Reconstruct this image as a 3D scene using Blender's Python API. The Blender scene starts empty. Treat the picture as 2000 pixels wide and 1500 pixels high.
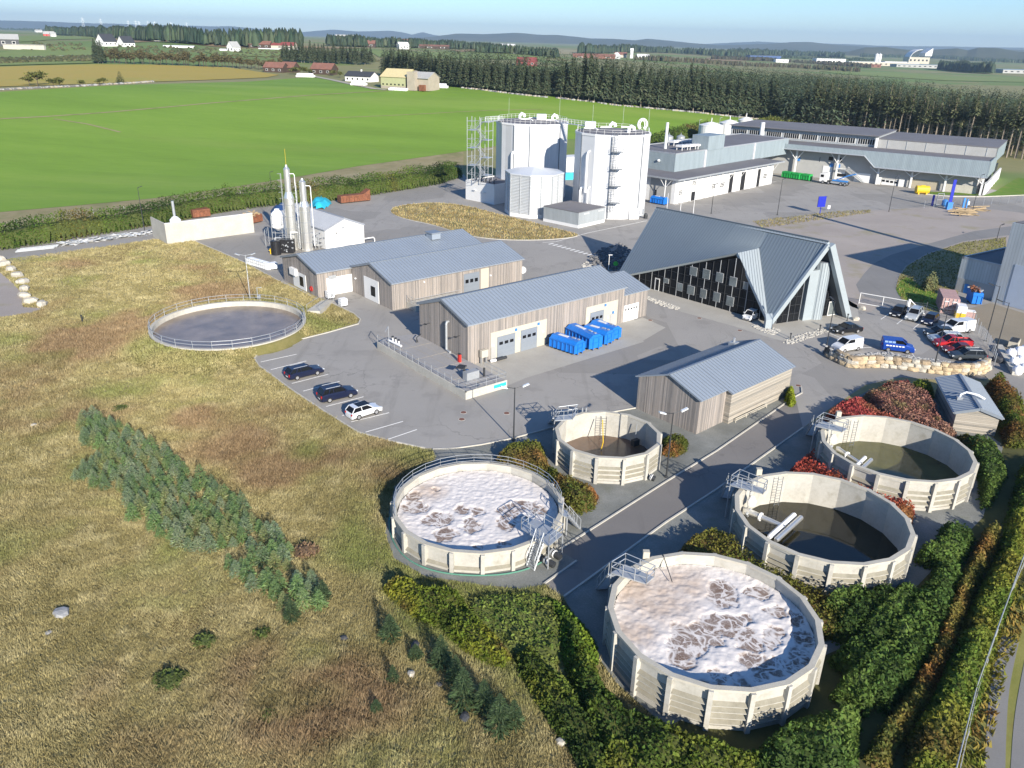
import bpy,bmesh,math,random
import numpy as np
from mathutils import Matrix,Vector
random.seed(7);RNG=np.random.default_rng(7)
S=bpy.context.scene;COL=S.collection
R=math.radians;PI=math.pi
# ------------------------------------------------------------------ camera
FPX,PITCH,ROLL,CAMH=1560.41,R(23.2911),R(-1.34413),40.0
cam=bpy.data.cameras.new('camera');cam_o=bpy.data.objects.new('camera',cam);COL.objects.link(cam_o)
cam.sensor_width=36;cam.lens=36*FPX/2000;cam.clip_start=.5;cam.clip_end=60000
cam_o.location=(0,0,CAMH)
cam_o.rotation_euler=(Matrix.Rotation(PI/2-PITCH,3,'X')@Matrix.Rotation(-ROLL,3,'Z')).to_euler()
S.camera=cam_o
def ray(px,py):
 u2=(px-1000)/FPX;v2=-(py-750)/FPX
 c,s=math.cos(ROLL),math.sin(ROLL)
 u=c*u2+s*v2;v=-s*u2+c*v2
 return Vector((u,math.cos(PITCH)+v*math.sin(PITCH),-math.sin(PITCH)+v*math.cos(PITCH)))
def G(px,py,z=0.0):
 d=ray(px,py);t=(z-CAMH)/d.z
 return Vector((d.x*t,d.y*t,z))
def Hh(base,top):
 b=G(*base);best=(1e9,0)
 cp,sp,c,s=math.cos(PITCH),math.sin(PITCH),math.cos(ROLL),math.sin(ROLL)
 for i in range(0,3000):
  z=i*.02;Z=z-CAMH
  zc=b.y*cp-Z*sp;yc=b.y*sp+Z*cp
  e=abs(750-FPX*(s*b.x/zc+c*yc/zc)-top[1])
  if e<best[0]:best=(e,z)
 return best[1]
def zo(x0,y0,k):return lambda x,y:(x0+k*x,y0+k*y)
c1=zo(700,750,.3);c2=zo(1400,700,.3);c3=zo(1100,1050,.3);c5=zo(500,350,.3);c6=zo(1000,350,.3);c7=zo(1400,350,.3)
z1=zo(900,210,.2);z2=zo(1250,220,.2);z3=zo(1600,220,.2);z4=zo(1700,400,.15);z5=zo(1580,580,.21);z6=zo(500,310,.14)
za=zo(1190,400,.245);zt=zo(960,760,.2);zp=zo(720,620,.2);zf1=zo(0,30,.2);zf2=zo(400,30,.25);zf3=zo(900,50,.275);zf4=zo(1450,70,.275)
# ------------------------------------------------------------------ noise
def _h(ix,iy,seed):
 n=(ix.astype(np.int64)*374761393+iy.astype(np.int64)*668265263+seed*144665)&0x7fffffff
 n=((n^(n>>13))*1274126177)&0x7fffffff
 return((n^(n>>16))&0xffff)/65535.0
def vn(x,y,seed=0):
 x=np.asarray(x,float);y=np.asarray(y,float)
 ix=np.floor(x);iy=np.floor(y);fx=x-ix;fy=y-iy
 fx=fx*fx*(3-2*fx);fy=fy*fy*(3-2*fy)
 a=_h(ix,iy,seed);b=_h(ix+1,iy,seed);c=_h(ix,iy+1,seed);d=_h(ix+1,iy+1,seed)
 return(a*(1-fx)+b*fx)*(1-fy)+(c*(1-fx)+d*fx)*fy
def fbm(x,y,o=4,seed=0):
 t=0;a=.5;n=0
 for i in range(o):
  t=t+a*vn(np.asarray(x)*2**i,np.asarray(y)*2**i,seed+i);n+=a;a*=.5
 return t/n
def sst(a,b,x):
 t=np.clip((x-a)/(b-a),0,1);return t*t*(3-2*t)
# ------------------------------------------------------------------ terrain height
POND=(-41.31,109.84,10.66,1.2)
def hgt(x,y):
 x=np.asarray(x,float);y=np.asarray(y,float)
 D=np.hypot(x,y);az=np.degrees(np.arctan2(x,y))
 d0=np.interp(az,[-33,-8,5,12,18],[235,275,300,325,365])
 A1=np.interp(az,[-90,-2,5,12,18,26],[16,16,13.5,9,4,0]);A2=np.interp(az,[-90,-14,-5,5,15],[13,13,8,4,0])
 return A1*sst(d0,460,D)+A2*sst(480,1100,D)+(fbm(x/300,y/300,2,5)-.5)*3*sst(500,1500,D)
BKW=None
def bank(x,y):
 global BKW
 a=np.arctan2(np.asarray(y)-POND[1],np.asarray(x)-POND[0]);wv=5.2
 if BKW is not None:wv=np.interp(a,np.linspace(-PI,PI,181),BKW)
 return bank0(x,y,wv)
def bank0(x,y,wv):
 r=np.hypot(np.asarray(x)-POND[0],np.asarray(y)-POND[1])
 return 1.15*(1-sst(0,1,(r-POND[2]-.3)/wv))
def GT(px,py):
 d=ray(px,py);t0=0;t=60.0
 while t<30000:
  p=Vector((0,0,CAMH))+d*t
  if p.z<float(hgt(p.x,p.y)):break
  t0=t;t*=1.01
 for _ in range(30):
  m=(t0+t)/2;p=Vector((0,0,CAMH))+d*m
  if p.z<float(hgt(p.x,p.y)):t=m
  else:t0=m
 return p
# ------------------------------------------------------------------ materials
MATS={}
class N:
 def __init__(s,name):
  s.m=bpy.data.materials.new(name);s.m.use_nodes=True;s.t=s.m.node_tree;s.n=s.t.nodes;s.l=s.t.links
  s.b=s.n['Principled BSDF']
 def link(s,a,b):s.l.new(a,b)
 def coord(s,kind='Object',scale=(1,1,1)):
  tc=s.n.new('ShaderNodeTexCoord');mp=s.n.new('ShaderNodeMapping');mp.inputs['Scale'].default_value=scale
  s.link(tc.outputs[kind],mp.inputs['Vector']);return mp.outputs['Vector']
 def noise(s,vec,scale,detail=4,rough=.6):
  n=s.n.new('ShaderNodeTexNoise');n.inputs['Scale'].default_value=scale;n.inputs['Detail'].default_value=detail;n.inputs['Roughness'].default_value=rough
  s.link(vec,n.inputs['Vector']);return n.outputs['Fac']
 def ramp(s,fac,stops):
  r=s.n.new('ShaderNodeValToRGB');e=r.color_ramp.elements
  while len(e)<len(stops):e.new(.5)
  for i,(p,c)in enumerate(stops):
   e[i].position=p;e[i].color=(*c,1)if len(c)==3 else c
  s.link(fac,r.inputs['Fac']);return r.outputs['Color']
 def mix(s,fac,a,b,mode='MIX'):
  m=s.n.new('ShaderNodeMix');m.data_type='RGBA';m.blend_type=mode
  for sock,v in((0,fac),(6,a),(7,b)):
   if hasattr(v,'is_output'):s.link(v,m.inputs[sock])
   elif sock==0:m.inputs[0].default_value=v
   else:m.inputs[sock].default_value=(*v,1)
  return m.outputs[2]
 def math(s,op,a,b=0.0):
  m=s.n.new('ShaderNodeMath');m.operation=op
  for i,v in((0,a),(1,b)):
   if hasattr(v,'is_output'):s.link(v,m.inputs[i])
   else:m.inputs[i].default_value=v
  return m.outputs[0]
 def bump(s,h,strength=.3,dist=.05):
  b=s.n.new('ShaderNodeBump');b.inputs['Strength'].default_value=strength;b.inputs['Distance'].default_value=dist
  s.link(h,b.inputs['Height']);s.link(b.outputs['Normal'],s.b.inputs['Normal'])
 def col(s,c):s.link(c,s.b.inputs['Base Color'])
 def set(s,rough=.7,metal=0,spec=.5):
  s.b.inputs['Roughness'].default_value=rough;s.b.inputs['Metallic'].default_value=metal;s.b.inputs['Specular IOR Level'].default_value=spec
def k3(c,f):return tuple(min(1,v*f)for v in c)
def M(name,col=None,rough=.6,metal=0,var=.14,scale=.8,spec=.4,fine=6.0,bump=0):
 if name in MATS:return MATS[name]
 n=N(name);v=n.coord()
 f=n.math('ADD',n.math('MULTIPLY',n.noise(v,scale),.6),n.math('MULTIPLY',n.noise(v,fine,2),.4))
 n.col(n.ramp(f,[(.3,k3(col,1-var)),(.7,k3(col,1+var))]));n.set(rough,metal,spec)
 if bump:n.bump(n.noise(v,fine*2,3),bump,.03)
 MATS[name]=n.m;return n.m
def flora(name,trans=.25):
 n=N(name);a=n.n.new('ShaderNodeVertexColor');a.layer_name='leaf_colour'
 n.col(a.outputs['Color']);n.set(.75,0,.15)
 t=n.n.new('ShaderNodeBsdfTranslucent');n.link(a.outputs['Color'],t.inputs['Color'])
 ms=n.n.new('ShaderNodeMixShader');ms.inputs[0].default_value=trans
 n.link(n.b.outputs[0],ms.inputs[1]);n.link(t.outputs[0],ms.inputs[2]);n.link(ms.outputs[0],n.n['Material Output'].inputs['Surface'])
 MATS[name]=n.m;return n.m
LEAF=flora('leaf_foliage');NEEDLE=flora('needle_foliage',.12);BLADE=flora('grass_blades',.3)
def wood(name,col,board=.16,horiz=False):
 n=N(name);tc=n.n.new('ShaderNodeTexCoord');sp=n.n.new('ShaderNodeSeparateXYZ');n.link(tc.outputs['Object'],sp.inputs[0])
 hx=n.math('ADD',sp.outputs['X'],sp.outputs['Y']);z=sp.outputs['Z']
 a,b=(z,hx)if horiz else(hx,z)
 q=n.math('DIVIDE',a,board);fl=n.math('FLOOR',q);fr=n.math('FRACT',q)
 wn=n.n.new('ShaderNodeTexWhiteNoise');wn.noise_dimensions='1D';n.link(fl,wn.inputs['W'])
 cb=n.n.new('ShaderNodeCombineXYZ');n.link(n.math('MULTIPLY',a,9.0),cb.inputs[0]);n.link(n.math('MULTIPLY',b,.6),cb.inputs[1]);n.link(fl,cb.inputs[2])
 st=n.noise(cb.outputs[0],1.0,4,.65)
 f=n.math('ADD',n.math('MULTIPLY',wn.outputs['Value'],.45),n.math('MULTIPLY',st,.55))
 c=n.ramp(f,[(.2,k3(col,.55)),(.42,k3(col,.9)),(.6,k3((col[0],col[1]*.95,col[2]*.9),1.1)),(.85,k3(col,1.45))])
 gap=n.math('LESS_THAN',fr,.1)
 c=n.mix(n.math('MULTIPLY',gap,.75),c,k3(col,.3));n.col(c);n.set(.85,0,.2)
 n.bump(n.math('SUBTRACT',1.0,gap),.5,.02);MATS[name]=n.m;return n.m
def cladding(name,col,pitch=.3,rough=.45,metal=.15,strength=.6):
 n=N(name);tc=n.n.new('ShaderNodeTexCoord');sp=n.n.new('ShaderNodeSeparateXYZ');n.link(tc.outputs['Object'],sp.inputs[0])
 s_=n.math('SINE',n.math('MULTIPLY',n.math('ADD',sp.outputs['X'],sp.outputs['Y']),2*PI/pitch))
 n.bump(n.math('GREATER_THAN',s_,.2),strength,.04)
 cb=n.n.new('ShaderNodeCombineXYZ');n.link(n.math('ADD',sp.outputs['X'],sp.outputs['Y']),cb.inputs[0]);n.link(n.math('MULTIPLY',sp.outputs['Z'],.15),cb.inputs[2])
 f=n.noise(cb.outputs[0],.7,4)
 c=n.ramp(f,[(.3,k3(col,.86)),(.7,k3(col,1.08))])
 c=n.mix(n.math('MULTIPLY',n.math('LESS_THAN',s_,-.75),.35),c,k3(col,.5));n.col(c);n.set(rough,metal,.5);MATS[name]=n.m;return n.m
def ground(name,stops,scale=.12,fine=2.5,rough=.9,patch=None,bump=.25,stretch=(1,1,1)):
 n=N(name);v=n.coord('Object',stretch)
 f=n.math('ADD',n.math('MULTIPLY',n.noise(v,scale,5),.62),n.math('MULTIPLY',n.noise(v,fine,3,.7),.38))
 c=n.ramp(f,stops)
 if patch:
  pc,ps,lo,hi,amt=patch
  c=n.mix(n.math('MULTIPLY',n.ramp(n.noise(v,ps,3),[(lo,(0,0,0)),(hi,(1,1,1))]),amt),c,pc)
 if 'asphalt' in name:
  vo=n.n.new('ShaderNodeTexVoronoi');vo.feature='DISTANCE_TO_EDGE';vo.inputs['Scale'].default_value=.085;wv=n.n.new('ShaderNodeVectorMath');wv.operation='ADD';nz=n.n.new('ShaderNodeTexNoise');nz.inputs['Scale'].default_value=.35;nz.inputs['Detail'].default_value=5;sc=n.n.new('ShaderNodeVectorMath');sc.operation='SCALE';sc.inputs['Scale'].default_value=5;n.link(v,nz.inputs['Vector']);n.link(nz.outputs['Color'],sc.inputs[0]);n.link(v,wv.inputs[0]);n.link(sc.outputs[0],wv.inputs[1]);n.link(wv.outputs[0],vo.inputs['Vector'])
  crack=n.math('MULTIPLY',n.math('LESS_THAN',vo.outputs['Distance'],.006),n.ramp(n.noise(v,.06,2),[(.45,(0,0,0)),(.6,(.45,.45,.45))]));c=n.mix(crack,c,k3(stops[0][1],.55))
  vp=n.n.new('ShaderNodeTexVoronoi');vp.inputs['Scale'].default_value=.05;vp.distance='CHEBYCHEV';n.link(v,vp.inputs['Vector']);sx=n.n.new('ShaderNodeSeparateColor');n.link(vp.outputs['Color'],sx.inputs[0]);c=n.mix(n.ramp(sx.outputs[0],[(.72,(0,0,0)),(.74,(.5,.5,.5))]),c,k3(stops[0][1],.82))
  c=n.mix(n.ramp(n.noise(n.coord('Object',(.5,.06,1)),1.2,4),[(.56,(0,0,0)),(.72,(.4,.4,.4))]),c,k3(stops[0][1],.72));c=n.mix(n.ramp(n.noise(v,.5,2),[(.70,(0,0,0)),(.76,(.5,.5,.5))]),c,k3(stops[0][1],.6))
 n.col(c);n.set(rough,0,.25)
 if bump:n.bump(n.noise(v,fine*3,3),bump,.05)
 MATS[name]=n.m;return n.m
asphalt=ground('asphalt',[(.3,(.275,.26,.239)),(.5,(.315,.298,.275)),(.72,(.35,.33,.305))],.09,9,.85,((.245,.231,.214),.22,.56,.66,.55))
asphalt_new=ground('dark_asphalt',[(.3,(.175,.165,.158)),(.7,(.225,.212,.20))],.15,9,.85)
roadtop=ground('worn_road_asphalt',[(.3,(.19,.185,.178)),(.7,(.25,.243,.235))],.1,8,.9)
gravelpink=ground('pinkish_gravel',[(.3,(.28,.245,.22)),(.5,(.34,.30,.27)),(.7,(.39,.345,.31))],.07,4,.95,((.25,.225,.11),.11,.55,.7,.6))
crush=ground('crushed_stone',[(.25,(.10,.105,.095)),(.5,(.20,.205,.19)),(.75,(.34,.34,.32))],.2,7,.95,((.13,.14,.08),.3,.6,.75,.4),.6)
concrete=ground('concrete_paving',[(.3,(.34,.32,.285)),(.7,(.43,.41,.365))],.3,3,.85)
meadow=ground('meadow_soil',[(.28,(.17,.145,.065)),(.45,(.26,.225,.105)),(.58,(.34,.29,.145)),(.74,(.23,.215,.085))],.16,3.2,.95,((.13,.07,.035),.055,.56,.66,.6),.5)
far_land=ground('farmland_soil',[(.3,(.16,.175,.065)),(.5,(.225,.215,.095)),(.68,(.29,.255,.125))],.008,.05,.95,((.13,.20,.05),.004,.5,.56,.9),0)
fieldgreen=ground('young_crop',[(.3,(.125,.215,.022)),(.5,(.155,.265,.028)),(.72,(.20,.30,.042))],.045,.6,.9,((.25,.31,.07),.012,.55,.72,.55),.2,(.22,1.3,1))
fieldyellow=ground('ripe_meadow',[(.3,(.33,.27,.045)),(.5,(.38,.285,.06)),(.7,(.29,.29,.05))],.02,.2,.9,None,0,(.4,1.5,1))
drystrip=ground('dry_headland',[(.3,(.22,.185,.09)),(.7,(.33,.28,.16))],.15,2,.95,((.16,.17,.06),.1,.5,.65,.7),.4)
lawn=ground('mown_lawn',[(.3,(.085,.175,.012)),(.7,(.13,.21,.025))],.3,3,.9,((.19,.19,.05),.15,.5,.7,.6))
grassbank=ground('bank_grass_soil',[(.3,(.10,.10,.03)),(.5,(.15,.135,.05)),(.7,(.2,.17,.075))],.3,4,.95)
WOOD=wood('grey_weathered_boards',(.285,.262,.245));WOODH=wood('weathered_horizontal_boards',(.31,.29,.255),.2,True)
ROOF=M('zinc_roof_sheet',(.30,.345,.40),.42,.25,.07,.25,.5);SEAM=M('zinc_seams',(.22,.25,.29),.45,.25,.05)
AROOF=M('blue_grey_roof_sheet',(.205,.245,.275),.5,.2,.06,.15,.4);ASEAM=M('blue_grey_seams',(.13,.16,.185),.5,.2,.05);ALIGHT=M('pale_zinc_fascia',(.34,.385,.41),.45,.2,.06)
WHITE=M('white_paint',(.68,.68,.675),.5,0,.04);WHITEP=M('white_plastic',(.8,.8,.8),.35,0,.04)
CLADW=cladding('white_ribbed_cladding',(.62,.63,.65),.5,.4,.05,.5);CLADG=cladding('grey_ribbed_cladding',(.36,.39,.41),.4);CLADB=cladding('blue_grey_ribbed_cladding',(.27,.325,.355),.45,.5,.1)
LOUV=M('aluminium_louvres',(.66,.68,.70),.35,.3,.04)
TARFELT=M('grey_roof_felt',(.155,.15,.16),.85,0,.16,.12)
CONC=M('pale_concrete',(.44,.42,.37),.85,0,.16,.5,.2,4,.2)
GALV=M('galvanised_steel',(.42,.44,.46),.45,.45,.12,2);STAIN=M('stainless_steel',(.76,.75,.71),.34,.8,.06,1)
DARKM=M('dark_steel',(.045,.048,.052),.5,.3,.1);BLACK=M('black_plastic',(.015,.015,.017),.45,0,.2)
KERB=M('kerb_stone',(.46,.44,.39),.85,0,.14,1.2);PAINT=M('road_paint',(.72,.71,.68),.7,0,.1,2)
GLASSD=M('dark_window_glass',(.010,.011,.013),.12,0,.3,.4,.18);GLASSP=M('pale_window_glass',(.13,.15,.155),.15,0,.5,.3,.4);FRAMEW=M('white_window_frame',(.58,.58,.57),.5,0,.04)
CREAM=M('cream_render',(.46,.425,.35),.8,0,.06);DOORG=M('grey_door_panel',(.24,.27,.31),.4,.2,.06)
BLUESK=M('blue_container_paint',(.012,.16,.56),.4,0,.12,1.2);GREENSK=M('green_container_paint',(.02,.33,.07),.45,0,.12,1.2);YELLOW=M('yellow_tank_paint',(.66,.43,.02),.4,0,.1);RUST=M('rusty_steel',(.19,.075,.04),.8,.1,.5,1.5)
BLUES=M('blue_sign_paint',(.012,.022,.36),.4,0,.05);BLUEL=M('light_blue_paint',(.04,.20,.52),.5,0,.1);PINKC=M('faded_pink_paint',(.42,.27,.25),.7,0,.3,1.5);CYAN=M('turquoise_tarpaulin',(.03,.42,.58),.5,0,.15,1);NAVY=M('navy_tarpaulin',(.03,.08,.22),.5,0,.25,1)
TYRE=M('tyre_rubber',(.014,.014,.015),.85,0,.1);RIM=M('alloy_rim',(.42,.42,.43),.35,.6,.05);LAMPW=M('headlamp_glass',(.75,.78,.8),.15,.1,.05);LAMPR=M('tail_lamp_red',(.42,.012,.01),.25,0,.05)
STONE=M('pale_boulder',(.42,.39,.33),.85,0,.28,2,.2,7,.4);STONEY=M('sandstone_block',(.42,.335,.22),.85,0,.3,1.2,.2,6,.4);GAP=M('dark_joint',(.12,.10,.08),.95,0,.3)  # last one: dark brown backing between the wall blocks
TIMBER=M('sawn_timber',(.36,.27,.16),.8,0,.3,3);BARK=M('conifer_bark',(.25,.21,.165),.9,0,.3,2);BARKD=M('dark_bark',(.07,.055,.04),.9,0,.3,2);CORE=M('shrub_twigs',(.05,.055,.02),.95,0,.3)
REDP=M('red_paint',(.5,.03,.02),.5,0,.08);REDROOF=M('red_roof',(.22,.055,.05),.7,0,.15);TILE=M('clay_tile_roof',(.20,.095,.07),.85,0,.25,.5);MANH=M('rusty_cast_iron',(.21,.105,.075),.7,.2,.2,3)
BAG=M('white_woven_bag',(.78,.78,.8),.7,0,.07,2,.2,6,.3);GREYW=M('grey_wall_panel',(.36,.36,.35),.7,0,.1,.4);SLATE=M('dark_slate_roof',(.045,.048,.055),.7,0,.2);BARNW=M('pale_green_boards',(.37,.38,.21),.8,0,.08);BARNR=M('cream_sheet_roof',(.56,.48,.27),.6,.05,.08);SILO=M('weathered_concrete',(.34,.30,.24),.9,0,.16,.3);BROWNB=M('dark_brown_boards',(.06,.04,.03),.8,0,.2)
GREENLAMP=M('green_sign',(.05,.5,.06),.5,0,.05)
# ------------------------------------------------------------------ mesh building
class MB:
 def __init__(s):s.v=[];s.f=[];s.m=[];s.mats=[]
 def mi(s,mat):
  if mat not in s.mats:s.mats.append(mat)
  return s.mats.index(mat)
 def add(s,vs,fs,mat):
  o=len(s.v);i=s.mi(mat);s.v+=[tuple(v)for v in vs]
  for f in fs:s.f.append([o+k for k in f]);s.m.append(i)
  return s
 def box(s,c,d,mat,rz=0,rot=None):
  x,y,z=d[0]/2,d[1]/2,d[2]/2
  vs=[Vector((a*x,b*y,e*z))for a in(-1,1)for b in(-1,1)for e in(-1,1)]
  Rm=rot if rot is not None else Matrix.Rotation(rz,3,'Z');vs=[Rm@v+Vector(c)for v in vs]
  return s.add(vs,[(0,1,3,2),(4,6,7,5),(0,4,5,1),(2,3,7,6),(0,2,6,4),(1,5,7,3)],mat)
 def prism(s,poly,z0,z1,mat,top=None):
  n=len(poly);a=z0 if hasattr(z0,'__len__')else[z0]*n;b=z1 if hasattr(z1,'__len__')else[z1]*n
  A=sum(poly[i][0]*poly[(i+1)%n][1]-poly[(i+1)%n][0]*poly[i][1]for i in range(n))
  if A<0:poly=poly[::-1];a=a[::-1];b=b[::-1]
  vs=[(p[0],p[1],z)for p,z in zip(poly,a)]+[(p[0],p[1],z)for p,z in zip(poly,b)]
  s.add(vs,[tuple(range(n-1,-1,-1))]+[(i,(i+1)%n,n+(i+1)%n,n+i)for i in range(n)],mat)
  return s.add(vs[n:],[tuple(range(n))],top or mat)
 def tube(s,pts,r,mat,n=6,cap=True):
  pts=[Vector(p)for p in pts];rs=r if hasattr(r,'__len__')else[r]*len(pts);vs=[];fs=[]
  for i,p in enumerate(pts):
   d=(pts[min(i+1,len(pts)-1)]-pts[max(i-1,0)]).normalized()
   a=d.orthogonal().normalized()if i==0 else(a-d*a.dot(d)).normalized()
   b=d.cross(a)
   vs+=[p+(a*math.cos(2*PI*k/n)+b*math.sin(2*PI*k/n))*rs[i]for k in range(n)]
  for i in range(len(pts)-1):
   for k in range(n):fs.append((i*n+k,i*n+(k+1)%n,(i+1)*n+(k+1)%n,(i+1)*n+k))
  if cap:fs.append(tuple(range(n-1,-1,-1)));fs.append(tuple(range((len(pts)-1)*n,len(pts)*n)))
  return s.add(vs,fs,mat)
 def lathe(s,c,prof,mat,n=20,cap=True,ph=0):
  vs=[(c[0]+r*math.cos(2*PI*k/n+ph),c[1]+r*math.sin(2*PI*k/n+ph),c[2]+z)for r,z in prof for k in range(n)];fs=[]
  for i in range(len(prof)-1):
   for k in range(n):fs.append((i*n+k,i*n+(k+1)%n,(i+1)*n+(k+1)%n,(i+1)*n+k))
  if cap:fs.append(tuple(range(n-1,-1,-1)));fs.append(tuple(range((len(prof)-1)*n,len(prof)*n)))
  return s.add(vs,fs,mat)
 def slab(s,a,b,c,d,t,mat):
  a,b,c,d=map(Vector,(a,b,c,d));n=(b-a).cross(d-a).normalized()*t
  return s.add([a,b,c,d,a-n,b-n,c-n,d-n],[(0,1,2,3),(7,6,5,4),(0,4,5,1),(1,5,6,2),(2,6,7,3),(3,7,4,0)],mat)
 def build(s,name,parent=None,world=False,smooth=False):
  vs=s.v
  if parent is not None and world:
   inv=parent.matrix_basis.inverted();vs=[inv@Vector(v)for v in vs]
  me=bpy.data.meshes.new(name);me.from_pydata([tuple(v)for v in vs],[],s.f);me.update()
  for m in s.mats:me.materials.append(m)
  me.polygons.foreach_set('material_index',s.m)
  if smooth:me.polygons.foreach_set('use_smooth',[True]*len(s.f))
  o=bpy.data.objects.new(name,me);COL.objects.link(o)
  if parent is not None:o.parent=parent
  return o
def tag(o,label=None,cat=None,group=None,kind=None):
 if label:o['label']=label
 if cat:o['category']=cat
 if group:o['group']=group
 if kind:o['kind']=kind
 return o
def thing(name,label,cat,loc=(0,0,0),rz=0,group=None):
 o=bpy.data.objects.new(name,None);COL.objects.link(o);o.location=loc;o.rotation_euler=(0,0,rz);o.empty_display_size=.5
 o.matrix_basis=Matrix.Translation(Vector(loc))@Matrix.Rotation(rz,4,'Z')
 return tag(o,label,cat,group)
def dup(o,loc,rz=0,label=None,group=None,scale=1):
 r=o.copy();COL.objects.link(r);r.matrix_basis=Matrix.Translation(Vector(loc))@Matrix.Rotation(rz,4,'Z')@Matrix.Scale(scale,4)
 if label:r['label']=label
 if group:r['group']=group
 for ch in list(o.children):
  c=ch.copy();COL.objects.link(c);c.parent=r
  for g in ch.children:
   d=g.copy();COL.objects.link(d);d.parent=c
 return r
def npmesh(name,V,F,mat,C=None,parent=None,smooth=False):
 me=bpy.data.meshes.new(name);V=np.asarray(V,np.float32);F=np.asarray(F,np.int32);m,k=F.shape
 me.vertices.add(len(V));me.vertices.foreach_set('co',V.ravel());me.loops.add(m*k);me.loops.foreach_set('vertex_index',F.ravel())
 me.polygons.add(m);me.polygons.foreach_set('loop_start',np.arange(0,m*k,k,dtype=np.int32));me.polygons.foreach_set('loop_total',np.full(m,k,np.int32))
 if smooth:me.polygons.foreach_set('use_smooth',np.ones(m,bool))
 me.update(calc_edges=True);me.validate()
 if C is not None:
  a=me.color_attributes.new('leaf_colour','FLOAT_COLOR','POINT');a.data.foreach_set('color',np.c_[C,np.ones(len(C))].astype(np.float32).ravel())
 me.materials.append(mat);o=bpy.data.objects.new(name,me);COL.objects.link(o)
 if parent is not None:o.parent=parent
 return o
def inpoly(P,x,y):
 x=np.asarray(x);r=np.zeros(x.shape,bool);n=len(P)
 for i in range(n):
  x1,y1=P[i][:2];x2,y2=P[(i+1)%n][:2]
  if y1==y2:continue
  c=((y1>y)!=(y2>y))&(x<(x2-x1)*(y-y1)/(y2-y1)+x1);r^=c
 return r
def pdist(P,x,y,closed=True):
 d=np.full(np.shape(x),1e9)
 for i in range(len(P)-(0 if closed else 1)):
  ax,ay=P[i][:2];bx,by=P[(i+1)%len(P)][:2];L=(bx-ax)**2+(by-ay)**2+1e-9
  t=np.clip(((x-ax)*(bx-ax)+(y-ay)*(by-ay))/L,0,1)
  d=np.minimum(d,np.hypot(x-ax-t*(bx-ax),y-ay-t*(by-ay)))
 return d
def smoothpoly(P,it=2,closed=True):
 P=[Vector((p[0],p[1],0))for p in P]
 for _ in range(it):
  Q=[]if closed else[P[0]]
  for i in range(len(P)-(0 if closed else 1)):
   a,b=P[i],P[(i+1)%len(P)];Q+=[a*.75+b*.25,a*.25+b*.75]
  if not closed:Q.append(P[-1])
  P=Q
 return P
def GP(pts,f=None,fn=None):
 return[(fn or G)(*(f(*p)if f else p))for p in pts]
def sheet(name,P,z,mat,step=None,lift=.15,kind='structure',label=None):
 bm=bmesh.new();vs=[bm.verts.new((p[0],p[1],0))for p in P];f=bm.faces.new(vs);bm.normal_update()
 if f.normal.z<0:f.normal_flip()
 if step:
  xs=[p[0]for p in P];ys=[p[1]for p in P]
  for ax,lo,hi in((0,min(xs),max(xs)),(1,min(ys),max(ys))):
   t=lo+step
   while t<hi:
    no=Vector((1,0,0))if ax==0 else Vector((0,1,0));co=Vector((t,0,0))if ax==0 else Vector((0,t,0))
    bmesh.ops.bisect_plane(bm,geom=bm.verts[:]+bm.edges[:]+bm.faces[:],plane_co=co,plane_no=no,dist=1e-4);t+=step
  X=np.array([v.co[:2]for v in bm.verts]);h=hgt(X[:,0],X[:,1])+lift
  for v,q in zip(bm.verts,h):v.co.z=q
 else:
  for v in bm.verts:v.co.z=z
  bmesh.ops.triangulate(bm,faces=bm.faces[:])
 me=bpy.data.meshes.new(name);bm.to_mesh(me);bm.free();me.materials.append(mat)
 o=bpy.data.objects.new(name,me);COL.objects.link(o);o['kind']=kind
 if label:o['label']=label
 return o
def ribbon(P,w,z0,z1,mat,closed=False,mb=None):
 mb=mb or MB();P=[Vector((p[0],p[1],0))for p in P];n=len(P);L=[]
 for i in range(n):
  a=P[(i-1)%n]if(closed or i>0)else P[i];b=P[(i+1)%n]if(closed or i<n-1)else P[i]
  d=(b-a).normalized();nn=Vector((-d.y,d.x,0));L.append((P[i]+nn*w/2,P[i]-nn*w/2))
 for i in range(n if closed else n-1):
  a,b=L[i];d,c=L[(i+1)%n]
  vs=[(a.x,a.y,z0),(b.x,b.y,z0),(c.x,c.y,z0),(d.x,d.y,z0),(a.x,a.y,z1),(b.x,b.y,z1),(c.x,c.y,z1),(d.x,d.y,z1)]
  fs=[(4,5,6,7),(0,4,7,3),(1,2,6,5)]
  if not closed and i==0:fs.append((0,1,5,4))
  if not closed and i==n-2:fs.append((3,7,6,2))
  mb.add(vs,fs,mat)
 return mb
def kerb(P,name='kerb',closed=False,w=.16,h=.12):
 return tag(ribbon(P,w,0,h,KERB,closed).build(name),kind='structure')
# ------------------------------------------------------------------ light
SUN_AZ,SUN_EL=R(180-24.5),R(22)
w=bpy.data.worlds.new('World');S.world=w;w.use_nodes=True
sky=w.node_tree.nodes.new('ShaderNodeTexSky');sky.sky_type='NISHITA';sky.sun_disc=False
sky.sun_elevation=SUN_EL;sky.sun_rotation=SUN_AZ;sky.altitude=50;sky.air_density=1.0;sky.dust_density=.0;sky.ozone_density=7.5
w.node_tree.links.new(sky.outputs[0],w.node_tree.nodes['Background'].inputs[0]);w.node_tree.nodes['Background'].inputs[1].default_value=.1
sl=bpy.data.lights.new('sun','SUN');sl.energy=5.0;sl.angle=R(.53);sl.color=(1,.92,.79)
so=bpy.data.objects.new('sun',sl);COL.objects.link(so)
sd=Vector((math.sin(SUN_AZ)*math.cos(SUN_EL),math.cos(SUN_AZ)*math.cos(SUN_EL),math.sin(SUN_EL)))
so.rotation_euler=sd.to_track_quat('Z','Y').to_euler()
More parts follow.
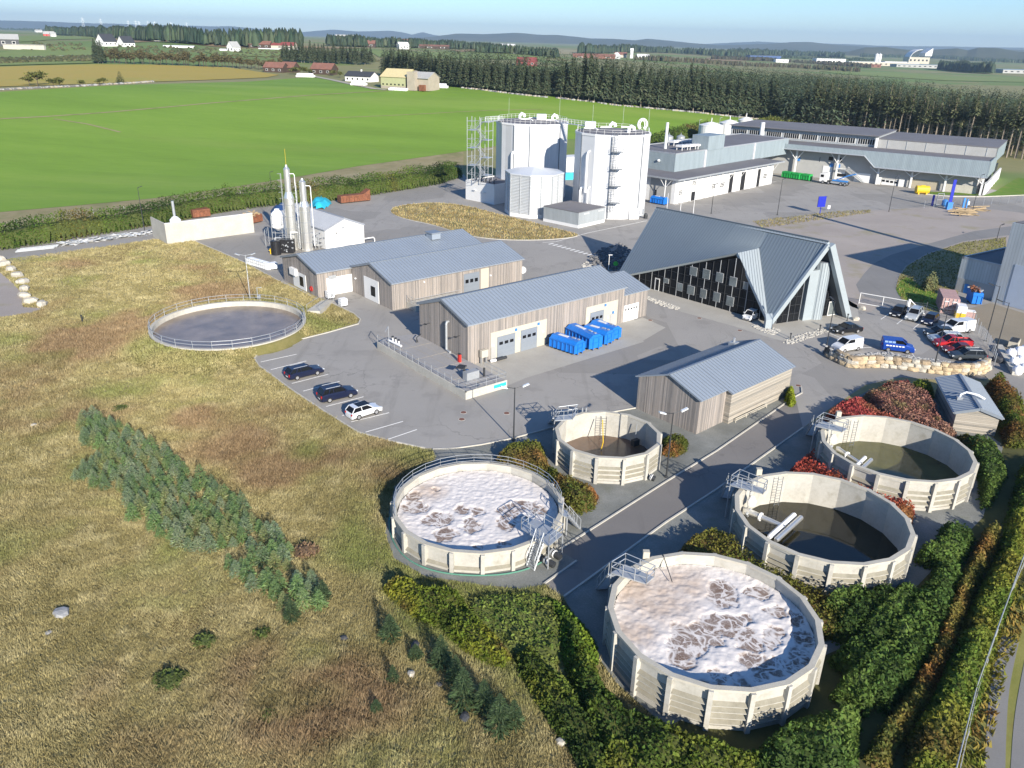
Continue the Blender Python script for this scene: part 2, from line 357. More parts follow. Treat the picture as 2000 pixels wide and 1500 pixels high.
S.view_settings.view_transform='Standard';S.view_settings.look='None';S.view_settings.gamma=1;S.view_settings.exposure=.9
S.cycles.max_bounces=6;S.cycles.diffuse_bounces=3;S.cycles.glossy_bounces=3;S.cycles.transmission_bounces=3;S.cycles.volume_bounces=0;S.cycles.transparent_max_bounces=8
S.cycles.use_denoising=True
# ------------------------------------------------------------------ ground
def terrain():
 rad=np.concatenate([[0],np.arange(20,220,20),np.arange(220,1120,9),np.geomspace(1120,15800,50)])
 az=np.concatenate([np.arange(-60,60,.9),np.arange(60,300,6)]);na=len(az)
 Rr,A=np.meshgrid(rad,np.radians(az),indexing='ij');X=Rr*np.sin(A);Y=Rr*np.cos(A);Z=hgt(X,Y)
 V=np.stack([X,Y,Z],-1).reshape(-1,3);i,j=np.meshgrid(np.arange(len(rad)-1),np.arange(na),indexing='ij');j2=(j+1)%na
 F=np.stack([i*na+j,i*na+j2,(i+1)*na+j2,(i+1)*na+j],-1).reshape(-1,4)[:,::-1]
 D=np.hypot(V[F].mean(1)[:,0],V[F].mean(1)[:,1])
 o=npmesh('ground',V,F,meadow);o.data.materials.append(far_land);o.data.polygons.foreach_set('material_index',(D>200).astype(np.int32));o['kind']='structure'
terrain()
ST=12
sheet('green_field',GP([(-500,520),(-60,430),(0,415),(150,402),(300,388),(440,368),(560,349),(700,325),(820,308),(905,296),(1000,280),(1280,262),(1340,250),(1385,243),(1560,246),(1540,236),(1500,233),(1300,212),(1090,191),(1000,178),(860,164),(880,172),(760,178),(680,165),(630,153),(600,151),(480,160),(250,166),(0,180),(-300,190),(-500,196)],None,GT),0,fieldgreen,ST,.12)
sheet('headland_strip',GP([(-500,520),(-60,430),(0,415),(150,402),(300,388),(440,368),(560,349),(700,325),(820,308),(905,296),(905,330),(700,350),(440,395),(250,418),(0,445),(-60,455),(-500,545)],None,GT),0,drystrip,ST,.08)
sheet('yellow_field',GP([(-500,185),(0,170),(190,164),(400,157),(520,152),(545,147),(480,137),(440,132),(300,127),(180,126),(60,129),(0,131),(-500,137)],None,GT),0,fieldyellow,24,.25)
BROWNF=ground('stubble_field',[(.3,(.24,.17,.085)),(.7,(.31,.225,.12))],.01,.08,.95,None,0)
PALEF=ground('pale_stubble_field',[(.3,(.26,.23,.12)),(.7,(.33,.29,.17))],.01,.08,.95,None,0)
MIDG=ground('pasture',[(.3,(.15,.215,.05)),(.7,(.21,.245,.085))],.01,.06,.95,None,0)
for nm,mt,P in(('pasture_field',MIDG,[(-300,133),(0,129),(180,124),(210,121),(90,122),(0,124),(-300,128)]),
    ('pasture_field',MIDG,[(-200,106),(0,104),(80,92),(150,90),(190,96),(175,112),(60,116),(-200,118)]),
    ('pasture_field',MIDG,[(-200,80),(0,76),(80,68),(180,72),(190,76),(60,82),(-200,90)]),
    ('stubble_field',BROWNF,[(210,76),(285,77),(300,82),(260,84),(200,79)]),
    ('stubble_field',BROWNF,[(330,83),(520,88),(640,92),(720,95),(640,96),(420,92)]),
    ('pasture_field',MIDG,[(395,100),(460,96),(580,98),(600,104),(520,112),(420,108)]),
    ('stubble_field',BROWNF,[(880,99),(940,94),(985,92),(1010,95),(960,99),(900,102)]),
    ('pale_field',PALEF,[(985,93),(1060,94),(1150,100),(1120,107),(1010,101)]),
    ('pasture_field',MIDG,[(720,100),(840,102),(960,103),(1080,110),(1060,118),(860,116),(740,112)]),
    ('stubble_field',BROWNF,[(1380,113),(1480,112),(1500,116),(1420,120),(1380,118)]),
    ('pasture_field',MIDG,[(1600,139),(1750,142),(1900,150),(2050,152),(2050,162),(1850,158),(1650,146)]),
    ('stubble_field',BROWNF,[(1960,108),(2060,107),(2060,116),(1975,116)]),
    ('pasture_field',MIDG,[(1870,107),(1940,107),(1940,113),(1880,113)])):
 sheet(nm,GP(P,None,GT),0,mt,40,.5)
TRACK=ground('farm_track_gravel',[(.3,(.33,.30,.24)),(.7,(.42,.39,.32))],.1,2,.95,None,0)
trk=GP([(610,149),(650,157),(700,168),(730,174),(755,176),(600,186),(420,198)],None,GT)
def drape_ribbon(name,P,w_,mat,lift,step=6):
 Q=[]
 for a,b in zip(P[:-1],P[1:]):
  n=max(1,int((Vector(b)-Vector(a)).length/step))
  Q+=[Vector(a).lerp(Vector(b),i/n)for i in range(n)]
 Q.append(Vector(P[-1]));mb=MB();L=[]
 for i,p in enumerate(Q):
  d=(Q[min(i+1,len(Q)-1)]-Q[max(0,i-1)]);d.z=0;d.normalize();nn=Vector((-d.y,d.x,0))*w_/2
  for q in(p+nn,p-nn):L.append((q.x,q.y,float(hgt(q.x,q.y))+lift))
 mb.add(L,[(2*i,2*i+1,2*i+3,2*i+2)for i in range(len(Q)-1)],mat);o=mb.build(name);o['kind']='structure';return o
drape_ribbon('farm_track',trk[:5],4,TRACK,.3)
drape_ribbon('field_path',[GT(105,233),GT(170,243),GT(235,259)],1.2,drystrip,.2);drape_ribbon('field_path',[GT(620,232),GT(900,219),GT(1060,214)],.8,drystrip,.2)
drape_ribbon('field_path',[GT(755,178),GT(600,187),GT(400,203),GT(200,221),GT(80,229),GT(-60,236)],1.6,drystrip,.2)
# ------------------------------------------------------------------ plant site: asphalt, gravel, lawns
yard=GP([(-400,505),(0,478),(310,440),(450,412),(560,392),(700,372),(905,340),(930,365),(1300,300),(1560,300),(2100,400),(2150,470),(2150,1010),(1960,830),(1938,740),(1835,742),
  (1760,737),(1690,752),(1615,802),(1568,836),(1553,850),(1520,800),(1555,770),(1400,700),(1245,797),(1130,818),(1063,841),(1000,857),(940,869),(890,875),(830,876),(765,862),(700,845),(640,808),(570,762),(505,714),(497,700),(508,687),(560,670),(640,650),(700,633),(704,624),(690,612),(640,588),(576,556),(545,548),(478,512),(378,470),(300,468),(0,515),(-400,570)])
sheet('asphalt_yard',yard,.010,asphalt)
road=[(1553,775),(1400,881),(1300,942),(1093,1074),(1126,1096),(1063,1141),(1100,1167),(1150,1131),(1300,1021),(1400,956),(1568,836)]
gravp=GP([(1245,795),(1130,818),(1063,841),(1000,858),(890,876),(845,878),(850,900),(770,950),(752,1040),(770,1090),(830,1125),(940,1142),(1020,1150),(1063,1141),(1100,1167),(1160,1270),(1200,1330),(1300,1420),(1700,1240),(1920,1010),(1960,870),(1835,780),(1700,760),(1568,836),(1560,800),(1565,780),(1553,772),(1400,800)])
sheet('crushed_stone_bed',gravp,.006,crush)
sheet('service_road',GP(road),.022,asphalt_new)
for P in([(1565,757),(1566,768),(1553,775),(1400,881),(1300,942),(1093,1074)],[(1126,1096),(1063,1141)],[(1568,836),(1400,956),(1300,1021),(1150,1131),(1100,1167)],[(845,878),(890,876),(940,869),(1000,857),(1063,840),(1130,817),(1243,797)]):
 kerb(GP(P))
kerb(GP([(830,876),(765,862),(700,845),(640,808),(570,762),(505,714),(497,700),(508,687),(560,670),(640,650),(700,633),(704,624),(690,612),(640,588)]))
kerb(GP([(378,470),(430,492),(478,513),(545,549)]))
sheet('shrub_soil',GP([(1063,1165),(1100,1180),(1200,1340),(1290,1440),(1290,1560),(1890,1560),(1960,1300),(2100,1050),(2100,760),(1960,790),(1900,990)]),.003,ground('dark_shrub_soil',[(.3,(.06,.06,.022)),(.7,(.10,.10,.035))],.4,4,.95))
oval=smoothpoly(GP([(762,410),(775,402),(840,395),(905,400),(960,415),(1030,432),(1100,450),(1137,459),(1110,466),(1040,470),(960,468),(900,458),(850,440),(790,428),(764,418)]),2)
sheet('oval_grass_island',oval,.05,drystrip);kerb(oval,closed=True)
sheet('concrete_apron',GP([(980,758),(1028,738),(1257,668),(1255,640),(1200,590),(900,690)]),.018,concrete)
sheet('concrete_apron',GP([(1213,637),(1257,665),(1300,640),(1255,620)]),.021,concrete)
sheet('entrance_paving',GP([(100,600),(270,720),(560,850),(1000,970),(1280,1060),(1400,1090),(1700,990),(1880,960),(1990,900),(1975,800),(1870,740),(1500,640),(700,540)],za),.02,concrete)
sheet('gravel_yard',GP([(1470,432),(1520,428),(1640,415),(1760,408),(1860,400),(1990,415),(2080,436),(2000,470),(1920,500),(1760,560),(1700,610),(1665,600),(1600,560),(1500,470)]),.02,gravelpink)
sheet('access_road',GP([(1672,556),(1690,532),(1706,515),(1740,498),(1800,480),(1900,452),(2100,425),(2100,445),(1950,462),(1880,472),(1810,495),(1768,520),(1752,545),(1750,562),(1775,600),(1690,580),(1678,570)]),.03,roadtop)
sheet('grass_verge',GP([(1750,560),(1756,540),(1772,519),(1812,497),(1880,474),(1965,464),(1965,500),(1880,520),(1870,580),(1840,612),(1800,605),(1760,585)]),.045,drystrip)
sheet('mown_lawn',GP([(330,1100),(400,980),(480,945),(640,1050),(900,1180),(900,1380),(720,1300),(470,1240),(370,1180)],z4),.06,lawn)
sheet('concrete_works_yard',GP([(1050,1430),(1400,1320),(1560,1280),(2300,1500),(2300,2000),(1700,1900),(1500,1600)],z4),.025,ground('works_yard_concrete',[(.3,(.21,.18,.135)),(.7,(.28,.245,.19))],.12,3,.95))
sheet('mown_lawn',GP([(1590,815),(1720,770),(1940,635),(2300,690),(2300,800),(2000,812)],z3),.03,lawn)
sheet('mown_lawn',GP([(1060,770),(1090,800),(1560,812),(1545,790)],z3),.03,lawn)
kerb(GP([(1040,800),(1300,822),(1600,824),(2000,808),(2300,800)],z3),h=.2,w=.3)
sheet('gravel_turning_place',GP([(-200,520),(0,532),(20,548),(45,575),(45,600),(88,602),(60,612),(0,620),(-200,650)]),.012,gravelpink)
lane=GP([(2060,1140),(1990,1215),(1940,1330),(1930,1420),(1935,1560),(2130,1560),(2130,1140)])
sheet('farm_lane_verge',GP([(2100,1000),(1990,1150),(1930,1290),(1890,1400),(1850,1560),(2130,1560),(2130,1000)]),.012,ground('lane_verge',[(.3,(.17,.18,.04)),(.7,(.27,.25,.08))],.3,3,.95,((.18,.09,.04),.2,.55,.7,.5)))
for P in([(1250,640),(1210,800),(1170,1000),(1150,1300),(1140,1600)],[(1420,700),(1380,900),(1330,1200),(1310,1600)]):
 tag(ribbon(smoothpoly(GP(P,zo(1600,1050,.3)),2,False),1.1,.0,.03,roadtop).build('wheel_track'),kind='structure')
def line(px,w_=.12,name='painted_line',z=.02,f=None):
 return tag(ribbon(GP(px,f),w_,z-.01,z,PAINT).build(name),kind='structure')
for a,b in(((509,707),(579,692)),((529,722),(598,705)),((570,749),(641,731)),((592,764),(663,745)),((637,794),(710,775)),((668,812),(700,803)),((686,824),(760,806)),((714,844),(787,823)),((755,859),(814,839))):line([a,b])
for a,b in(((670,208),(745,155)),((818,252),(890,195)),((972,295),(1045,230)),((1128,335),(1205,262)),((190,340),(310,385)),((485,474),(580,468)),((940,500),(980,555)),((1225,436),(1320,440)),((1225,492),(1300,495)),((1220,385),(1320,388))):line([a,b],f=z5)
line([(800,1318),(930,1310),(1240,1225),(1820,1105)],.15,f=z1)
for i in range(11):
 t=i/10;x=880+t*420;y=1332+t*118
 tag(ribbon(GP([(x-22,y-2+6),(x+24,y-8+2)],z1),.5,.01,.02,PAINT).build('crossing_stripe'),kind='structure')
for i in range(14):
 t=i/13;line([(340+950*t,905-225*t),(340+950*t+40,905-225*t-10)],.15,f=z2)
# ------------------------------------------------------------------ far mountains
HILL=ground('moor_and_forest_hillside',[(.3,(.035,.05,.025)),(.5,(.07,.075,.04)),(.7,(.12,.11,.065))],.0012,.006,.95,None,0)
def ridge(name,sk,Rr,width,seed,rough=6,lift=6):
 px=np.array([p[0]for p in sk],float);py=np.array([p[1]-lift for p in sk],float)
 d=[ray(a,b)for a,b in zip(px,py)];az=np.array([math.atan2(v.x,v.y)for v in d]);el=np.array([v.z/math.hypot(v.x,v.y)for v in d])
 A=np.linspace(az[0],az[-1],420);H=CAMH+Rr*np.interp(A,az,el);n=16
 t=np.linspace(-1,1,n)[:,None];rr=Rr+t*width;prof=np.clip(1-np.abs(t)**1.4,0,1)
 X=rr*np.sin(A);Y=rr*np.cos(A);nz=(fbm(X/500,Y/500,4,seed)-.5)*2
 Z=np.maximum(-20,(H+25)*prof*(1+nz*.18*(1-prof)*2)-25+nz*rough)
 V=np.stack([X,Y,Z+0*A],-1).reshape(-1,3);i,j=np.meshgrid(np.arange(n-1),np.arange(419),indexing='ij')
 F=np.stack([i*420+j,i*420+j+1,(i+1)*420+j+1,(i+1)*420+j],-1).reshape(-1,4)[:,::-1]
 o=npmesh(name,V,F,HILL,smooth=True);o['kind']='structure'
ridge('far_mountains',[(-900,40),(-300,44),(0,46),(60,47),(300,54),(450,57),(590,69),(630,66),(655,64),(700,67),(760,66),(785,69),(805,74),(825,69),(845,74),(870,78),(1000,82),(1300,95),(1480,86),(1520,88),(1650,92),(1720,95),(1850,97),(2000,99),(2400,104),(2900,112)],13500,1500,3,10)
ridge('mountains',[(-900,70),(700,92),(850,76),(890,71),(950,72),(1005,70),(1050,73),(1085,73),(1130,77),(1150,80),(1200,81),(1240,84),(1265,81),(1290,84),(1340,89),(1400,94),(1500,91),(1545,87),(1580,87),(1620,92),(1680,96),(1740,101),(1800,102),(1880,103),(1960,101),(2000,102),(2100,104),(2900,118)],8500,1300,11,8)
ridge('wooded_hills',[(1560,116),(1660,106),(1690,98),(1730,97),(1780,104),(1820,103),(1870,100),(1890,104),(1910,99),(1950,100),(1990,107),(2060,108),(2400,110),(2900,118)],5200,500,23,5)
hz=MB().box((0,0,130),(33000,33000,340),WHITE).build('haze');hz['kind']='stuff'
hz.scale=(1,1,1);hm=bpy.data.materials.new('thin_haze');hm.use_nodes=True;nt=hm.node_tree;nt.nodes.remove(nt.nodes['Principled BSDF'])
pv=nt.nodes.new('ShaderNodeVolumePrincipled');pv.inputs['Color'].default_value=(.60,.80,1.0,1);pv.inputs['Density'].default_value=8.5e-5;pv.inputs['Anisotropy'].default_value=.2
nt.links.new(pv.outputs[0],nt.nodes['Material Output'].inputs['Volume']);hz.data.materials.clear();hz.data.materials.append(hm)
HAZE=hz
# ------------------------------------------------------------------ building helpers
def local(root,px,axis,val):
 inv=root.matrix_basis.inverted();o=inv@Vector((0,0,CAMH));d=inv.to_3x3()@ray(*px)
 t=(val-o[axis])/d[axis];return o+d*t
def wrect(root,axis,val,bl,tr,t=.06,zmin=None):
 a=local(root,bl,axis,val);b=local(root,tr,axis,val);k=1-axis
 lo,hi=min(a[k],b[k]),max(a[k],b[k]);z0,z1_=min(a.z,b.z),max(a.z,b.z)
 if zmin is not None:z0=zmin
 return k,lo,hi,z0,z1_
def plate(root,axis,val,out,bl,tr,mat,name,t=.06,zmin=None,parent=None,rect=None):
 k,lo,hi,z0,z1_=rect or wrect(root,axis,val,bl,tr,t,zmin);c=[0,0,(z0+z1_)/2];d=[0,0,z1_-z0]
 c[axis]=val+out*t/2;d[axis]=t;c[k]=(lo+hi)/2;d[k]=hi-lo
 return MB().box(c,d,mat).build(name,parent or root)
def sectional(root,axis,val,out,bl,tr,mat=DOORG,wins=3,t=.09,wz=(.60,.74),name='sectional_door',zmin=0.02):
 k,lo,hi,z0,z1_=wrect(root,axis,val,bl,tr,t,zmin);o=plate(root,axis,val,out,bl,tr,mat,name,t,zmin)
 W=hi-lo;mb=MB()
 for i in range(1,5):
  z=z0+(z1_-z0)*i/5;c=[0,0,z];d=[0,0,.03];c[axis]=val+out*(t+.004);d[axis]=.012;c[k]=(lo+hi)/2;d[k]=W*.98;mb.box(c,d,SEAM)
 mb.build('door_joint',o)
 for i in range(wins):
  c=[0,0,z0+(z1_-z0)*(wz[0]+wz[1])/2];d=[0,0,(z1_-z0)*(wz[1]-wz[0])];c[axis]=val+out*(t+.01);d[axis]=.03;c[k]=lo+W*(.2+.3*i)if wins==3 else lo+W*(i+.7)/(wins+.4);d[k]=W*(.2 if wins==3 else .09);MB().box(c,d,GLASSD).build('door_window',o)
 return o
def slope_roof(mb,u0,u1,ya,za_,yb,zb,t,mat,seam,pitch=.55,ribs=True):
 s=1 if yb>ya else-1
 mb.slab((u0,ya,za_),(u1,ya,za_),(u1,yb,zb),(u0,yb,zb),-t if s>0 else t,mat)
 if ribs:
  n=max(2,int(abs(u1-u0)/pitch));L=math.hypot(yb-ya,zb-za_);dx,dz=(yb-ya)/L,(zb-za_)/L
  nrm=Vector((0,-dz*s,dx*s))
  for i in range(n+1):
   u=u0+(u1-u0)*i/n;u=min(max(u,min(u0,u1)+.03),max(u0,u1)-.03)
   c=Vector((u,(ya+yb)/2,(za_+zb)/2))+nrm*(t+.025)
   mb.box(c,(.045,L,.06),seam,rot=Matrix.Rotation(math.atan2(dz*s,dx*s),3,'X'))
def gable_house(root,L,yl,yr,zl,zr,hr,wallm,roofm=ROOF,seamm=SEAM,ov=.3,ovg=.25,u0=0,pitch=.6,wname='wall',rname='roof',base=None,ribs=True,t=.14,trim=True):
 w=MB();P=[(u0,yr,0),(u0,yl,0),(u0,yl,zl),(u0,0,hr),(u0,yr,zr)];Q=[(u0+L,y,z)for _,y,z in P]
 w.add(P+Q,[(0,4,3,2,1),(5,6,7,8,9),(0,1,6,5),(1,2,7,6),(4,0,5,9),(2,3,8,7),(3,4,9,8)],wallm);o=w.build(wname,root)
 sl=(hr-zl)/yl;sr=(hr-zr)/-yr;out=[]
 for nm,ye,ze in((rname,yl+ov,hr-sl*(yl+ov)),(rname,yr-ov,hr-sr*(-yr+ov))):
  m=MB();slope_roof(m,u0-ovg,u0+L+ovg,0,hr+.02,ye,ze+.02,t,roofm,seamm,pitch,ribs);out.append(m.build(nm,root))
 if trim:
  m=MB();m.box((u0+L/2,0,hr+t+.06),(L+2*ovg,.34,.07),seamm);m.build('ridge_cap',out[0])
  for q in(u0-ovg,u0+L+ovg):
   m=MB()
   for ye,s_ in((yl+ov,sl),(yr-ov,sr)):
    ze=hr-s_*abs(ye);Ln=math.hypot(ye,hr-ze);m.box((q,ye/2,(hr+ze)/2+.03),(.06,Ln,.3),seamm,rot=Matrix.Rotation(math.atan2(ze-hr,ye)if ye>0 else math.atan2(hr-ze,-ye),3,'X'))
   m.build('barge_board',out[0])
  for ye,s_,ro in((yl+ov,sl,out[0]),(yr-ov,sr,out[1])):
   m=MB();m.tube([(u0-ovg,ye+(.07 if ye>0 else-.07),hr-s_*abs(ye)+.04),(u0+L+ovg,ye+(.07 if ye>0 else-.07),hr-s_*abs(ye)+.04)],.075,GALV,6);m.build('gutter',ro)
 return o,out
def railing(mb,pts,h=1.1,mat=GALV,step=1.5,r=.028,closed=False,rails=(1,.55)):
 pts=[Vector(p)for p in pts];n=len(pts);seg=[(pts[i],pts[(i+1)%n])for i in range(n if closed else n-1)]
 for a,b in seg:
  k=max(1,round((b-a).length/step))
  for i in range(k+(0 if closed else 1)):
   p=a.lerp(b,i/k);mb.tube([p,p+Vector((0,0,h))],r,mat,5)
  for f in rails:mb.tube([a+Vector((0,0,h*f)),b+Vector((0,0,h*f))],r,mat,5)
def boxpx(near,a,b,z=0):
 N0,A,B=G(*near,z),G(*a,z),G(*b,z);u=(A-N0);la=u.length;u.normalize();v=Vector((-u.y,u.x,0))
 if v.dot(B-N0)<0:v=-v
 return N0,u,v,la,(B-N0).dot(v)
# ------------------------------------------------------------------ long timber hall with its wing (A + B)
ANG=R(40.25)
A_=thing('timber_hall','long grey board hall with two stepped metal roofs and a rooftop vent box','hall',(-36.63,132.14,0),ANG)
gable_house(A_,34.3,6.5,-6.5,4.22,4.22,5.88,WOOD)
inv=A_.matrix_basis.inverted();bo=inv@Vector((-23.36,126.24,0))
def shifted(root,off):
 e=[c for c in root.children];return e
m=MB();yw=bo.y;ux=bo.x;LB=27.0;wl_,wr_=6.4,6.3;zB,hB=4.4,6.28
P=[(ux,yw-wr_,0),(ux,yw+wl_,0),(ux,yw+wl_,zB),(ux,yw,hB),(ux,yw-wr_,zB)];Q=[(ux+LB,y,z)for _,y,z in P]
m.add(P+Q,[(0,4,3,2,1),(5,6,7,8,9),(0,1,6,5),(1,2,7,6),(4,0,5,9),(2,3,8,7),(3,4,9,8)],WOOD);m.build('wing_wall',A_)
sB=(hB-zB)/wr_
for ye in(wl_+.1,-wr_-.3):
 m=MB();slope_roof(m,ux-.25,ux+LB+.25,yw,hB+.02,yw+ye,hB-sB*abs(ye)+.02,.14,ROOF,SEAM,.6);ro=m.build('wing_roof',A_)
 m=MB();Ln=math.hypot(ye,sB*ye)
 for q in(ux-.25,ux+LB+.25):MB().box((q,yw+ye/2,hB-sB*abs(ye)/2+.03),(.06,Ln,.3),SEAM,rot=Matrix.Rotation(-math.atan(sB)if ye>0 else math.atan(sB),3,'X')).build('barge_board',ro)
 if ye<0:MB().tube([(ux-.25,yw+ye-.07,hB-sB*abs(ye)+.05),(ux+LB+.25,yw+ye-.07,hB-sB*abs(ye)+.05)],.075,GALV).build('gutter',ro)
MB().box((ux+LB/2,yw,hB+.2),(LB+.5,.34,.07),SEAM).build('ridge_cap',A_)
plate(A_,0,0,-1,c5(250,690),c5(323,628),WHITE,'white_door',.08,.05)
plate(A_,0,-.08,-1,c5(288,690),c5(306,640),GLASSD,'door_window',.03)
plate(A_,0,0,-1,c5(236,612),c5(268,585),WHITEP,'lamp_box',.5)
m=MB();lr=local(A_,c5(360,713),0,-.12);pts=[(lr.x,lr.y+.38*math.cos(t),lr.z+.38*math.sin(t))for t in np.linspace(0,2*PI,17)];m.tube(pts,.09,REDP,6);m.build('life_ring',A_)
o=plate(A_,1,-6.5,-1,c5(465,758),c5(628,615),WHITE,'panel_door',.08,.05)
plate(A_,1,-6.58,-1,c5(472,655),c5(520,622),GALV,'vent_grille',.05)
k_=wrect(A_,0,ux,c5(710,765),c5(797,668))
plate(A_,0,ux,-1,c5(710,765),c5(797,668),WHITE,'white_door',.08,.05);plate(A_,0,ux-.08,-1,c5(750,755),c5(775,705),GLASSD,'door_window',.03)
ywr=yw-wr_
sectional(A_,1,ywr,-1,c5(1352,745),c5(1452,600),DOORG,3,.09,(.55,.72),zmin=.05)
plate(A_,1,ywr,-1,c5(1462,738),c5(1515,575),CREAM,'white_wall_panel',.05,.05)
for p in((470,668),(650,645),(1092,668),(1525,625)):
 ax,vv=(1,-6.5)if p[0]<640 else((0,ux)if p[0]<880 else(1,ywr));q=local(A_,c5(*p),ax,vv);MB().box((q.x-(.1 if ax==0 else 0),q.y-(.1 if ax==1 else 0),q.z),(.22,.22,.22),WHITEP).build('wall_lamp',A_)
m=MB();q=local(A_,c5(1165,385),1,-2.2);m.box((q.x,-1.7,6.15),(1.9,1.9,1.1),ROOF);m.box((q.x,-1.7,6.78),(2.3,2.3,.2),SEAM);m.build('roof_vent',A_)
LPF=thing('loading_platform','small concrete landing with steel rails along the wing of the long timber hall','platform',A_.matrix_basis@Vector((ux+4,ywr-1,0)),ANG)
MB().box((3.2,-.45,.5),(9.2,2.6,1.0),CONC).build('slab',LPF)
m=MB();railing(m,[(-1.4,.8,1),(-1.4,-1.7,1),(7.7,-1.7,1)]);m.build('railing',LPF)
# ------------------------------------------------------------------ workshop timber hall (C) with white-door annex
C_=thing('workshop_hall','big grey board workshop with three grey roller doors and a zinc roof','workshop',(-9.6,102.97,0),R(40.3))
gable_house(C_,29.9,5.67,-5.67,5.78,5.78,7.71,WOOD)
m=MB();hC=5.95;zC=4.35
P=[(29.9,-5.5,0),(29.9,5.5,0),(29.9,5.5,zC),(29.9,0,hC),(29.9,-5.5,zC)];Q=[(35.6,y,z)for _,y,z in P]
m.add(P+Q,[(0,4,3,2,1),(5,6,7,8,9),(0,1,6,5),(1,2,7,6),(4,0,5,9),(2,3,8,7),(3,4,9,8)],WOOD);m.build('annex_wall',C_)
for ye in(5.7,-5.7):
 m=MB();slope_roof(m,29.92,35.8,0,hC+.02,ye,hC-(hC-zC)/5.5*abs(ye)+.02,.14,ROOF,SEAM,.6);m.build('annex_roof',C_)
sectional(C_,1,-5.5,-1,c6(718,948),c6(824,800),WHITE,5,.09,(.68,.78))
YR=-5.67
s1=plate(C_,1,YR,-1,c5(1525,1195),c5(1893,908),CREAM,'door_surround',.06,.02);s2=plate(C_,1,YR,-1,c6(472,1020),c6(690,783),CREAM,'door_surround',.06,.02)
sectional(C_,1,YR-.06,-1,c5(1568,1178),c5(1686,998));sectional(C_,1,YR-.06,-1,c5(1720,1140),c5(1830,958));sectional(C_,1,YR-.06,-1,c6(503,990),c6(597,848))
plate(C_,1,YR-.06,-1,c5(1528,1190),c5(1560,1085),GREYW,'side_door',.07,.05);plate(C_,1,YR-.06,-1,c6(634,962),c6(668,872),GREYW,'side_door',.07,.05)
for p in(c5(1690,978),c5(1836,940),c6(605,818),c6(655,865)):q=local(C_,p,1,YR);MB().box((q.x,YR-.14,q.z),(.34,.08,.36),BLUEL).build('door_number_sign',C_)
for p in(c5(1541,1082),c5(1709,1035),c5(1865,990),c6(484,908),c6(620,900)):q=local(C_,p,1,YR);MB().lathe((q.x,YR-.12,q.z-.12),[(.05,0),(.16,.04),(.16,.2),(.05,.24)],WHITEP,8).build('wall_lamp',C_)
for p in((1130,937),(1325,1020)):q=local(C_,c5(*p),0,-.05);m=MB();m.box((-.35,q.y,q.z),(.7,.08,.06),DARKM);m.box((-.75,q.y,q.z-.02),(.3,.5,.08),DARKM);m.build('wall_lamp',C_)
a=local(C_,c5(1240,930),0,-.35);b=local(C_,c5(1240,1140),0,-.35)
MB().tube([(0,a.y,a.z),(-.3,a.y,a.z+.05),(-.4,a.y,a.z-.25),(-.4,a.y,1.15),(-.5,a.y-1.0,1.05)],.17,GALV,10).build('duct_pipe',C_)
MB().tube([(-.35,5.4,.75),(-.35,a.y-1.4,.75)],.13,GALV,8).build('floor_pipe',C_)
pn,pu,pv_,pla,plb=boxpx(c5(1365,1437),c5(790,1105),c5(1625,1352))
pang=math.atan2(pu.y,pu.x)
PF=thing('filter_bed','flat concrete filter bed with steel railing in front of the workshop gable','filter bed',pn,pang)
sgn=1 if Vector((-pu.y,pu.x,0)).dot(pv_)>0 else-1
m=MB();GR=M('grey_slab',(.30,.29,.285),.8,0,.12,.4)
m.prism([(0,0),(pla,0),(pla+1.2,sgn*plb*.4),(pla,sgn*plb),(0,sgn*plb)],0,.9,CONC,GR);m.build('slab',PF)
m=MB();m.box((pla/2,sgn*.1,.97),(pla,.2,.14),CONC);m.box((.1,sgn*plb/2,.97),(.2,plb,.14),CONC);m.build('edge_beam',PF)
m=MB();railing(m,[(pla,sgn*.12,.9),(.12,sgn*.12,.9),(.12,sgn*(plb-.1),.9),(4.5,sgn*(plb-.1),.9)],1.15);m.build('railing',PF)
m=MB()
for i in range(1,4):m.box((pla/2,sgn*plb*i/4,.905),(pla*.9,.06,.02),SILO)
for i in range(1,5):m.box((pla*i/5,sgn*plb/2,.906),(.06,plb*.9,.02),SILO)
m.build('slab_joint',PF)
MB().box((-.04,sgn*plb*.82,.62),(.05,1.9,.42),CYAN).build('turquoise_sign_board',PF)
def w2(root,px,z):return root.matrix_basis.inverted()@G(*px,z)
q=w2(PF,c5(1400,1300),.9);PU=thing('pump_set','pump set with a grey cabinet and blue motor on the filter bed','pump',PF.matrix_basis@Vector((q.x,q.y,.9)),pang)
MB().box((0,0,.55),(.9,1.9,1.1),GALV).build('cabinet',PU);MB().lathe((1.0,-.2,0),[(.4,0),(.4,.5),(.25,.8),(.1,.9)],BLUEL,10).build('motor',PU);m=MB();m.tube([(1.2,.2,.3),(1.2,.2,1.4),(.3,.6,1.6)],.12,DARKM,8);m.box((1.0,.8,1.5),(1.0,1.2,.12),DARKM,.5);m.build('pipework',PU);MB().lathe((-.2,-1.9,0),[(.14,0),(.14,1.1)],DARKM,8).build('post',PU)
q=PF.matrix_basis@Vector((pla-2.2,sgn*1.6,.9));VA=thing('valve_manifold','white valve manifold and hoist frame at the far end of the filter bed','valve',q,pang)
m=MB();m.tube([(-1.6,0,.35),(1.4,.2,.35)],.16,WHITEP,8)
for x in(-1,-.2,.6):m.tube([(x,0,.3),(x,0,1.0)],.09,WHITEP,6);m.box((x,0,1.05),(.25,.25,.2),DARKM)
m.build('manifold',VA);m=MB();m.tube([(-.4,1.2,0),(-.4,1.2,3.1),(-1.6,2.4,2.9)],.055,GALV,6);m.build('hoist',VA)
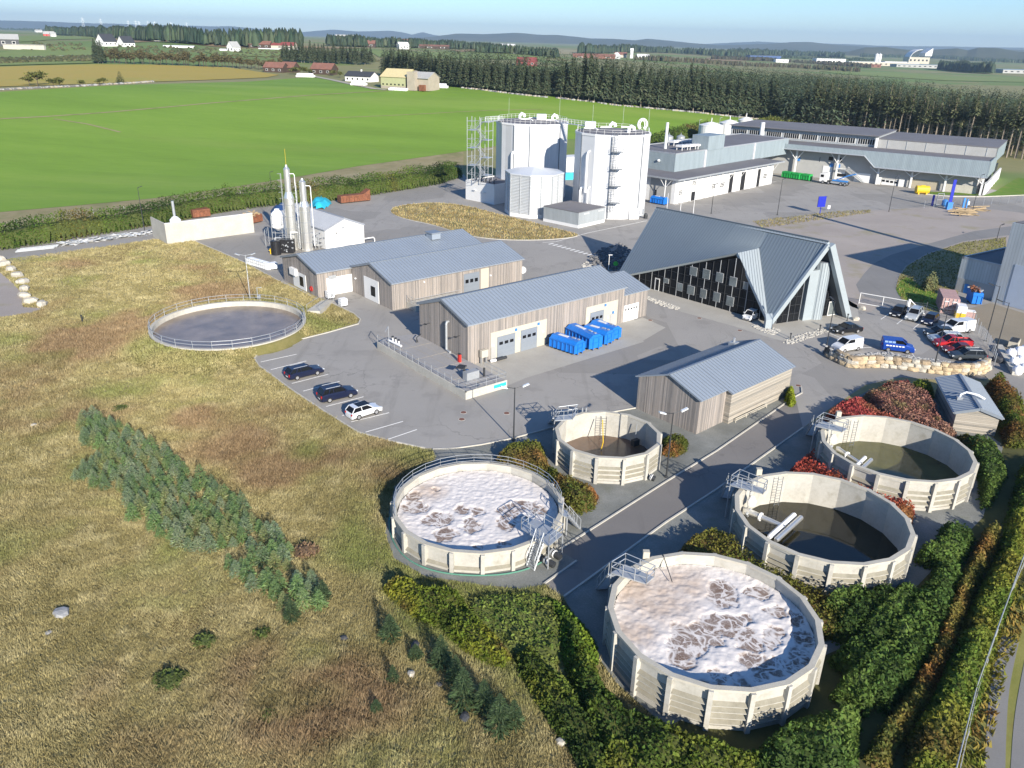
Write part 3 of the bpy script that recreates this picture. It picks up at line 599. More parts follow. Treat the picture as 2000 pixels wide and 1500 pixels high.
q=G(*c5(1325,1190),.9);RE=thing('hose_reel_post','red hose cabinet standing by the workshop gable corner','hose cabinet',q,R(40));MB().box((0,0,.55),(.3,.42,1.1),REDP).build('cabinet',RE);MB().box((0,0,1.13),(.36,.5,.06),DARKM).build('lid',RE)
q=G(*c5(1040,1085),.5);q.z=0;ST_=thing('hose_stand','dark steel hose stand leaning at the left corner of the workshop gable','hose stand',q,R(40));m=MB();m.tube([(0,0,0),(.3,.2,1.6),(1.2,.4,1.9)],.07,DARKM);m.tube([(.6,0,0),(.3,.2,1.6)],.06,DARKM);m.build('frame',ST_);MB().lathe((.2,-.2,.5),[(.1,0),(.5,.05),(.5,.25),(.1,.3)],DARKM,12).build('hose_drum',ST_)
q=C_.matrix_basis@Vector((2.2,-6.3,0));OU=thing('outdoor_unit','beige outdoor unit and pipe stubs by the workshop front corner','heat pump',q,R(40.3));MB().box((0,0,1.5),(1.1,.5,1.0),CREAM).build('cabinet',OU);m=MB();m.box((-.4,.1,.5),(.08,.4,1.0),GALV);m.box((.4,.1,.5),(.08,.4,1.0),GALV);m.build('bracket',OU);m=MB();m.tube([(1.6,-.6,.35),(3.4,-.6,.35)],.22,DARKM,8);m.tube([(.8,-.4,.3),(1.6,-.6,.35)],.2,WHITEP,8);m.build('pipe',OU)
# ------------------------------------------------------------------ shed D
D_=thing('timber_shed','grey board shed with stepped eave and vertical front boards beside the service road','shed',(17.79,83.12,0),R(42.2))
hD,sD=5.76,.37;wl,wr1,wr2,uS,LD=4.4,4.33,5.06,5.0,17.93
m=MB();P=[(0,-wr1,0),(0,wl,0),(0,wl,hD-sD*wl),(0,0,hD),(0,-wr1,hD-sD*wr1)];Q=[(uS,y,z)for _,y,z in P]
m.add(P+Q,[(0,4,3,2,1),(5,6,7,8,9),(0,1,6,5),(1,2,7,6),(4,0,5,9),(2,3,8,7),(3,4,9,8)],WOOD);m.build('front_wall',D_)
m=MB();P=[(uS,-wr2,0),(uS,wl,0),(uS,wl,hD-sD*wl),(uS,0,hD),(uS,-wr2,hD-sD*wr2)];Q=[(LD,y,z)for _,y,z in P]
m.add(P+Q,[(0,4,3,2,1),(5,6,7,8,9),(0,1,6,5),(1,2,7,6),(4,0,5,9),(2,3,8,7),(3,4,9,8)],WOODH);m.build('side_wall',D_)
for parts in(((-.25,LD+.2,wl+.3),),((-.25,uS-.25,-wr1-.25),(uS-.25,LD+.2,-wr2-.25))):
 m=MB()
 for u0,u1,ye in parts:slope_roof(m,u0,u1,0,hD+.02,ye,hD-sD*abs(ye)+.02,.13,ROOF,SEAM,.55)
 m.build('roof',D_)
MB().box((LD/2,0,hD+.2),(LD+.4,.3,.06),SEAM).build('ridge_cap',D_)
q=local(D_,c6(1440,1060),1,2.5);m=MB();m.box((q.x,2.4,5.1),(1.0,.9,.5),GALV);m.tube([(q.x,2.4,5.3),(q.x,2.4,5.9)],.15,GALV);m.build('roof_vent',D_)
m=MB();railing(m,[(uS+1,-wr2-.35,0),(uS+7.5,-wr2-.35,0)],.5,CREAM,2.2,.05);m.build('pipe_rail',D_)
# ------------------------------------------------------------------ small shed at the right
S_=thing('pump_shed','small horizontal board shed with zinc roof and a bent vent pipe beside red shrubs','shed',(52.64,81.87,0),R(74.7))
gable_house(S_,10.1,2.2,-2.2,2.34,2.34,3.04,WOODH,ROOF,SEAM,.3,.25,0,.45)
q=local(S_,z5(1420,935),1,1.2);m=MB();m.tube([(q.x,1.4,2.7),(q.x,1.4,3.3),(q.x+.2,.8,3.6),(q.x,-.4,3.5),(q.x,-1.2,3.1)],.12,WHITEP,8);m.box((q.x,1.4,2.8),(.6,.6,.5),GALV);m.build('vent_pipe',S_)
# ------------------------------------------------------------------ white gabled plant room W
W_=thing('plant_room','white panel plant room with grey corrugated roof behind the steel columns','plant room',(-35.19,163.34,0),R(133.1))
gable_house(W_,19.8,4.59,-4.59,3.84,3.84,5.66,WHITE,CLADG if 0 else M('light_corrugated_roof',(.44,.46,.50),.45,.2,.06,.3),M('corrugation_seams',(.30,.32,.36),.5,.2),.12,.1,0,.35)
plate(W_,0,0,-1,z6(1240,1215),z6(1318,998),M('pale_grey_door',(.45,.46,.5),.5),'door',.06,.05);plate(W_,0,0,-1,z6(1197,978),z6(1230,945),GALV,'vent_grille',.06);plate(W_,0,0,-1,z6(1115,1045),z6(1132,1028),DARKM,'wall_lamp',.12)
m=MB();a=local(W_,z6(1000,1190),0,-.15);b=local(W_,z6(1240,1165),0,-.15);m.tube([a,b],.07,GALV,6);m.build('wall_pipe',W_)
a=local(W_,z6(1490,1120),0,-.3);m=MB();yd=-1 if a.y<0 else 1;m.tube([(-.3,a.y,a.z),(-.3,a.y+yd*2.6,a.z),(-.3,a.y+yd*2.9,a.z-.3),(-.3,a.y+yd*2.9,0)],.11,WHITEP,8);m.build('bent_pipe',W_)
def column(name,label,base,top,r,cone,mat=STAIN):
 H=Hh(base,top);b=G(*base);t=thing(name,label,'steel column',b)
 MB().lathe((0,0,0),[(r*1.1,0),(r*1.1,.3),(r,.32),(r,H*.62)],mat,20).build('shell',t,smooth=False)
 MB().lathe((0,0,H*.62),[(r,0),(r*.62,H*.07),(r*.62,H*.33),(r*.25,H*.36),(r*.2,H*.38)],mat,18).build('upper_shell',t)
 m=MB();x=-r*1.25
 for y in(-.25,.25):m.tube([(x,y,.5),(x,y,H*.9)],.035,GALV,5)
 z=1
 while z<H*.9:m.tube([(x,-.25,z),(x,.25,z)],.025,GALV,4);z+=.6
 for z in np.arange(3,H*.9,1.2):m.tube([(x,-.3,z),(x-.5,-.3,z),(x-.7,0,z),(x-.5,.3,z),(x,.3,z)],.022,GALV,4)
 m.build('caged_ladder',t)
 m=MB();m.tube([(r*.6,0,H*.9),(r*1.3,0,H*.9),(r*1.45,0,H*.88),(r*1.45,0,1.0)],.08,WHITEP,6);m.build('down_pipe',t)
 for i in range(4):
  z=H*(.12+.14*i);MB().lathe((0,0,z),[(r*1.02,0),(r*1.06,.05),(r*1.02,.1)],GALV,20,False).build('ring_flange',t)
 return t,H
t1,H1=column('scrubber_column','taller stainless scrubber column with caged ladder beside the white tank',(573,487),(561,322),1.0,1);MB().tube([(0,0,H1),(0,0,H1+3)],.03,YELLOW,5).build('aerial',t1)
column('scrubber_column','shorter stainless scrubber column nearest the white plant room',(601,489),(594,348),1.05,1)
t=thing('process_tank','dark grey process vessel between the two stainless columns','tank',G(588,484));MB().lathe((0,0,0),[(.9,0),(.9,5.2),(.5,5.8),(.1,5.95)],GALV,16).build('shell',t);m=MB();m.tube([(.6,-.9,0),(.6,-.9,4.4),(-1.2,-.9,4.4)],.12,GALV);m.build('pipe',t)
t=thing('storage_tank','white conical topped plastic tank caged in a steel frame','tank',G(547,480))
MB().lathe((0,0,3.2),[(.3,0),(1.25,.7),(1.25,3.4),(.7,4.0),(.5,4.05),(.5,4.4),(.1,4.45)],WHITEP,18).build('shell',t)
m=MB();R2=1.5
for a in range(4):m.tube([(R2*math.cos(a*PI/2+.78),R2*math.sin(a*PI/2+.78),0),(R2*math.cos(a*PI/2+.78),R2*math.sin(a*PI/2+.78),6.2)],.07,GALV)
for z in(2.9,4.6,6.2):m.tube([(R2*math.cos(a*PI/2+.78),R2*math.sin(a*PI/2+.78),z)for a in range(5)],.06,GALV)
m.build('support_frame',t)
m=MB();railing(m,[(-2.6,-1,2.4),(-2.6,1.4,2.4)],1.1);m.tube([(-2.6,-1,0),(-2.6,-1,3.5)],.07,GALV);m.tube([(-2.6,1.4,0),(-2.6,1.4,3.5)],.07,GALV);m.build('side_ladder',t)
t=thing('blower_vessel','black cylindrical vessel at the foot of the caged white tank','vessel',G(540,497));MB().lathe((0,0,0),[(.95,0),(.95,2.7),(.85,2.8),(.1,2.85)],BLACK,18).build('shell',t);MB().tube([(0,0,2.8),(0,.2,3.3),(1.2,.2,3.3)],.12,GALV).build('pipe',t)
t=thing('heat_exchanger','black boxy pipework unit with foil wraps beside the black vessel','pipework unit',G(563,494))
MB().box((0,0,1.5),(2.6,1.5,2.6),BLACK).build('casing',t);m=MB()
for i in range(40):
 x,y,z=random.uniform(-1.3,1.3),-.78,random.uniform(.4,2.7);m.box((x,y,z),(random.uniform(.1,.4),.1,random.uniform(.05,.3)),random.choice((BLACK,BLACK,GALV)),0,Matrix.Rotation(random.uniform(-1,1),3,'Y'))
m.build('wrapping',t);m=MB();railing(m,[(-1.3,-.6,2.8),(1.3,-.6,2.8)],.8);m.tube([(.8,0,2.8),(.8,0,4.2),(2.2,0,4.2)],.1,WHITEP);m.build('top_rail',t)
t=thing('pipe_rack','tangle of galvanised valves and pipes at the plant room eave corner','pipe rack',G(628,486));m=MB()
for i in range(4):m.tube([(-2.6+i*.7,0,0),(-2.6+i*.7,0,2.8+.5*(i%2)),(-2.2+i*.7,.6,3.2)],.1,GALV)
for z in(.8,1.6,2.4):m.tube([(-2.9,-.1,z),(.4,-.1,z)],.09,GALV);m.box((-1.5+z,-.2,z),(.35,.3,.35),STAIN)
m.build('pipes',t);MB().box((-1.2,.4,1.6),(.8,.5,1.2),GALV).build('valve_cabinet',t)
q=G(c5(40,575)[0],c5(40,575)[1]);t=thing('tank_row','row of white plastic tanks caged near the left gable of the long hall','tank row',q,R(-38))
for i in range(5):MB().box(((i-2.6)*1.35,0,.65),(1.22,1.15,1.15),WHITEP).build('plastic_tank',t)
m=MB()
for z in(.12,.7,1.26):m.tube([(-4.3,-.62,z),(1.7,-.62,z)],.03,GALV,4);m.tube([(-4.3,.62,z),(1.7,.62,z)],.03,GALV,4)
for i in range(11):m.tube([(-4.3+.6*i,-.62,0),(-4.3+.6*i,-.62,1.3)],.025,GALV,4)
m.build('cage',t)
def ibc(px,label,rz=.7):
 t=thing('plastic_container',label,'container',G(*px),rz);MB().box((0,0,.72),(1.15,1.0,1.1),WHITEP).build('bottle',t);MB().box((0,0,.08),(1.2,1.05,.16),DARKM).build('pallet',t)
 m=MB()
 for z in(.4,.8,1.25):m.tube([(-.6,-.53,z),(.6,-.53,z),(.6,.53,z),(-.6,.53,z),(-.6,-.53,z)],.02,GALV,4)
 m.build('cage',t);return t
ibc(c5(117,585),'white container standing alone by the left gable of the long hall');ibc(c5(567,825),'white container with dark valve opposite the white panel door');
t=ibc(c5(482,775),'white container with a grey pump at the top of the pond steps')
MB().box((.1,-.58,.7),(.5,.2,.5),GALV).build('pump',t)
t=thing('satellite_dish','white satellite dish on a post at the far corner of the long hall','satellite dish',G(*c5(1735,665)));MB().tube([(0,0,0),(0,0,1.9)],.06,GALV).build('post',t);MB().lathe((0,0,0),[(.05,0),(.4,.05),(.62,.2)],WHITEP,14,False).build('dish',t).matrix_basis=Matrix.Translation((0,-.1,2.1))@Matrix.Rotation(R(70),4,'X')
# ------------------------------------------------------------------ flare wall: U-shaped concrete screen
n0,u_,v_,la,lb=boxpx((327,477),(497,454),(310,461));ha=Hh((327,477),(327,437))
t=thing('concrete_screen','tall pale concrete screen walls round a gas flare beside the hedge','screen wall',n0,math.atan2(u_.y,u_.x))
MB().box((la/2,.12,ha/2),(la,.24,ha),CONC).build('front_wall',t);MB().box((.12,lb/2+.12,ha/2),(.236,lb,ha-.02),CONC).build('side_wall',t);MB().box((la-.12,1.6,ha/2),(.236,2.7,ha-.02),CONC).build('side_wall',t)
MB().box((la/2,.12,ha+.02),(la+.02,.3,.06),WHITE).build('coping',t)
t=thing('gas_flare','slim steel flare stack with white vessel behind the concrete screen','flare',t.matrix_basis@Vector((3.2,3.0,0)));MB().tube([(0,0,0),(0,0,8)],.28,GALV,10).build('stack',t);MB().lathe((.3,-.6,0),[(1.1,0),(1.1,4.3),(.5,4.9),(.1,5.0)],WHITEP,14).build('vessel',t)
# ------------------------------------------------------------------ A-shaped office house
def rp(px,P,n):
 o=Vector((0,0,CAMH));d=ray(*px);return o+d*((P-o).dot(n)/d.dot(n))
Fo,Go=G(1499,641),G(1652,618);Lr=G(1282,405,11.5)
nv=Vector((-(Go-Fo).y,(Go-Fo).x,0));Rr_=rp((1619,472),Fo,nv)
Ft=Vector((Fo.x,Fo.y,1.1));nm=(Lr-Ft).cross(Rr_-Ft).normalized();nm=nm if nm.z>0 else-nm
K_=G(1203,541,1.2);Kp=rp((1203,541),Ft,nm);Q_=rp((1483,484.5),Ft,nm);T0=rp((1441,494),Ft,nm);dT=ray(1441,494).normalized();T_=T0-dT*5.2;rdv=(Rr_-Lr).normalized()
wl0,wr0=G(1225,551),G(1512,633);wd=(wr0-wl0).normalized();wang=math.atan2(wd.y,wd.x);wlen=(wr0-wl0).length
AF=thing('office_house','office with a huge blue grey folded roof, black glass front and round stair shaft','office building',(wl0.x,wl0.y,0),wang)
Kb=Lr+(Go-Rr_);Kb.z=.6;Gb=Vector((Go.x,Go.y,.3))
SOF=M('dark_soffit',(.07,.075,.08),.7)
def roofpart(name,faces,thick,mat,edge,seams=None,sdir=None,pitch=.62):
 m=MB()
 for f in faces:
  n=(f[1]-f[0]).cross(f[2]-f[0]).normalized();n=n if n.z>0 else-n;k=len(f);lo=[p-n*thick for p in f]
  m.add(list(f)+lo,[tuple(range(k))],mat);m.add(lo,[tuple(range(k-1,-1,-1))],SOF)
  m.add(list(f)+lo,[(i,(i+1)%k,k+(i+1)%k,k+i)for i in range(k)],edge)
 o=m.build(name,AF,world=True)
 if seams:
  m=MB()
  for f in faces:
   n=(f[1]-f[0]).cross(f[2]-f[0]).normalized();n=n if n.z>0 else-n
   ds=(sdir-n*sdir.dot(n)).normalized();ac=n.cross(ds);pts=[((p-f[0]).dot(ac),(p-f[0]).dot(ds))for p in f]
   a0,a1=min(p[0]for p in pts),max(p[0]for p in pts);a=a0+pitch*.5
   while a<a1:
    ts=[]
    for i in range(len(pts)):
     (xa,ya),(xb,yb)=pts[i],pts[(i+1)%len(pts)]
     if(xa>a)!=(xb>a):ts.append(ya+(yb-ya)*(a-xa)/(xb-xa))
    ts.sort()
    for q in range(0,len(ts)-1,2):
     A=f[0]+ac*a+ds*ts[q]+n*.03;B=f[0]+ac*a+ds*ts[q+1]+n*.03;mid=(A+B)/2
     Rm=Matrix((ac,ds,n)).transposed();m.box(mid,(.04,(B-A).length,.06),seams,rot=Rm)
    a+=pitch
  m.build(name+'_seams',o,world=False).matrix_basis=AF.matrix_basis.inverted()
 return o
sdir=(Kp-Lr).normalized();tq=((Q_-Lr).dot(rdv)-sdir.dot(rdv)*(Q_-Lr).cross(rdv).length/sdir.cross(rdv).length);Rq=Lr+rdv*tq
roofpart('roof',[[Rq,Rr_,Ft,Q_]],.5,AROOF,ALIGHT,ASEAM,sdir)
roofpart('roof_fold',[[T_,Q_,Ft]],.45,ALIGHT,ALIGHT,SEAM,(Ft-Q_).normalized(),.5)
NG=16;fq_=(Rq-Q_).length/((Rq-Q_).length+(Q_-T_).length)
def redge(t):return Rq.lerp(Q_,t/fq_)if t<fq_ else Q_.lerp(T_,(t-fq_)/(1-fq_))
def patch(u,t):p=Lr.lerp(K_,t).lerp(redge(t),u);q=Lr.lerp(K_,t).lerp(Rq.lerp(T_,t),u);return q.lerp(p,u**3)
pg=[[patch(i/NG,j/NG)for j in range(NG+1)]for i in range(NG+1)];vs=[p for r_ in pg for p in r_];lo=[p-nm*.5 for p in vs];w1_=NG+1
fq=[(i*w1_+j,(i+1)*w1_+j,(i+1)*w1_+j+1,i*w1_+j+1)for i in range(NG)for j in range(NG)]
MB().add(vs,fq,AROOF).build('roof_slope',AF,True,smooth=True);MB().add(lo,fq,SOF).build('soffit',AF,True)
m=MB();n2=len(vs);bd=[i*w1_+NG for i in range(w1_)];be=list(range(w1_))
for B_ in(bd,be):m.add([vs[k]for k in B_]+[lo[k]for k in B_],[(k,k+1,w1_+k+1,w1_+k)for k in range(NG)],ALIGHT)
m.build('roof_fascia',AF,True);m=MB();ns=int((Rq-Lr).length/.62)
for k in range(1,ns):
 m.tube([patch(k/ns,j/NG)+nm*.03 for j in range(NG+1)],.035,ASEAM,4)
m.build('roof_slope_seams',AF,True)
roofpart('rear_roof',[[Rr_+Vector((0,0,-.05)),Lr+Vector((0,0,-.05)),Kb,Gb]],.5,AROOF,ALIGHT,ASEAM,(Kb-Lr).normalized())
m=MB();m.tube([Lr+Vector((0,0,.05)),Rr_+Vector((0,0,.05))],.12,ASEAM);m.build('ridge_cap',AF,True)
def beam(m,a,b,w_,h_,mat):
 d=(b-a);L=d.length;d.normalize();s_=d.cross(Vector((0,0,1))).normalized();u_=s_.cross(d);m.box((a+b)/2,(L,w_,h_),mat,rot=Matrix((d,s_,u_)).transposed())
m=MB();beam(m,Rr_+Vector((.2,-.4,-.4)),Go+Vector((.1,-.4,0)),.9,1.0,ALIGHT);m.build('gable_beam',AF,True)
m=MB();beam(m,Rr_+Vector((-.1,-.35,-.5)),Ft+Vector((.3,-.1,-.2)),.5,.7,ALIGHT);m.build('gable_beam',AF,True)
m=MB();m.prism([(Fo.x-.55,Fo.y-.5),(Fo.x+.55,Fo.y-.35),(Fo.x+.6,Fo.y+.6),(Fo.x-.5,Fo.y+.5)],0,[1.5,1.5,2.2,2.2],ALIGHT);m.build('roof_foot',AF,True)
tris=[(vs[a],vs[b],vs[c])for q in fq for a,b,c in(q[:3],(q[0],q[2],q[3]))]+[(Rq,Rr_,Ft),(Rq,Ft,Q_),(T_,Q_,Ft),(Rr_,Lr,Kb),(Rr_,Kb,Gb)]
def roofz(x,y):
 best=None
 for a,b,c in tris:
  d=(b.y-c.y)*(a.x-c.x)+(c.x-b.x)*(a.y-c.y)
  u=((b.y-c.y)*(x-c.x)+(c.x-b.x)*(y-c.y))/d;v=((c.y-a.y)*(x-c.x)+(a.x-c.x)*(y-c.y))/d;w_=1-u-v
  if min(u,v,w_)>-.02:
   z=a.z*u+b.z*v+c.z*w_;best=z if best is None else min(best,z)
 if best is None:
  for a,b in((K_,T_),(T_,Ft)):
   if a.x<=x<=b.x:return a.z+(b.z-a.z)*(x-a.x)/(b.x-a.x)+.15
 return best
def glasswall(name,a,b,step,parent,mirror=1):
 m=MB();fr=MB();L=(b-a).length;n=max(2,int(L/step));d=(b-a).normalized();nn=Vector((d.y,-d.x,0))*mirror;P=[]
 for i in range(n*4+1):
  p=a.lerp(b,i/(n*4));z=roofz(p.x,p.y);z=.3 if z is None else max(.3,z-.55);P.append((p,z))
 for(p,z),(q,zz)in zip(P[:-1],P[1:]):m.add([(p.x,p.y,0),(q.x,q.y,0),(q.x,q.y,zz),(p.x,p.y,z)],[(0,1,2,3)],GLASSD)
 o=m.build(name,parent,True)
 for i in range(0,len(P),4):
  p,z=P[i];fr.box((p.x+nn.x*.05,p.y+nn.y*.05,z/2),(.07,.1,z),DARKM if i%8 else GALV,math.atan2(d.y,d.x))
 for h in(1.35,2.75,4.1,5.4):
  seg=[(p,z)for p,z in P if z>h]
  if len(seg)>1:fr.tube([(seg[0][0]+nn*.04)+Vector((0,0,h)),(seg[-1][0]+nn*.04)+Vector((0,0,h))],.035,DARKM,4)
 fr.build('mullion',o,False).matrix_basis=parent.matrix_basis.inverted();return o
gw=glasswall('glass_front',wl0,wr0,1.35,AF)
def awin(bl,tr,frame=True,mat=GLASSP):
 r=wrect(AF,1,0,bl,tr);o=plate(AF,1,0,-1,bl,tr,M('grey_window_frame',(.33,.335,.34),.5),'window',.09)
 k,lo,hi,a,b=r;plate(AF,1,-.09,-1,None,None,mat,'window_pane',.02,None,o,(k,lo+.06,hi-.06,a+.06,b-.06))
for x0,y0,x1,y1 in((640,556,706,503),(742,582,808,522),(848,608,915,548),(955,640,1022,583),(1065,668,1108,620),(432,618,478,592),(540,680,590,630),(620,706,684,652),(722,736,780,678),(826,763,890,705),(930,796,998,738)):
 awin(za(x0,y0),za(x1,y1))
plate(AF,1,0,-1,za(360,672),za(405,590),FRAMEW,'door',.1,.03);plate(AF,1,-.1,-1,za(367,668),za(398,598),GLASSD,'door_pane',.02,.12)
fd=(Go-Fo).normalized();c0=wr0+fd*.2;f1=G(1562,621)
m=glasswall('glass_gable',c0,c0+fd*4.6,1.1,AF)
cyl=G(1588,620);rc=1.3;hc=Hh((1583,622),(1596,512))
m=MB();m.lathe((cyl.x,cyl.y,0),[(rc,0),(rc,hc)],ALIGHT,24);m.box((cyl.x-fd.x*1.6,cyl.y-fd.y*1.6-.3,hc*.44),(2.4,.9,hc*.88),ALIGHT,math.atan2(fd.y,fd.x));m.lathe((cyl.x,cyl.y,hc),[(rc+.05,0),(rc+.05,.12)],SEAM,24);m.build('stair_shaft',AF,True)
m=MB()
for a in np.arange(0,2*PI,PI/10):m.box((cyl.x+(rc+.01)*math.cos(a),cyl.y+(rc+.01)*math.sin(a),hc/2),(.05,.05,hc),SEAM,a)
m.build('shaft_seam',AF,True)
g0=cyl+fd*1.3;glasswall('glass_gable',g0,g0+fd*4.2,1.0,AF)
def face_door(base,w_,h_,name):
 b=G(*base);m=MB();a=math.atan2(fd.y,fd.x);m.box((b.x,b.y-.05,h_/2),(w_,.12,h_),FRAMEW,a);o=m.build(name,AF,True)
 MB().box((b.x+fd.y*.07,b.y-fd.x*.07-.05,h_/2+.02),(w_-.28,.02,h_-.3),GLASSP,a).build('door_pane',o).matrix_basis=AF.matrix_basis.inverted()
face_door(za(1493,900),1.05,2.5,'door');face_door(za(1693,876),1.05,2.5,'door');face_door(za(1780,878),2.6,2.4,'door')
# ------------------------------------------------------------------ the two digesters
LADR=M('ladder_steel',(.17,.19,.215),.5,.4)
def digester(label,c,r,h,n,ph,seams):
 t=thing('digester_tank',label,'digester',c)
 MB().lathe((0,0,0),[(r,0),(r,h)],CLADW,n,True,ph).build('shell',t)
 MB().lathe((0,0,h),[(r+.12,-.35),(r+.12,.12),(r-.3,.14)],WHITE,n,False,ph).build('rim_flashing',t)
 MB().lathe((0,0,h),[(r-.25,.02),(.8,.9),(.1,.95)],TARFELT,n,True,ph).build('roof',t)
 m=MB()
 for k in seams:a=ph+2*PI*k/n;m.box((math.cos(a)*(r+.04),math.sin(a)*(r+.04),h/2),(.14,.22,h*.98),LADR,a)
 m.build('joint_cover',t)
 m=MB();railing(m,[((r-.4)*math.cos(2*PI*k/n+ph),(r-.4)*math.sin(2*PI*k/n+ph),h+.1)for k in range(n)],1.15,WHITE,1.6,.03,True);m.build('railing',t);return t
hD_=19.7
cR=Vector((23.5,205.9,0));cL=Vector((3.9,228.3,0))
dR=digester('white ribbed digester with a caged ladder, nearest the grey roofed plant box',cR,9.36,hD_,14,.1,(8,10,12))
dL=digester('white ribbed digester joined to the zigzag stair tower',cL,9.9,hD_,14,.15,(9,10,12))
def topgear(t,spec):
 for kind,x,y in spec:
  z=hD_+.25
  if kind=='box':MB().box((x,y,z+1.1),(2.6,1.9,1.5),WHITE).build('roof_cabinet',t);MB().box((x,y,z+.2),(3,2.2,.2),GALV).build('cabinet_stand',t)
  if kind=='fan':MB().tube([(x,y,z),(x,y,z+1.0),(x+.5,y,z+1.6),(x+1.2,y,z+1.3),(x+1.3,y,z+.7)],.42,WHITEP,10).build('roof_cowl',t)
  if kind=='pipe':MB().tube([(x,y,z+.6),(x+2.5,y-.4,z+.7),(x+3.2,y-1.5,z+.4)],.18,WHITEP,6).build('roof_pipe',t)
  if kind=='loop':MB().tube([(x+1.1*math.cos(a),y,z+1.5+1.3*math.sin(a))for a in np.linspace(-1.0,PI+1.0,14)],.22,WHITEP,8).build('gas_loop',t);MB().tube([(x+.6*math.cos(a),y+.1,z+1.4+1.0*math.sin(a))for a in np.linspace(-1.0,PI+1.0,12)],.12,WHITEP,8).build('gas_loop',t)
  if kind=='rod':MB().tube([(x,y,z),(x,y,z+5.5)],.03,GALV,4).build('lightning_rod',t)
topgear(dL,[('fan',-3.5,2.5),('box',2.4,-1),('fan',5.4,.5),('pipe',-3.2,-2.5),('pipe',-1,1),('rod',-6.5,4),('rod',7.5,4.5),('pipe',3.5,-4)])
topgear(dR,[('box',-5.5,2.8),('fan',-.5,3.2),('fan',3.2,-4.5),('pipe',-7.2,-.5),('pipe',-3,2),('loop',7.4,2.2),('box',3.6,3.6)if 0 else('pipe',2.4,4),('rod',-4.6,7),('rod',8.4,-1),('rod',3,6)])
def side(t,r,az):return Vector((r*math.sin(az),-r*math.cos(az),0))
def sidepipe(t,r,az,z0,z1_,rr,name='side_pipe',foot=None):
 p=side(t,r+rr+.15,az);q=side(t,r-.1,az);pts=[(p.x,p.y,z0),(p.x,p.y,z1_-.6),(p.x+.2,p.y+.2,z1_),(q.x+.5,q.y,z1_+.4)]
 if foot:pts=[(p.x+foot[0],p.y+foot[1],z0),(p.x,p.y,z0+.4)]+pts[1:]
 MB().tube(pts,rr,WHITEP,8).build(name,t)
sidepipe(dL,9.9,-.55,4,12.5,.28);sidepipe(dR,9.36,-.75,6,15.6,.25);sidepipe(dR,9.36,-.92,1,6.8,.3,'side_pipe',(-1.5,-.5));sidepipe(dR,9.36,-.68,.8,7.2,.16)
m=MB();m.tube([side(dR,9.7,-.8)+Vector((0,0,.6)),side(dR,13,-1.2)+Vector((0,0,.8)),side(dR,14,-1.4)+Vector((0,0,2.2))],.3,WHITEP,8);m.tube([side(dR,9.7,-.7)+Vector((0,0,.4)),side(dR,13,-1.1)+Vector((0,0,.5))],.2,GALV,8);m.build('ground_pipe',dR)
aL=.0;m=MB();p=side(dR,9.7,aL)
for dx in(-.35,.35):m.tube([(p.x+dx-.4,p.y-.1,.5),(p.x+dx-.4,p.y,hD_+1.1)],.04,LADR,5)
for z in np.arange(.7,hD_,.5):m.tube([(p.x-.75,p.y,z),(p.x-.05,p.y,z)],.025,LADR,4)
m.build('ladder',dR)
m=MB()
for k in range(4):
 z=4.2+4.0*k;m.box((p.x+.3,p.y-.7,z),(2.4,1.4,.12),LADR);railing(m,[(p.x-.9,p.y-.1,z),(p.x-.9,p.y-1.4,z),(p.x+1.5,p.y-1.4,z),(p.x+1.5,p.y-.1,z)],1.1,LADR,1.3,.03)
m.build('ladder_platform',dR)
m=MB()
for k in range(5):
 for z in np.arange(.9+4.0*k+1.4,4.0*k+4.0,.8):m.tube([(p.x-.8,p.y,z),(p.x-.8,p.y-.8,z),(p.x,p.y-.8,z),(p.x,p.y,z)],.04,LADR,4)
for dx in(-.8,0):m.tube([(p.x+dx,p.y-.8,2.4),(p.x+dx,p.y-.8,hD_+1)],.045,LADR,4)
m.build('ladder_cage',dR)
t=thing('pump_cabinet','small white cabinet with pump at the foot of the right digester','cabinet',G(*z1(1680,1090)));MB().box((0,.8,1.25),(2.5,1.9,2.5),WHITE,.25).build('cabinet',t);m=MB();m.tube([(1.5,.6,.8),(2.6,1.0,1.0),(2.6,1,2.4)],.25,GALV,8);m.lathe((3.3,1.2,0),[(.5,0),(.5,.9),(.3,1.3)],DARKM,10);m.build('pump',t)
wk=thing('roof_walkway','steel walkway bridging the two digester roofs','walkway',(0,0,hD_));a,b=Vector((cL.x+7.2,cL.y-6.4,.5)),Vector((cR.x-5.2,cR.y+7.3,.5));m=MB();beam(m,a,b,1.2,.15,GALV);m.build('deck',wk);m=MB()
dd=(b-a).normalized();nn=Vector((-dd.y,dd.x,0))*.6
for s_ in(1,-1):railing(m,[a+nn*s_,b+nn*s_],1.1,WHITE,1.2,.035)
m.build('railing',wk)
n0,u_,v_,la,lb=boxpx((965,400),(909.6,389),(1012,388));hb=Hh((965,400),(965,363))
PB=thing('plant_box','flat roofed pale plant building under the zigzag stair tower','plant building',n0,math.atan2(u_.y,u_.x));sg=1 if Vector((-u_.y,u_.x,0)).dot(v_)>0 else-1
MB().box((la/2,sg*lb/2,hb/2),(la,lb,hb),WHITE).build('wall',PB);m=MB()
for c,d in(((la/2,sg*.12),(la,.24)),((la/2,sg*(lb-.12)),(la,.24)),((.12,sg*lb/2),(.238,lb)),((la-.12,sg*lb/2),(.238,lb))):m.box((c[0],c[1],hb+.12),(d[0]+.02,d[1]+.02,.34),WHITE)
m.build('parapet',PB);MB().box((la/2,sg*lb/2,hb+.03),(la-.5,lb-.5,.06),TARFELT).build('roof',PB)
for px in((140,805),(235,830)):q=local(PB,z1(*px),1,0);MB().box((q.x,-sg*.25,q.z),(1.0,.5,.1),WHITE).build('lamp_canopy',PB)
m=MB()
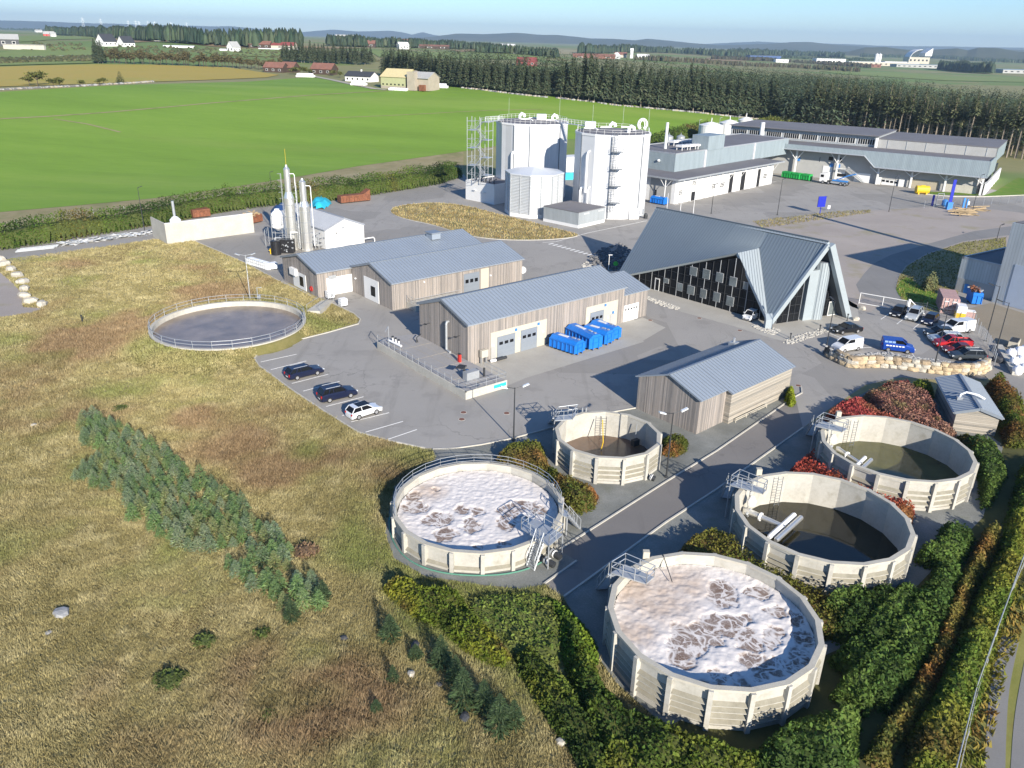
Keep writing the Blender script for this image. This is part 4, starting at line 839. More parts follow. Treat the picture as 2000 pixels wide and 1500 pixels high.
for i in range(5):m.tube([(2+i*1.6,sg*2.0,hb),(2+i*1.6,sg*2.0,hb+.9),(3+i*1.6,sg*4,hb+.9)],.14,DARKM)
m.build('roof_pipes',PB)
tw=G(937,357,hb);tw_=thing('stair_tower','open galvanised zigzag stair tower beside the left digester','stair tower',tw,R(-25));Ht=Hh((937,397),(937,243))-hb;Ht=15.6
TWR=M('tower_steel',(.40,.42,.45),.45,.35);TW,TD=6.2,2.6;m=MB()
for x in(-TW/2,-.8,.8,TW/2):
 for y in(-TD/2,TD/2):m.tube([(x,y,0),(x,y,Ht+1)],.075,TWR,6)
for k in range(8):
 z=Ht*k/7
 for y in(-TD/2,TD/2):m.tube([(-TW/2,y,z),(-.8,y,z)],.05,TWR,5);m.tube([(.8,y,z),(TW/2,y,z)],.05,TWR,5)
 for x in(-TW/2,TW/2):m.tube([(x,-TD/2,z),(x,TD/2,z)],.05,TWR,5)
for k in range(0,3):m.tube([(-TW/2,-TD/2,Ht*k/7),(-.8,-TD/2,Ht*(k+1)/7)],.04,TWR,5);m.tube([(.8,-TD/2,Ht*k/7),(TW/2,-TD/2,Ht*(k+1)/7)],.04,TWR,5)
m.build('frame',tw_);nf=7
for k in range(nf):
 z=Ht*(k+1)/nf;x=TW/2-1.0 if k%2==0 else-TW/2+1.0;MB().box((x,0,z),(2.0,TD,.12),GALV).build('landing',tw_)
 m=MB();railing(m,[(x-1,-TD/2,z),(x+1,-TD/2,z)],1.1,TWR,1,.035);m.build('landing_rail',tw_)
 m=MB();z0=Ht*k/nf;xa,xb=(-TW/2+2,TW/2-2)if k%2==0 else(TW/2-2,-TW/2+2);yy=-.6 if k%2==0 else .6
 for i in range(9):f=(i+.5)/9;m.box((xa+(xb-xa)*f,yy,z0+(z-z0)*f),(.3,1.0,.05),GALV)
 for s_ in(-.5,.5):m.tube([(xa,yy+s_,z0),(xb,yy+s_,z)],.07,GALV,4);m.tube([(xa,yy+s_,z0+1),(xb,yy+s_,z+1)],.035,TWR,4)
 m.build('flight',tw_)
wk=thing('tower_walkway','narrow railed walkway from the stair tower to the left digester roof','walkway',tw+Vector((0,0,Ht)));b=Vector((cL.x-8.6,cL.y-2.0,hD_+.3))-(tw+Vector((0,0,Ht)));a=Vector((2.0,-.6,.1));m=MB();beam(m,a,b,1.2,.14,GALV);m.build('deck',wk);m=MB();dd=(b-a).normalized();nn=Vector((-dd.y,dd.x,0)).normalized()*.6
for s_ in(1,-1):railing(m,[a+nn*s_,b+nn*s_],1.1,WHITE,1.2,.04)
m.build('railing',wk)
oc=G(1041,427);oc+=Vector((oc.x,oc.y,0)).normalized()*6.9;oc.z=0;ro,ho=7.2,10.2
OC=thing('louvred_housing','eight sided aluminium louvred housing in front of the left digester','louvred housing',oc);ph=math.atan2(-6.9,-1.9)+.12
MB().lathe((0,0,0),[(ro+.1,0),(ro+.1,.9)],WHITE,8,True,ph).build('plinth',OC)
MB().lathe((0,0,.9),[(ro-.10,0),(ro-.10,ho-.9)],LOUV,8,True,ph).build('wall',OC);m=MB();mp=MB()
for k in range(8):
 a0,a1=ph+2*PI*k/8,ph+2*PI*(k+1)/8;p0,p1=Vector((ro*math.cos(a0),ro*math.sin(a0),0)),Vector((ro*math.cos(a1),ro*math.sin(a1),0));d=p1-p0;mid=(p0+p1)/2;z=1.15
 while z<ho-.15:m.box((mid.x,mid.y,z),(d.length*.97,.16,.2),LOUV,0,Matrix.Rotation(math.atan2(d.y,d.x),3,'Z')@Matrix.Rotation(.5,3,'X'));z+=.36
 for q in(p0,mid):mp.box((q.x*1.01,q.y*1.01,ho/2+.4),(.16,.16,ho-.9),GALV,a0)
m.build('louvre_blades',OC);mp.build('corner_post',OC);MB().lathe((0,0,ho),[(ro+.25,-.15),(ro+.25,.1),(.6,1.2),(.1,1.25)],LOUV,8,True,ph).build('roof',OC)
n0,u_,v_,la,lb=boxpx((1129,446),(1061,432),(1180,434));hb=Hh((1129,446),(1130,416));sg=1 if Vector((-u_.y,u_.x,0)).dot(v_)>0 else-1
GB=thing('plant_box','low grey ribbed plant box with dark flat roof and white plinth by the right digester','plant building',n0,math.atan2(u_.y,u_.x))
MB().box((la/2,sg*lb/2,.35),(la+.06,lb+.06,.7),WHITE).build('plinth',GB);MB().box((la/2,sg*lb/2,.7+(hb-.7)/2),(la,lb,hb-.7),CLADG).build('wall',GB);MB().box((la/2,sg*lb/2,hb+.06),(la+.16,lb+.16,.14),TARFELT).build('roof',GB)
for f in(.28,.82):MB().box((-.1,sg*lb*f,hb*.86),(.12,1.9,.16),WHITE).build('wall_light',GB)
# ------------------------------------------------------------------ workshop hall K: white walls, grey upper storey
kr=R(46.1);KH=thing('vehicle_workshop','long white workshop with open gate bays under a grey clad flat upper storey','workshop',G(1316,399),kr);KL=54.5;KD=22
e=local(KH,(1327,353),1,-2.2);ze=e.z
MB().box((KL/2,KD/2,ze/2),(KL,KD,ze),WHITE).build('wall',KH)
MB().box((KL/2+.2,KD/2-.2,ze+.12),(KL+4.6,KD+4,.26),TARFELT).build('canopy_roof',KH);MB().box((KL/2+.2,-2.26,ze+.1),(KL+4.66,.14,.42),GALV).build('canopy_fascia',KH);MB().box((-2.16,KD/2-.2,ze+.1),(.14,KD+4,.42),GALV).build('canopy_fascia',KH)
inv=KH.matrix_basis.inverted();u1=inv@G(1344,340,ze+.25);u2=inv@G(1512,297,ze+.25);yu=(u1.y+u2.y)/2;zt_=local(KH,(1347,306),1,u1.y).z
MB().box(((u1.x+u2.x)/2,yu+9,(ze+zt_)/2+.1),(u2.x-u1.x,18,zt_-ze),CLADB).build('upper_storey',KH);MB().box(((u1.x+u2.x)/2,yu+9,zt_+.08),(u2.x-u1.x-.6,17.4,.08),TARFELT).build('roof',KH)
m=MB();X0,X1=u1.x,u2.x
for c,d in(((X0+.15,yu+9),(.3,18)),((X1-.15,yu+9),(.3,18)),(((X0+X1)/2,yu+.15),(X1-X0,.298)),(((X0+X1)/2,yu+17.85),(X1-X0,.298))):m.box((c[0],c[1],zt_+.2),(d[0]+.02,d[1]+.02,.3),GALV)
m.build('parapet',KH)
for px in((627,500),(1110,395)):q=local(KH,z2(*px),1,yu);MB().box((q.x,yu-.1,(ze+zt_)/2+.2),(1.0,.22,zt_-ze-.1),M('pale_grey_door',(.45,.46,.5),.5)).build('stair_panel',KH)
def ky(px):return local(KH,z2(*px),1,0)
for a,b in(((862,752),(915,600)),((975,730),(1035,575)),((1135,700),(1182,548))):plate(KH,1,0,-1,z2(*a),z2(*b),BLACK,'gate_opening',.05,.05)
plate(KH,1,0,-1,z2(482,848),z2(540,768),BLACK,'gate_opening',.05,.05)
for a,b in(((358,810),(418,752)),((498,712),(550,660)),((698,745),(750,688)),((778,730),(828,675)),((1198,645),(1240,592))):
 k,lo,hi,za0,za1=wrect(KH,1,0,z2(*a),z2(*b));o=plate(KH,1,0,-1,None,None,WHITE,'window',.05,rect=(k,lo,hi,za0,za1));mm=MB()
 for i in range(3):
  for j in range(3):mm.box((lo+(hi-lo)*(i+.5)/3,-.07,za0+(za1-za0)*(j+.5)/3),((hi-lo)/3*.75,.05,(za1-za0)/3*.65),GLASSD)
 mm.build('window_panes',o)
for f in np.linspace(.02,.98,9):
 x=KL*f;MB().box((x,-.12,ze/2),(.45,.25,ze),WHITE).build('pilaster',KH);MB().tube([(x,-.2,ze*.55),(x,-2.1,ze)],.07,WHITE).build('canopy_brace',KH)
for y in(2,12):m=MB();m.tube([(-1.9,y,0),(-1.9,y,ze)],.12,WHITE);m.tube([(-1.9,y,ze*.65),(-1.9,y-2,ze)],.07,WHITE);m.tube([(-1.9,y,ze*.65),(-1.9,y+2,ze)],.07,WHITE);m.build('canopy_post',KH)
plate(KH,0,0,-1,z2(140,815),z2(165,755),DARKM,'side_door',.06,.05);plate(KH,0,0,-1,z2(90,830),z2(318,640),GREYW,'end_wall_panel',.03,.02)
q=local(KH,z2(187,465),0,u1.x);MB().lathe((u1.x-.3,q.y,q.z-.3),[(.1,0),(.4,.1),(.4,.5),(.1,.6)],WHITEP,10).build('wall_lamp',KH)
pt=inv@G(1382,290,zt_);MB().box((pt.x,pt.y,zt_+2),(9,5.5,4),CLADB).build('roof_penthouse',KH)
for i in range(2):
 for j in range(4):
  q=inv@G(1316+15.5*j+16*i,284+9*i-1.2*j,zt_+.1);o=MB().box((q.x,q.y,zt_+1.3),(3.4,2.3,.55),WHITE).build('cooling_unit',KH);m=MB()
  for a in(-1.4,1.4):
   for b in(-.9,.9):m.box((q.x+a,q.y+b,zt_+.55),(.18,.18,1.0),WHITE)
  m.build('unit_leg',o);MB().lathe((q.x,q.y,zt_+1.58),[(.8,0),(.8,.1),(.7,.12)],GALV,12).build('fan_ring',o)
q=inv@G(1299,291,zt_);MB().tube([(q.x,q.y,zt_),(q.x,q.y,zt_+7.4)],.42,WHITE,10).build('flue',KH)
# ------------------------------------------------------------------ big industrial hall
IH=thing('industrial_hall','very long grey hall with clerestory windows, dark flat roofs and braced canopy posts','industrial hall',G(1918,381),R(146));OV=4.0
def fx(px):return local(IH,z3(*px),1,OV)
Wl=84
fb=[fx(p)for p in((1640,640),(540,530),(440,432),(0,372),(-300,340))];ft=[fx(p)for p in((-290,285),(0,330),(520,380),(1660,500))]
zft=sum(p.z for p in ft)/4;x0=fb[0].x;zb0=fb[0].z;zb1=(fb[2].z+fb[3].z)/2
m=MB();pl=[(x0,zb0),(fb[1].x,zb0),(fb[2].x,zb1),(Wl,zb1),(Wl,zft),(x0,zft)]
m.add([(x,OV,z)for x,z in pl]+[(x,OV-.25,z)for x,z in pl],[tuple(range(6)),tuple(range(11,5,-1))]+[(i,(i+1)%6,6+(i+1)%6,6+i)for i in range(6)],CLADB);m.build('front_fascia',IH)
m=MB();pts=[(x0,OV+.1,zb0),(fb[1].x,OV+.1,zb0),(fb[2].x,OV+.1,zb1),(Wl,OV+.1,zb1)];m.tube(pts,.2,GALV,6);m.build('fascia_gutter',IH)
DB=46
MB().box(((x0+Wl)/2,OV-.3-(OV+12)/2+0,zft-.35),(Wl-x0-.3,OV+12,.3),TARFELT).build('lower_roof',IH)
MB().box((Wl/2+1,-DB/2+.0,(zb0+.5)/2),(Wl-2,DB,zb0+.5),GREYW).build('wall',IH)
MB().box((Wl/2+1,-.5,zft/2+zb0/2),(Wl-2.5,1.0,zft-zb0-.8),GREYW).build('front_wall',IH)
inv=IH.matrix_basis.inverted();a=inv@G(*z3(1800,462),zft-.2);b=inv@G(*z3(600,330),zft-.2);yc=min(-3,(a.y+b.y)/2);zc=zft+2.7
xm=b.x
MB().box(((x0+xm)/2,yc-14,zft+.9),(xm-x0,28,3.4),GREYW).build('upper_wall',IH);MB().box(((x0+xm)/2,yc-14,zc+.0),(xm-x0+.3,28.3,.25),TARFELT).build('upper_roof',IH)
MB().box(((xm+Wl)/2+.1,yc-14,zft+1.2),(Wl-xm,27,4.2),CLADG).build('clerestory_wall',IH);MB().box(((xm+Wl)/2+.1,yc-13.4,zc+.75),(Wl-xm+.5,29.2,.25),TARFELT).build('clerestory_roof',IH)
for i in range(6):MB().box((x0+(xm-x0)*(i+.5)/6,yc+.03,zft+1.2),(.14,.14,2.6),GALV).build('wall_joint',IH)
nb=8;bw=(Wl-xm-1)/nb
for i in range(nb):
 xc=xm+.8+bw*(i+.5);o=MB().box((xc,yc-.44,zft+1.35),(bw*.9,.1,2.0),FRAMEW).build('clerestory_window',IH);mm=MB()
 for j in range(7):mm.box((xc-bw*.42+bw*.84*(j+.5)/7,yc-.37,zft+1.35),(bw*.085,.06,1.65),GLASSD)
 mm.build('window_panes',o)
MB().box((x0+.12,-6,zft/2+zb0/2),(.25,2*OV+12,zft-zb0),CLADB).build('side_fascia',IH);MB().box((x0+.1,yc-14,zft+.6),(.3,28,4.4),CLADB).build('side_fascia',IH)
q=local(IH,z2(1180,250),1,-4);MB().tube([(q.x,-4,zft-.2),(q.x,-4,zft+5.5)],.75,WHITE,12).build('vent_stack',IH)
q=local(IH,z3(560,300),1,yc+.4);MB().box((q.x,yc+.5,zft+1.3),(.8,.8,3.2),WHITE).build('vent_duct',IH)
for px in((150,660),(530,715),(868,745),(1210,772),(1568,806),(-260,620)):
 q=inv@G(*z3(*px));zb=zb0 if q.x<fb[1].x else zb1;o=MB().box((q.x,1.2,zb/2),(.55,.5,zb),WHITE).build('canopy_post',IH);mm=MB()
 for s_ in(-1,1):beam(mm,Vector((q.x,1.4,zb*.6)),Vector((q.x+s_*2.6,2.2,zb-.1)),.2,.2,WHITE)
 mm.build('post_brace',o)
def ip(bl,tr,mat,name,t=.08,zm=None):return plate(IH,1,0,1,z3(*bl),z3(*tr),mat,name,t,zm)
ip((865,760),(1170,672),M('tan_concrete_wall',(.36,.32,.24),.85,0,.12),'low_wall',.2,0);ip((1200,785),(1545,720),CONC,'low_wall',.2,0);ip((330,690),(505,600),WHITE,'low_wall',.1,0);ip((540,715),(610,630),WHITE,'door_box',.5,0)
ip((600,725),(765,665),WHITE,'gate',.15,.03)
for i in range(4):ip((612+40*i,672+6*i),(645+40*i,655+6*i),GLASSD,'gate_window',.2)
ip((765,745),(838,655),WHITE,'open_gate_leaf',.6,0)
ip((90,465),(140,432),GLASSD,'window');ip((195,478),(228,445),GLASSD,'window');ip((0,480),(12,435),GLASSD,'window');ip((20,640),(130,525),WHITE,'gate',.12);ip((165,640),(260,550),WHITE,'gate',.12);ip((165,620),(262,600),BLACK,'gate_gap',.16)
for p in((122,513),(188,520),(-202,455)):q=local(IH,z3(*p),1,.1);MB().box((q.x,.15,q.z),(1.1,.1,1.1),BLUEL).build('gate_sign',IH)
m=MB();a=local(IH,z3(275,560),1,1.0);b=inv@G(*z3(450,680));beam(m,Vector((a.x,1.0,a.z)),Vector((b.x,1.0,.1)),.9,.2,GALV)
for s_ in(.5,1.5):m.tube([(a.x,s_,a.z+1),(b.x,s_,1.1)],.05,WHITE,4);m.tube([(a.x,s_,a.z+.5),(b.x,s_,.6)],.04,WHITE,4)
m.box((a.x+1.5,1.0,a.z),(3,1.0,.12),GALV);m.build('outside_stair',IH)
m=MB();m.box((-.3,-22,1.7),(.5,44,3.4),WHITE);m.build('side_retaining_wall',IH)
for i in range(7):MB().box((-.62,-3-i*6,1.7),(.2,.3,3.4),WHITE).build('wall_rib',IH)
MB().box((.2,-30,4.6),(.4,6,3),DARKM).build('dark_side_gate',IH)
for px,wpx,lab in(((1388,248),48,'largest white domed tank behind the workshop penthouse'),((1424,243),40,'middle white domed tank behind the workshop'),((1456,237),30,'farthest white domed tank behind the workshop')):
 hT=8.5;c=G(px[0],px[1]+6,hT-2);r=wpx/2/FPX*(c.y*math.cos(PITCH)+8*.395);t=thing('domed_tank',lab,'tank',(c.x,c.y,0),0,'white domed tanks behind the workshop')
 MB().lathe((0,0,0),[(r,0),(r,hT)],WHITE,28,True).build('shell',t);MB().lathe((0,0,hT),[(r+.08,-.1),(r+.08,.06),(r*.6,.7),(r*.15,1.3),(.05,1.35)],WHITE,28).build('dome',t);m=MB();m.tube([(0,0,hT+1.3),(0,0,hT+3.0)],.16,WHITE);m.tube([(-r,0,hT),(-r,0,hT+2),(-r+1,0,hT+2.2)],.08,GALV);railing(m,[(-r*.5,-r*.8,hT+.2),(r*.5,-r*.8,hT+.2)],1.1,WHITE,1,.04);m.build('top_valve',t)
for px in(1306,1329):c=G(px,275,4.5);t=thing('process_drum','grey steel drum tank behind the workshop roof, '+('beside the white flue' if px==1306 else 'nearer the penthouse'),'tank',(c.x,c.y,0),0,'steel drum tanks behind the workshop roof');MB().lathe((0,0,0),[(1.7,0),(1.7,6.2),(.3,6.9)],GALV,18).build('shell',t);MB().tube([(0,0,6.8),(0,0,7.6)],.12,GALV).build('pipe',t)
t=thing('transport_box','white box and turquoise skip seen in the gap between the two digesters','store box',G(1118,352));MB().box((0,8,3.2),(7,5,6.4),WHITE,.5).build('wall',t);MB().box((-1,2,1),(5,2.4,2),CYAN,.3).build('turquoise_skip',t)
# ------------------------------------------------------------------ grey building at the right edge
ZB=thing('sheet_metal_factory','tall grey sheet clad factory block with a lower wing at the right edge','factory',G(*z4(1090,1115)),math.atan2(130.65-140.85,86.72-79.92))
zlo=Hh(z4(1090,1112),z4(1180,692));inv=ZB.matrix_basis.inverted();xq=(inv@G(1934,590)).x;ztl=Hh((1934,590),(1974.5,435));CLADZ=cladding('smooth_grey_sheet',(.44,.475,.49),.5,.5,.05,.12)
MB().box((xq/2,9,zlo/2),(xq,18,zlo),CLADZ).build('low_wall',ZB);MB().box((xq/2,9,zlo+.06),(xq-.6,17.4,.12),TARFELT).build('low_roof',ZB);m=MB()
for c,d in(((xq/2,.15),(xq,.3)),((xq/2,17.85),(xq,.3)),((.15,9),(.298,18))):m.box((c[0],c[1],zlo+.15),(d[0]+.02,d[1]+.02,.4),GALV)
m.build('low_parapet',ZB)
MB().box((xq+15,11,ztl/2),(30,24,ztl),CLADZ).build('tall_wall',ZB);MB().box((xq+15,11,ztl+.06),(29.4,23.4,.12),TARFELT).build('tall_roof',ZB)
plate(ZB,1,0,-1,z4(1100,1130),z4(1615,1020),GREYW,'lower_panel',.05,.05,rect=(0,.15,xq-.3,.05,zlo*.42));plate(ZB,1,-.05,-1,z4(1195,1180),z4(1290,1040),BLUEL,'door',.06,.05)
plate(ZB,1,-1.0,-1,None,None,M('pale_blue_gate',(.42,.48,.56),.5,0,.05),'large_gate',.06,rect=(0,xq+2.2,xq+14,.05,ztl*.52))
m=MB();m.box((xq+8.2,4,ztl+.9),(4,2.5,1.6),DARKM);m.tube([(xq+6,4,ztl+.2),(xq+11,4,ztl+2.0)],.35,WHITEP,8);m.build('roof_fan_unit',ZB)
tp=G(1590,421);P0=tp-Vector((-.414,.91,0))*(27/math.tan(SUN_EL));q=inv@P0;MB().tube([(q.x,q.y,0),(q.x,q.y,27)],.8,GALV,12).build('chimney',ZB)
# ------------------------------------------------------------------ treatment tanks
def foam_mat(name,white,brown):
 n=N(name);v=n.coord();at=n.n.new('ShaderNodeAttribute');at.attribute_name='open_patch'
 def thread(sc,wd,seed):
  mp=n.n.new('ShaderNodeMapping');mp.inputs['Location'].default_value=(seed,seed*.7,0);n.link(v,mp.inputs['Vector']);nz=n.n.new('ShaderNodeTexNoise');nz.inputs['Scale'].default_value=sc;nz.inputs['Detail'].default_value=2.5;nz.inputs['Distortion'].default_value=.6;n.link(mp.outputs[0],nz.inputs['Vector'])
  return n.ramp(n.math('ABSOLUTE',n.math('SUBTRACT',nz.outputs['Fac'],.5)),[(wd*.15,(0,0,0)),(wd,(1,1,1))])
 vein=n.math('MULTIPLY',n.math('MULTIPLY',thread(.62,.05,3),thread(.8,.042,11)),n.math('MULTIPLY',n.math('ADD',n.math('MULTIPLY',thread(1.9,.028,7),.35),.65),n.math('ADD',n.math('MULTIPLY',thread(2.3,.028,17),.35),.65)))
 f=n.math('MULTIPLY',n.ramp(n.math('ADD',at.outputs['Fac'],n.math('MULTIPLY',n.math('SUBTRACT',n.noise(v,2.2,4),.5),.35)),[(.46,(0,0,0)),(.6,(1,1,1))]),vein)
 at2=n.n.new('ShaderNodeAttribute');at2.attribute_name='old_foam'
 fo=n.mix(at2.outputs['Fac'],white,(.52,.415,.335));fo=n.mix(n.math('MULTIPLY',n.noise(v,1.2,5),.35),fo,k3(white,.8))
 n.col(n.mix(n.math('MULTIPLY',f,n.ramp(n.noise(v,.9,3),[(.35,(.8,.8,.8)),(.6,(1,1,1))])),fo,brown));n.set(.8,0,.2);n.bump(n.noise(v,7,4,.6),.25,.05);return n.m
FOAM=foam_mat('white_foam',(.69,.645,.615),(.185,.125,.095))
def foam(label,cx,cy,r,z,patches,old,seed):
 n=170;g=np.linspace(-r,r,n);X,Y=np.meshgrid(g,g,indexing='ij');Rd=np.hypot(X,Y)
 P=np.zeros_like(X);wx=X+(fbm(X*1.1,Y*1.1,3,seed)-.5)*1.1;wy=Y+(fbm(X*1.1,Y*1.1,3,seed+9)-.5)*1.1
 for px,py,a,b,th in patches:
  dx,dy=wx-px,wy-py;u=dx*math.cos(th)+dy*math.sin(th);v=-dx*math.sin(th)+dy*math.cos(th);P=np.maximum(P,1-.5*np.hypot(u/(a*1.05),v/(b*1.1)))
 P=np.clip(P,0,1);O=np.zeros_like(X)
 for px,py,a in old:O=np.maximum(O,np.clip(1.4-np.hypot(wx-px,wy-py)/a,0,1))
 O*=.6+.7*fbm(X*2,Y*2,3,seed+5)
 lump=fbm(X*3.2,Y*3.2,3,seed+3)*.10+np.abs(fbm(X*.8,Y*.8,3,seed+2)-.5)*.14
 Z=z+lump*(1-np.clip((P-.3)*3.3,0,1))+.04*P;Z=np.where(P>.5,Z-.05,Z)
 idx=np.arange(n*n).reshape(n,n);F=np.stack([idx[:-1,:-1],idx[1:,:-1],idx[1:,1:],idx[:-1,1:]],-1).reshape(-1,4);ctr=Rd.ravel()[F].max(1)<r
 V=np.stack([X+0,Y,Z-z],-1).reshape(-1,3);F=F[ctr];used=np.unique(F);mp=np.full(n*n,-1);mp[used]=np.arange(len(used))
 o=npmesh('foam_layer',V[used],mp[F],FOAM,smooth=True);o.location=(cx,cy,z)
 for nm,arr in(('open_patch',P),('old_foam',O)):a=o.data.attributes.new(nm,'FLOAT','POINT');a.data.foreach_set('value',arr.ravel()[used].astype(np.float32))
 return tag(o,label,'foam')
PANEL=ground('cast_concrete_panel',[(.28,(.31,.295,.255)),(.5,(.41,.395,.355)),(.72,(.48,.465,.425))],.55,4,.85,((.24,.22,.165),.8,.58,.75,.5),.2)
INNER=ground('tank_inner_concrete',[(.3,(.40,.39,.345)),(.7,(.50,.49,.44))],.35,2.5,.8,((.33,.315,.25),.5,.55,.75,.5),.1,(1,1,.5))
LEDGE=ground('shade_toned_ledge',[(.3,(.20,.185,.145)),(.7,(.30,.28,.225))],1.2,4,.95)  # sloped rib tops coloured darker to put their dimmer shading into the material
CAP=ground('tank_rim_concrete',[(.3,(.38,.355,.30)),(.7,(.50,.47,.40))],.6,4,.9)
def tank(label,cx,cy,r,h,n,post_px,ledges,z_cap=0):
 p=G(*post_px,h);ph=math.atan2(p.y-cy,p.x-cx);t=thing('treatment_tank',label,'tank',(cx,cy,0));c=math.cos(PI/n);ri=r-.32
 MB().lathe((0,0,0),[(ri+.10,.0),(ri+.10,h-.02)],INNER,n,False,ph).build('inner_wall',t)
 for k in range(n):
  a0,a1=ph+2*PI*k/n,ph+2*PI*(k+1)/n;p0,p1=Vector((r*math.cos(a0),r*math.sin(a0),0)),Vector((r*math.cos(a1),r*math.sin(a1),0))
  d=p1-p0;L=d.length;mid=(p0+p1)/2;nn=mid.normalized();Rm=Matrix.Rotation(math.atan2(d.y,d.x),3,'Z');m=MB();m.box(mid-nn*.17+Vector((0,0,h/2)),(L*.995,.16,h),PANEL,rot=Rm)
  m.box(mid-nn*.02+Vector((0,0,h-.16)),(L-.3,.14,.30),PANEL,rot=Rm);m.box(mid-nn*.03+Vector((0,0,.14)),(L-.3,.12,.28),PANEL,rot=Rm)
  for f in ledges:
   z=h*f;q=Matrix((d.normalized(),-nn,Vector((0,0,1)))).transposed();half=(L-.32)/2;sec=[(.09,-.02),(-.16,.0),(-.16,.05),(.09,.26)];vs=[]
   for s_ in(-half,half):vs+=[mid+d.normalized()*s_-nn*(.0+y)+Vector((0,0,z+zz))for y,zz in sec]
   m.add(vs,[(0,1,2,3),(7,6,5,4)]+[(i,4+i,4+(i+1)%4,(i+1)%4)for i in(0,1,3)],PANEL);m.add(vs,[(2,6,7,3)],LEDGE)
  m.build('wall_panel',t)
  m=MB();q=p0*(1+.06/r);m.box((q.x,q.y,h/2),(.40,.32,h-.02),PANEL,a0);m.build('buttress',t)
 m=MB()
 for k in range(n):
  a0,a1=ph+2*PI*k/n,ph+2*PI*(k+1)/n;vs=[((r+e)*math.cos(a),(r+e)*math.sin(a),z)for a in(a0,a1)for e in(.10,-.30)for z in(h-.12,h+.06)]
  m.add(vs,[(1,3,7,5),(0,4,6,2),(0,1,5,4),(2,6,7,3)],CAP)
 m.build('rim',t);return t
RIBS4=(.20,.38,.56)
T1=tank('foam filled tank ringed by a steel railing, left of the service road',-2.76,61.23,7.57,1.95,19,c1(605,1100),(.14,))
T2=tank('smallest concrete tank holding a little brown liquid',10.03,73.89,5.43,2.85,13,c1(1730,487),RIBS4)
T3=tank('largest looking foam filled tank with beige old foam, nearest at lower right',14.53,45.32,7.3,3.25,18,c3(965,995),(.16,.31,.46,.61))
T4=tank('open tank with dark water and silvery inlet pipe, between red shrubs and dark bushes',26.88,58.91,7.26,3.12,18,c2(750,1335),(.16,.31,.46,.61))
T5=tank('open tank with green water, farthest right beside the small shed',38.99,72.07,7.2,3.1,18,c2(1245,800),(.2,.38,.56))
def inside(T,px,z):q=G(*px,z);return q.x-T.location.x,q.y-T.location.y
f3=[]
for x,y,a,b in((1040,350,105,85),(1030,540,140,55),(1080,590,70,50),(1200,640,90,75),(1170,520,50,32),(860,600,150,55),(830,680,130,80),(770,770,80,50),(960,660,80,40),(1270,340,80,42),(1390,460,70,28),(1380,600,70,45),(1350,660,55,45),(1260,800,90,60),(1400,820,75,60),(990,880,60,40),(1120,890,60,28),(1520,520,45,40),(1570,640,70,50),(1560,760,80,55),(1510,810,40,40),(1160,950,60,40),(960,945,70,25),(1300,890,60,30)):
 q=inside(T3,c3(x,y),2.55);e=inside(T3,c3(x+a,y),2.55);g_=inside(T3,c3(x,y-b),2.55);f3.append((q[0],q[1],max(.35,math.hypot(e[0]-q[0],e[1]-q[1])),max(.35,math.hypot(g_[0]-q[0],g_[1]-q[1])),math.atan2(e[1]-q[1],e[0]-q[0])))
o3=[(*inside(T3,c3(600,400),2.5),3.0),(*inside(T3,c3(480,330),2.5),2.6),(*inside(T3,c3(780,300),2.5),2.2),(*inside(T3,c3(480,600),2.5),1.6)]
foam('thick foam with beige crust and brown open patches on the nearest tank',T3.location.x,T3.location.y,6.98,2.35,f3,o3,31)
f1=[]
for x,y,a,b in((365,712,45,32),(360,790,100,40),(510,870,95,45),(560,970,75,48),(670,805,45,24),(720,880,55,32),(740,925,75,32),(770,815,40,30),(980,810,85,45),(1090,770,95,32),(1180,810,50,28),(960,885,60,50),(955,1030,45,16),(785,1052,35,12),(510,672,30,14),(1060,860,60,30)):
 q=inside(T1,c1(x,y),1.45);e=inside(T1,c1(x+a,y),1.45);g_=inside(T1,c1(x,y-b),1.45);f1.append((q[0],q[1],max(.3,math.hypot(e[0]-q[0],e[1]-q[1])),max(.3,math.hypot(g_[0]-q[0],g_[1]-q[1])),math.atan2(e[1]-q[1],e[0]-q[0])))
foam('pure white foam with brown patches inside the railed tank',T1.location.x,T1.location.y,7.2,1.2,f1,[(-4.5,3,1.5)],57)
def liquid(label,T,r,z,col,rough=.06):
 n=N('water_'+label.split()[0]);v=n.coord();n.col(n.ramp(n.noise(v,.35,4),[(.3,k3(col,.7)),(.7,k3(col,1.3))]));n.set(rough,0,.5);n.bump(n.noise(v,6,2),.06,.02)
 o=MB().lathe((T[0],T[1],z),[(.01,0),(r,0)],n.m,40,False).build('water');o['kind']='structure';o['label']=label
liquid('brown shallow liquid in the smallest tank',(10.03,73.89),5.2,.05,(.13,.085,.06),.2)
liquid('dark water in the tank between shrubs',(26.88,58.91),7.05,.06,(.022,.020,.010),.05)
liquid('green water in the tank by the small shed',(38.99,72.07),7.0,.12,(.075,.075,.025),.08)
m=MB();railing(m,[((7.45)*math.cos(a),7.45*math.sin(a),1.98)for a in np.linspace(R(5),R(200),16)],.95,GALV,1.4,.028,False,(1,.6,.25));m.build('railing',T1)
t=thing('garden_hose','green hose lying round the foot of the railed foam tank','hose',(-2.76,61.23,0));HG=M('green_hose',(.10,.26,.19),.5);MB().tube([((8.0+.12*math.sin(a*5))*math.cos(a),(8.0+.12*math.sin(a*5))*math.sin(a),.06)for a in np.linspace(R(165),R(320),40)],.06,HG,5).build('hose',t)
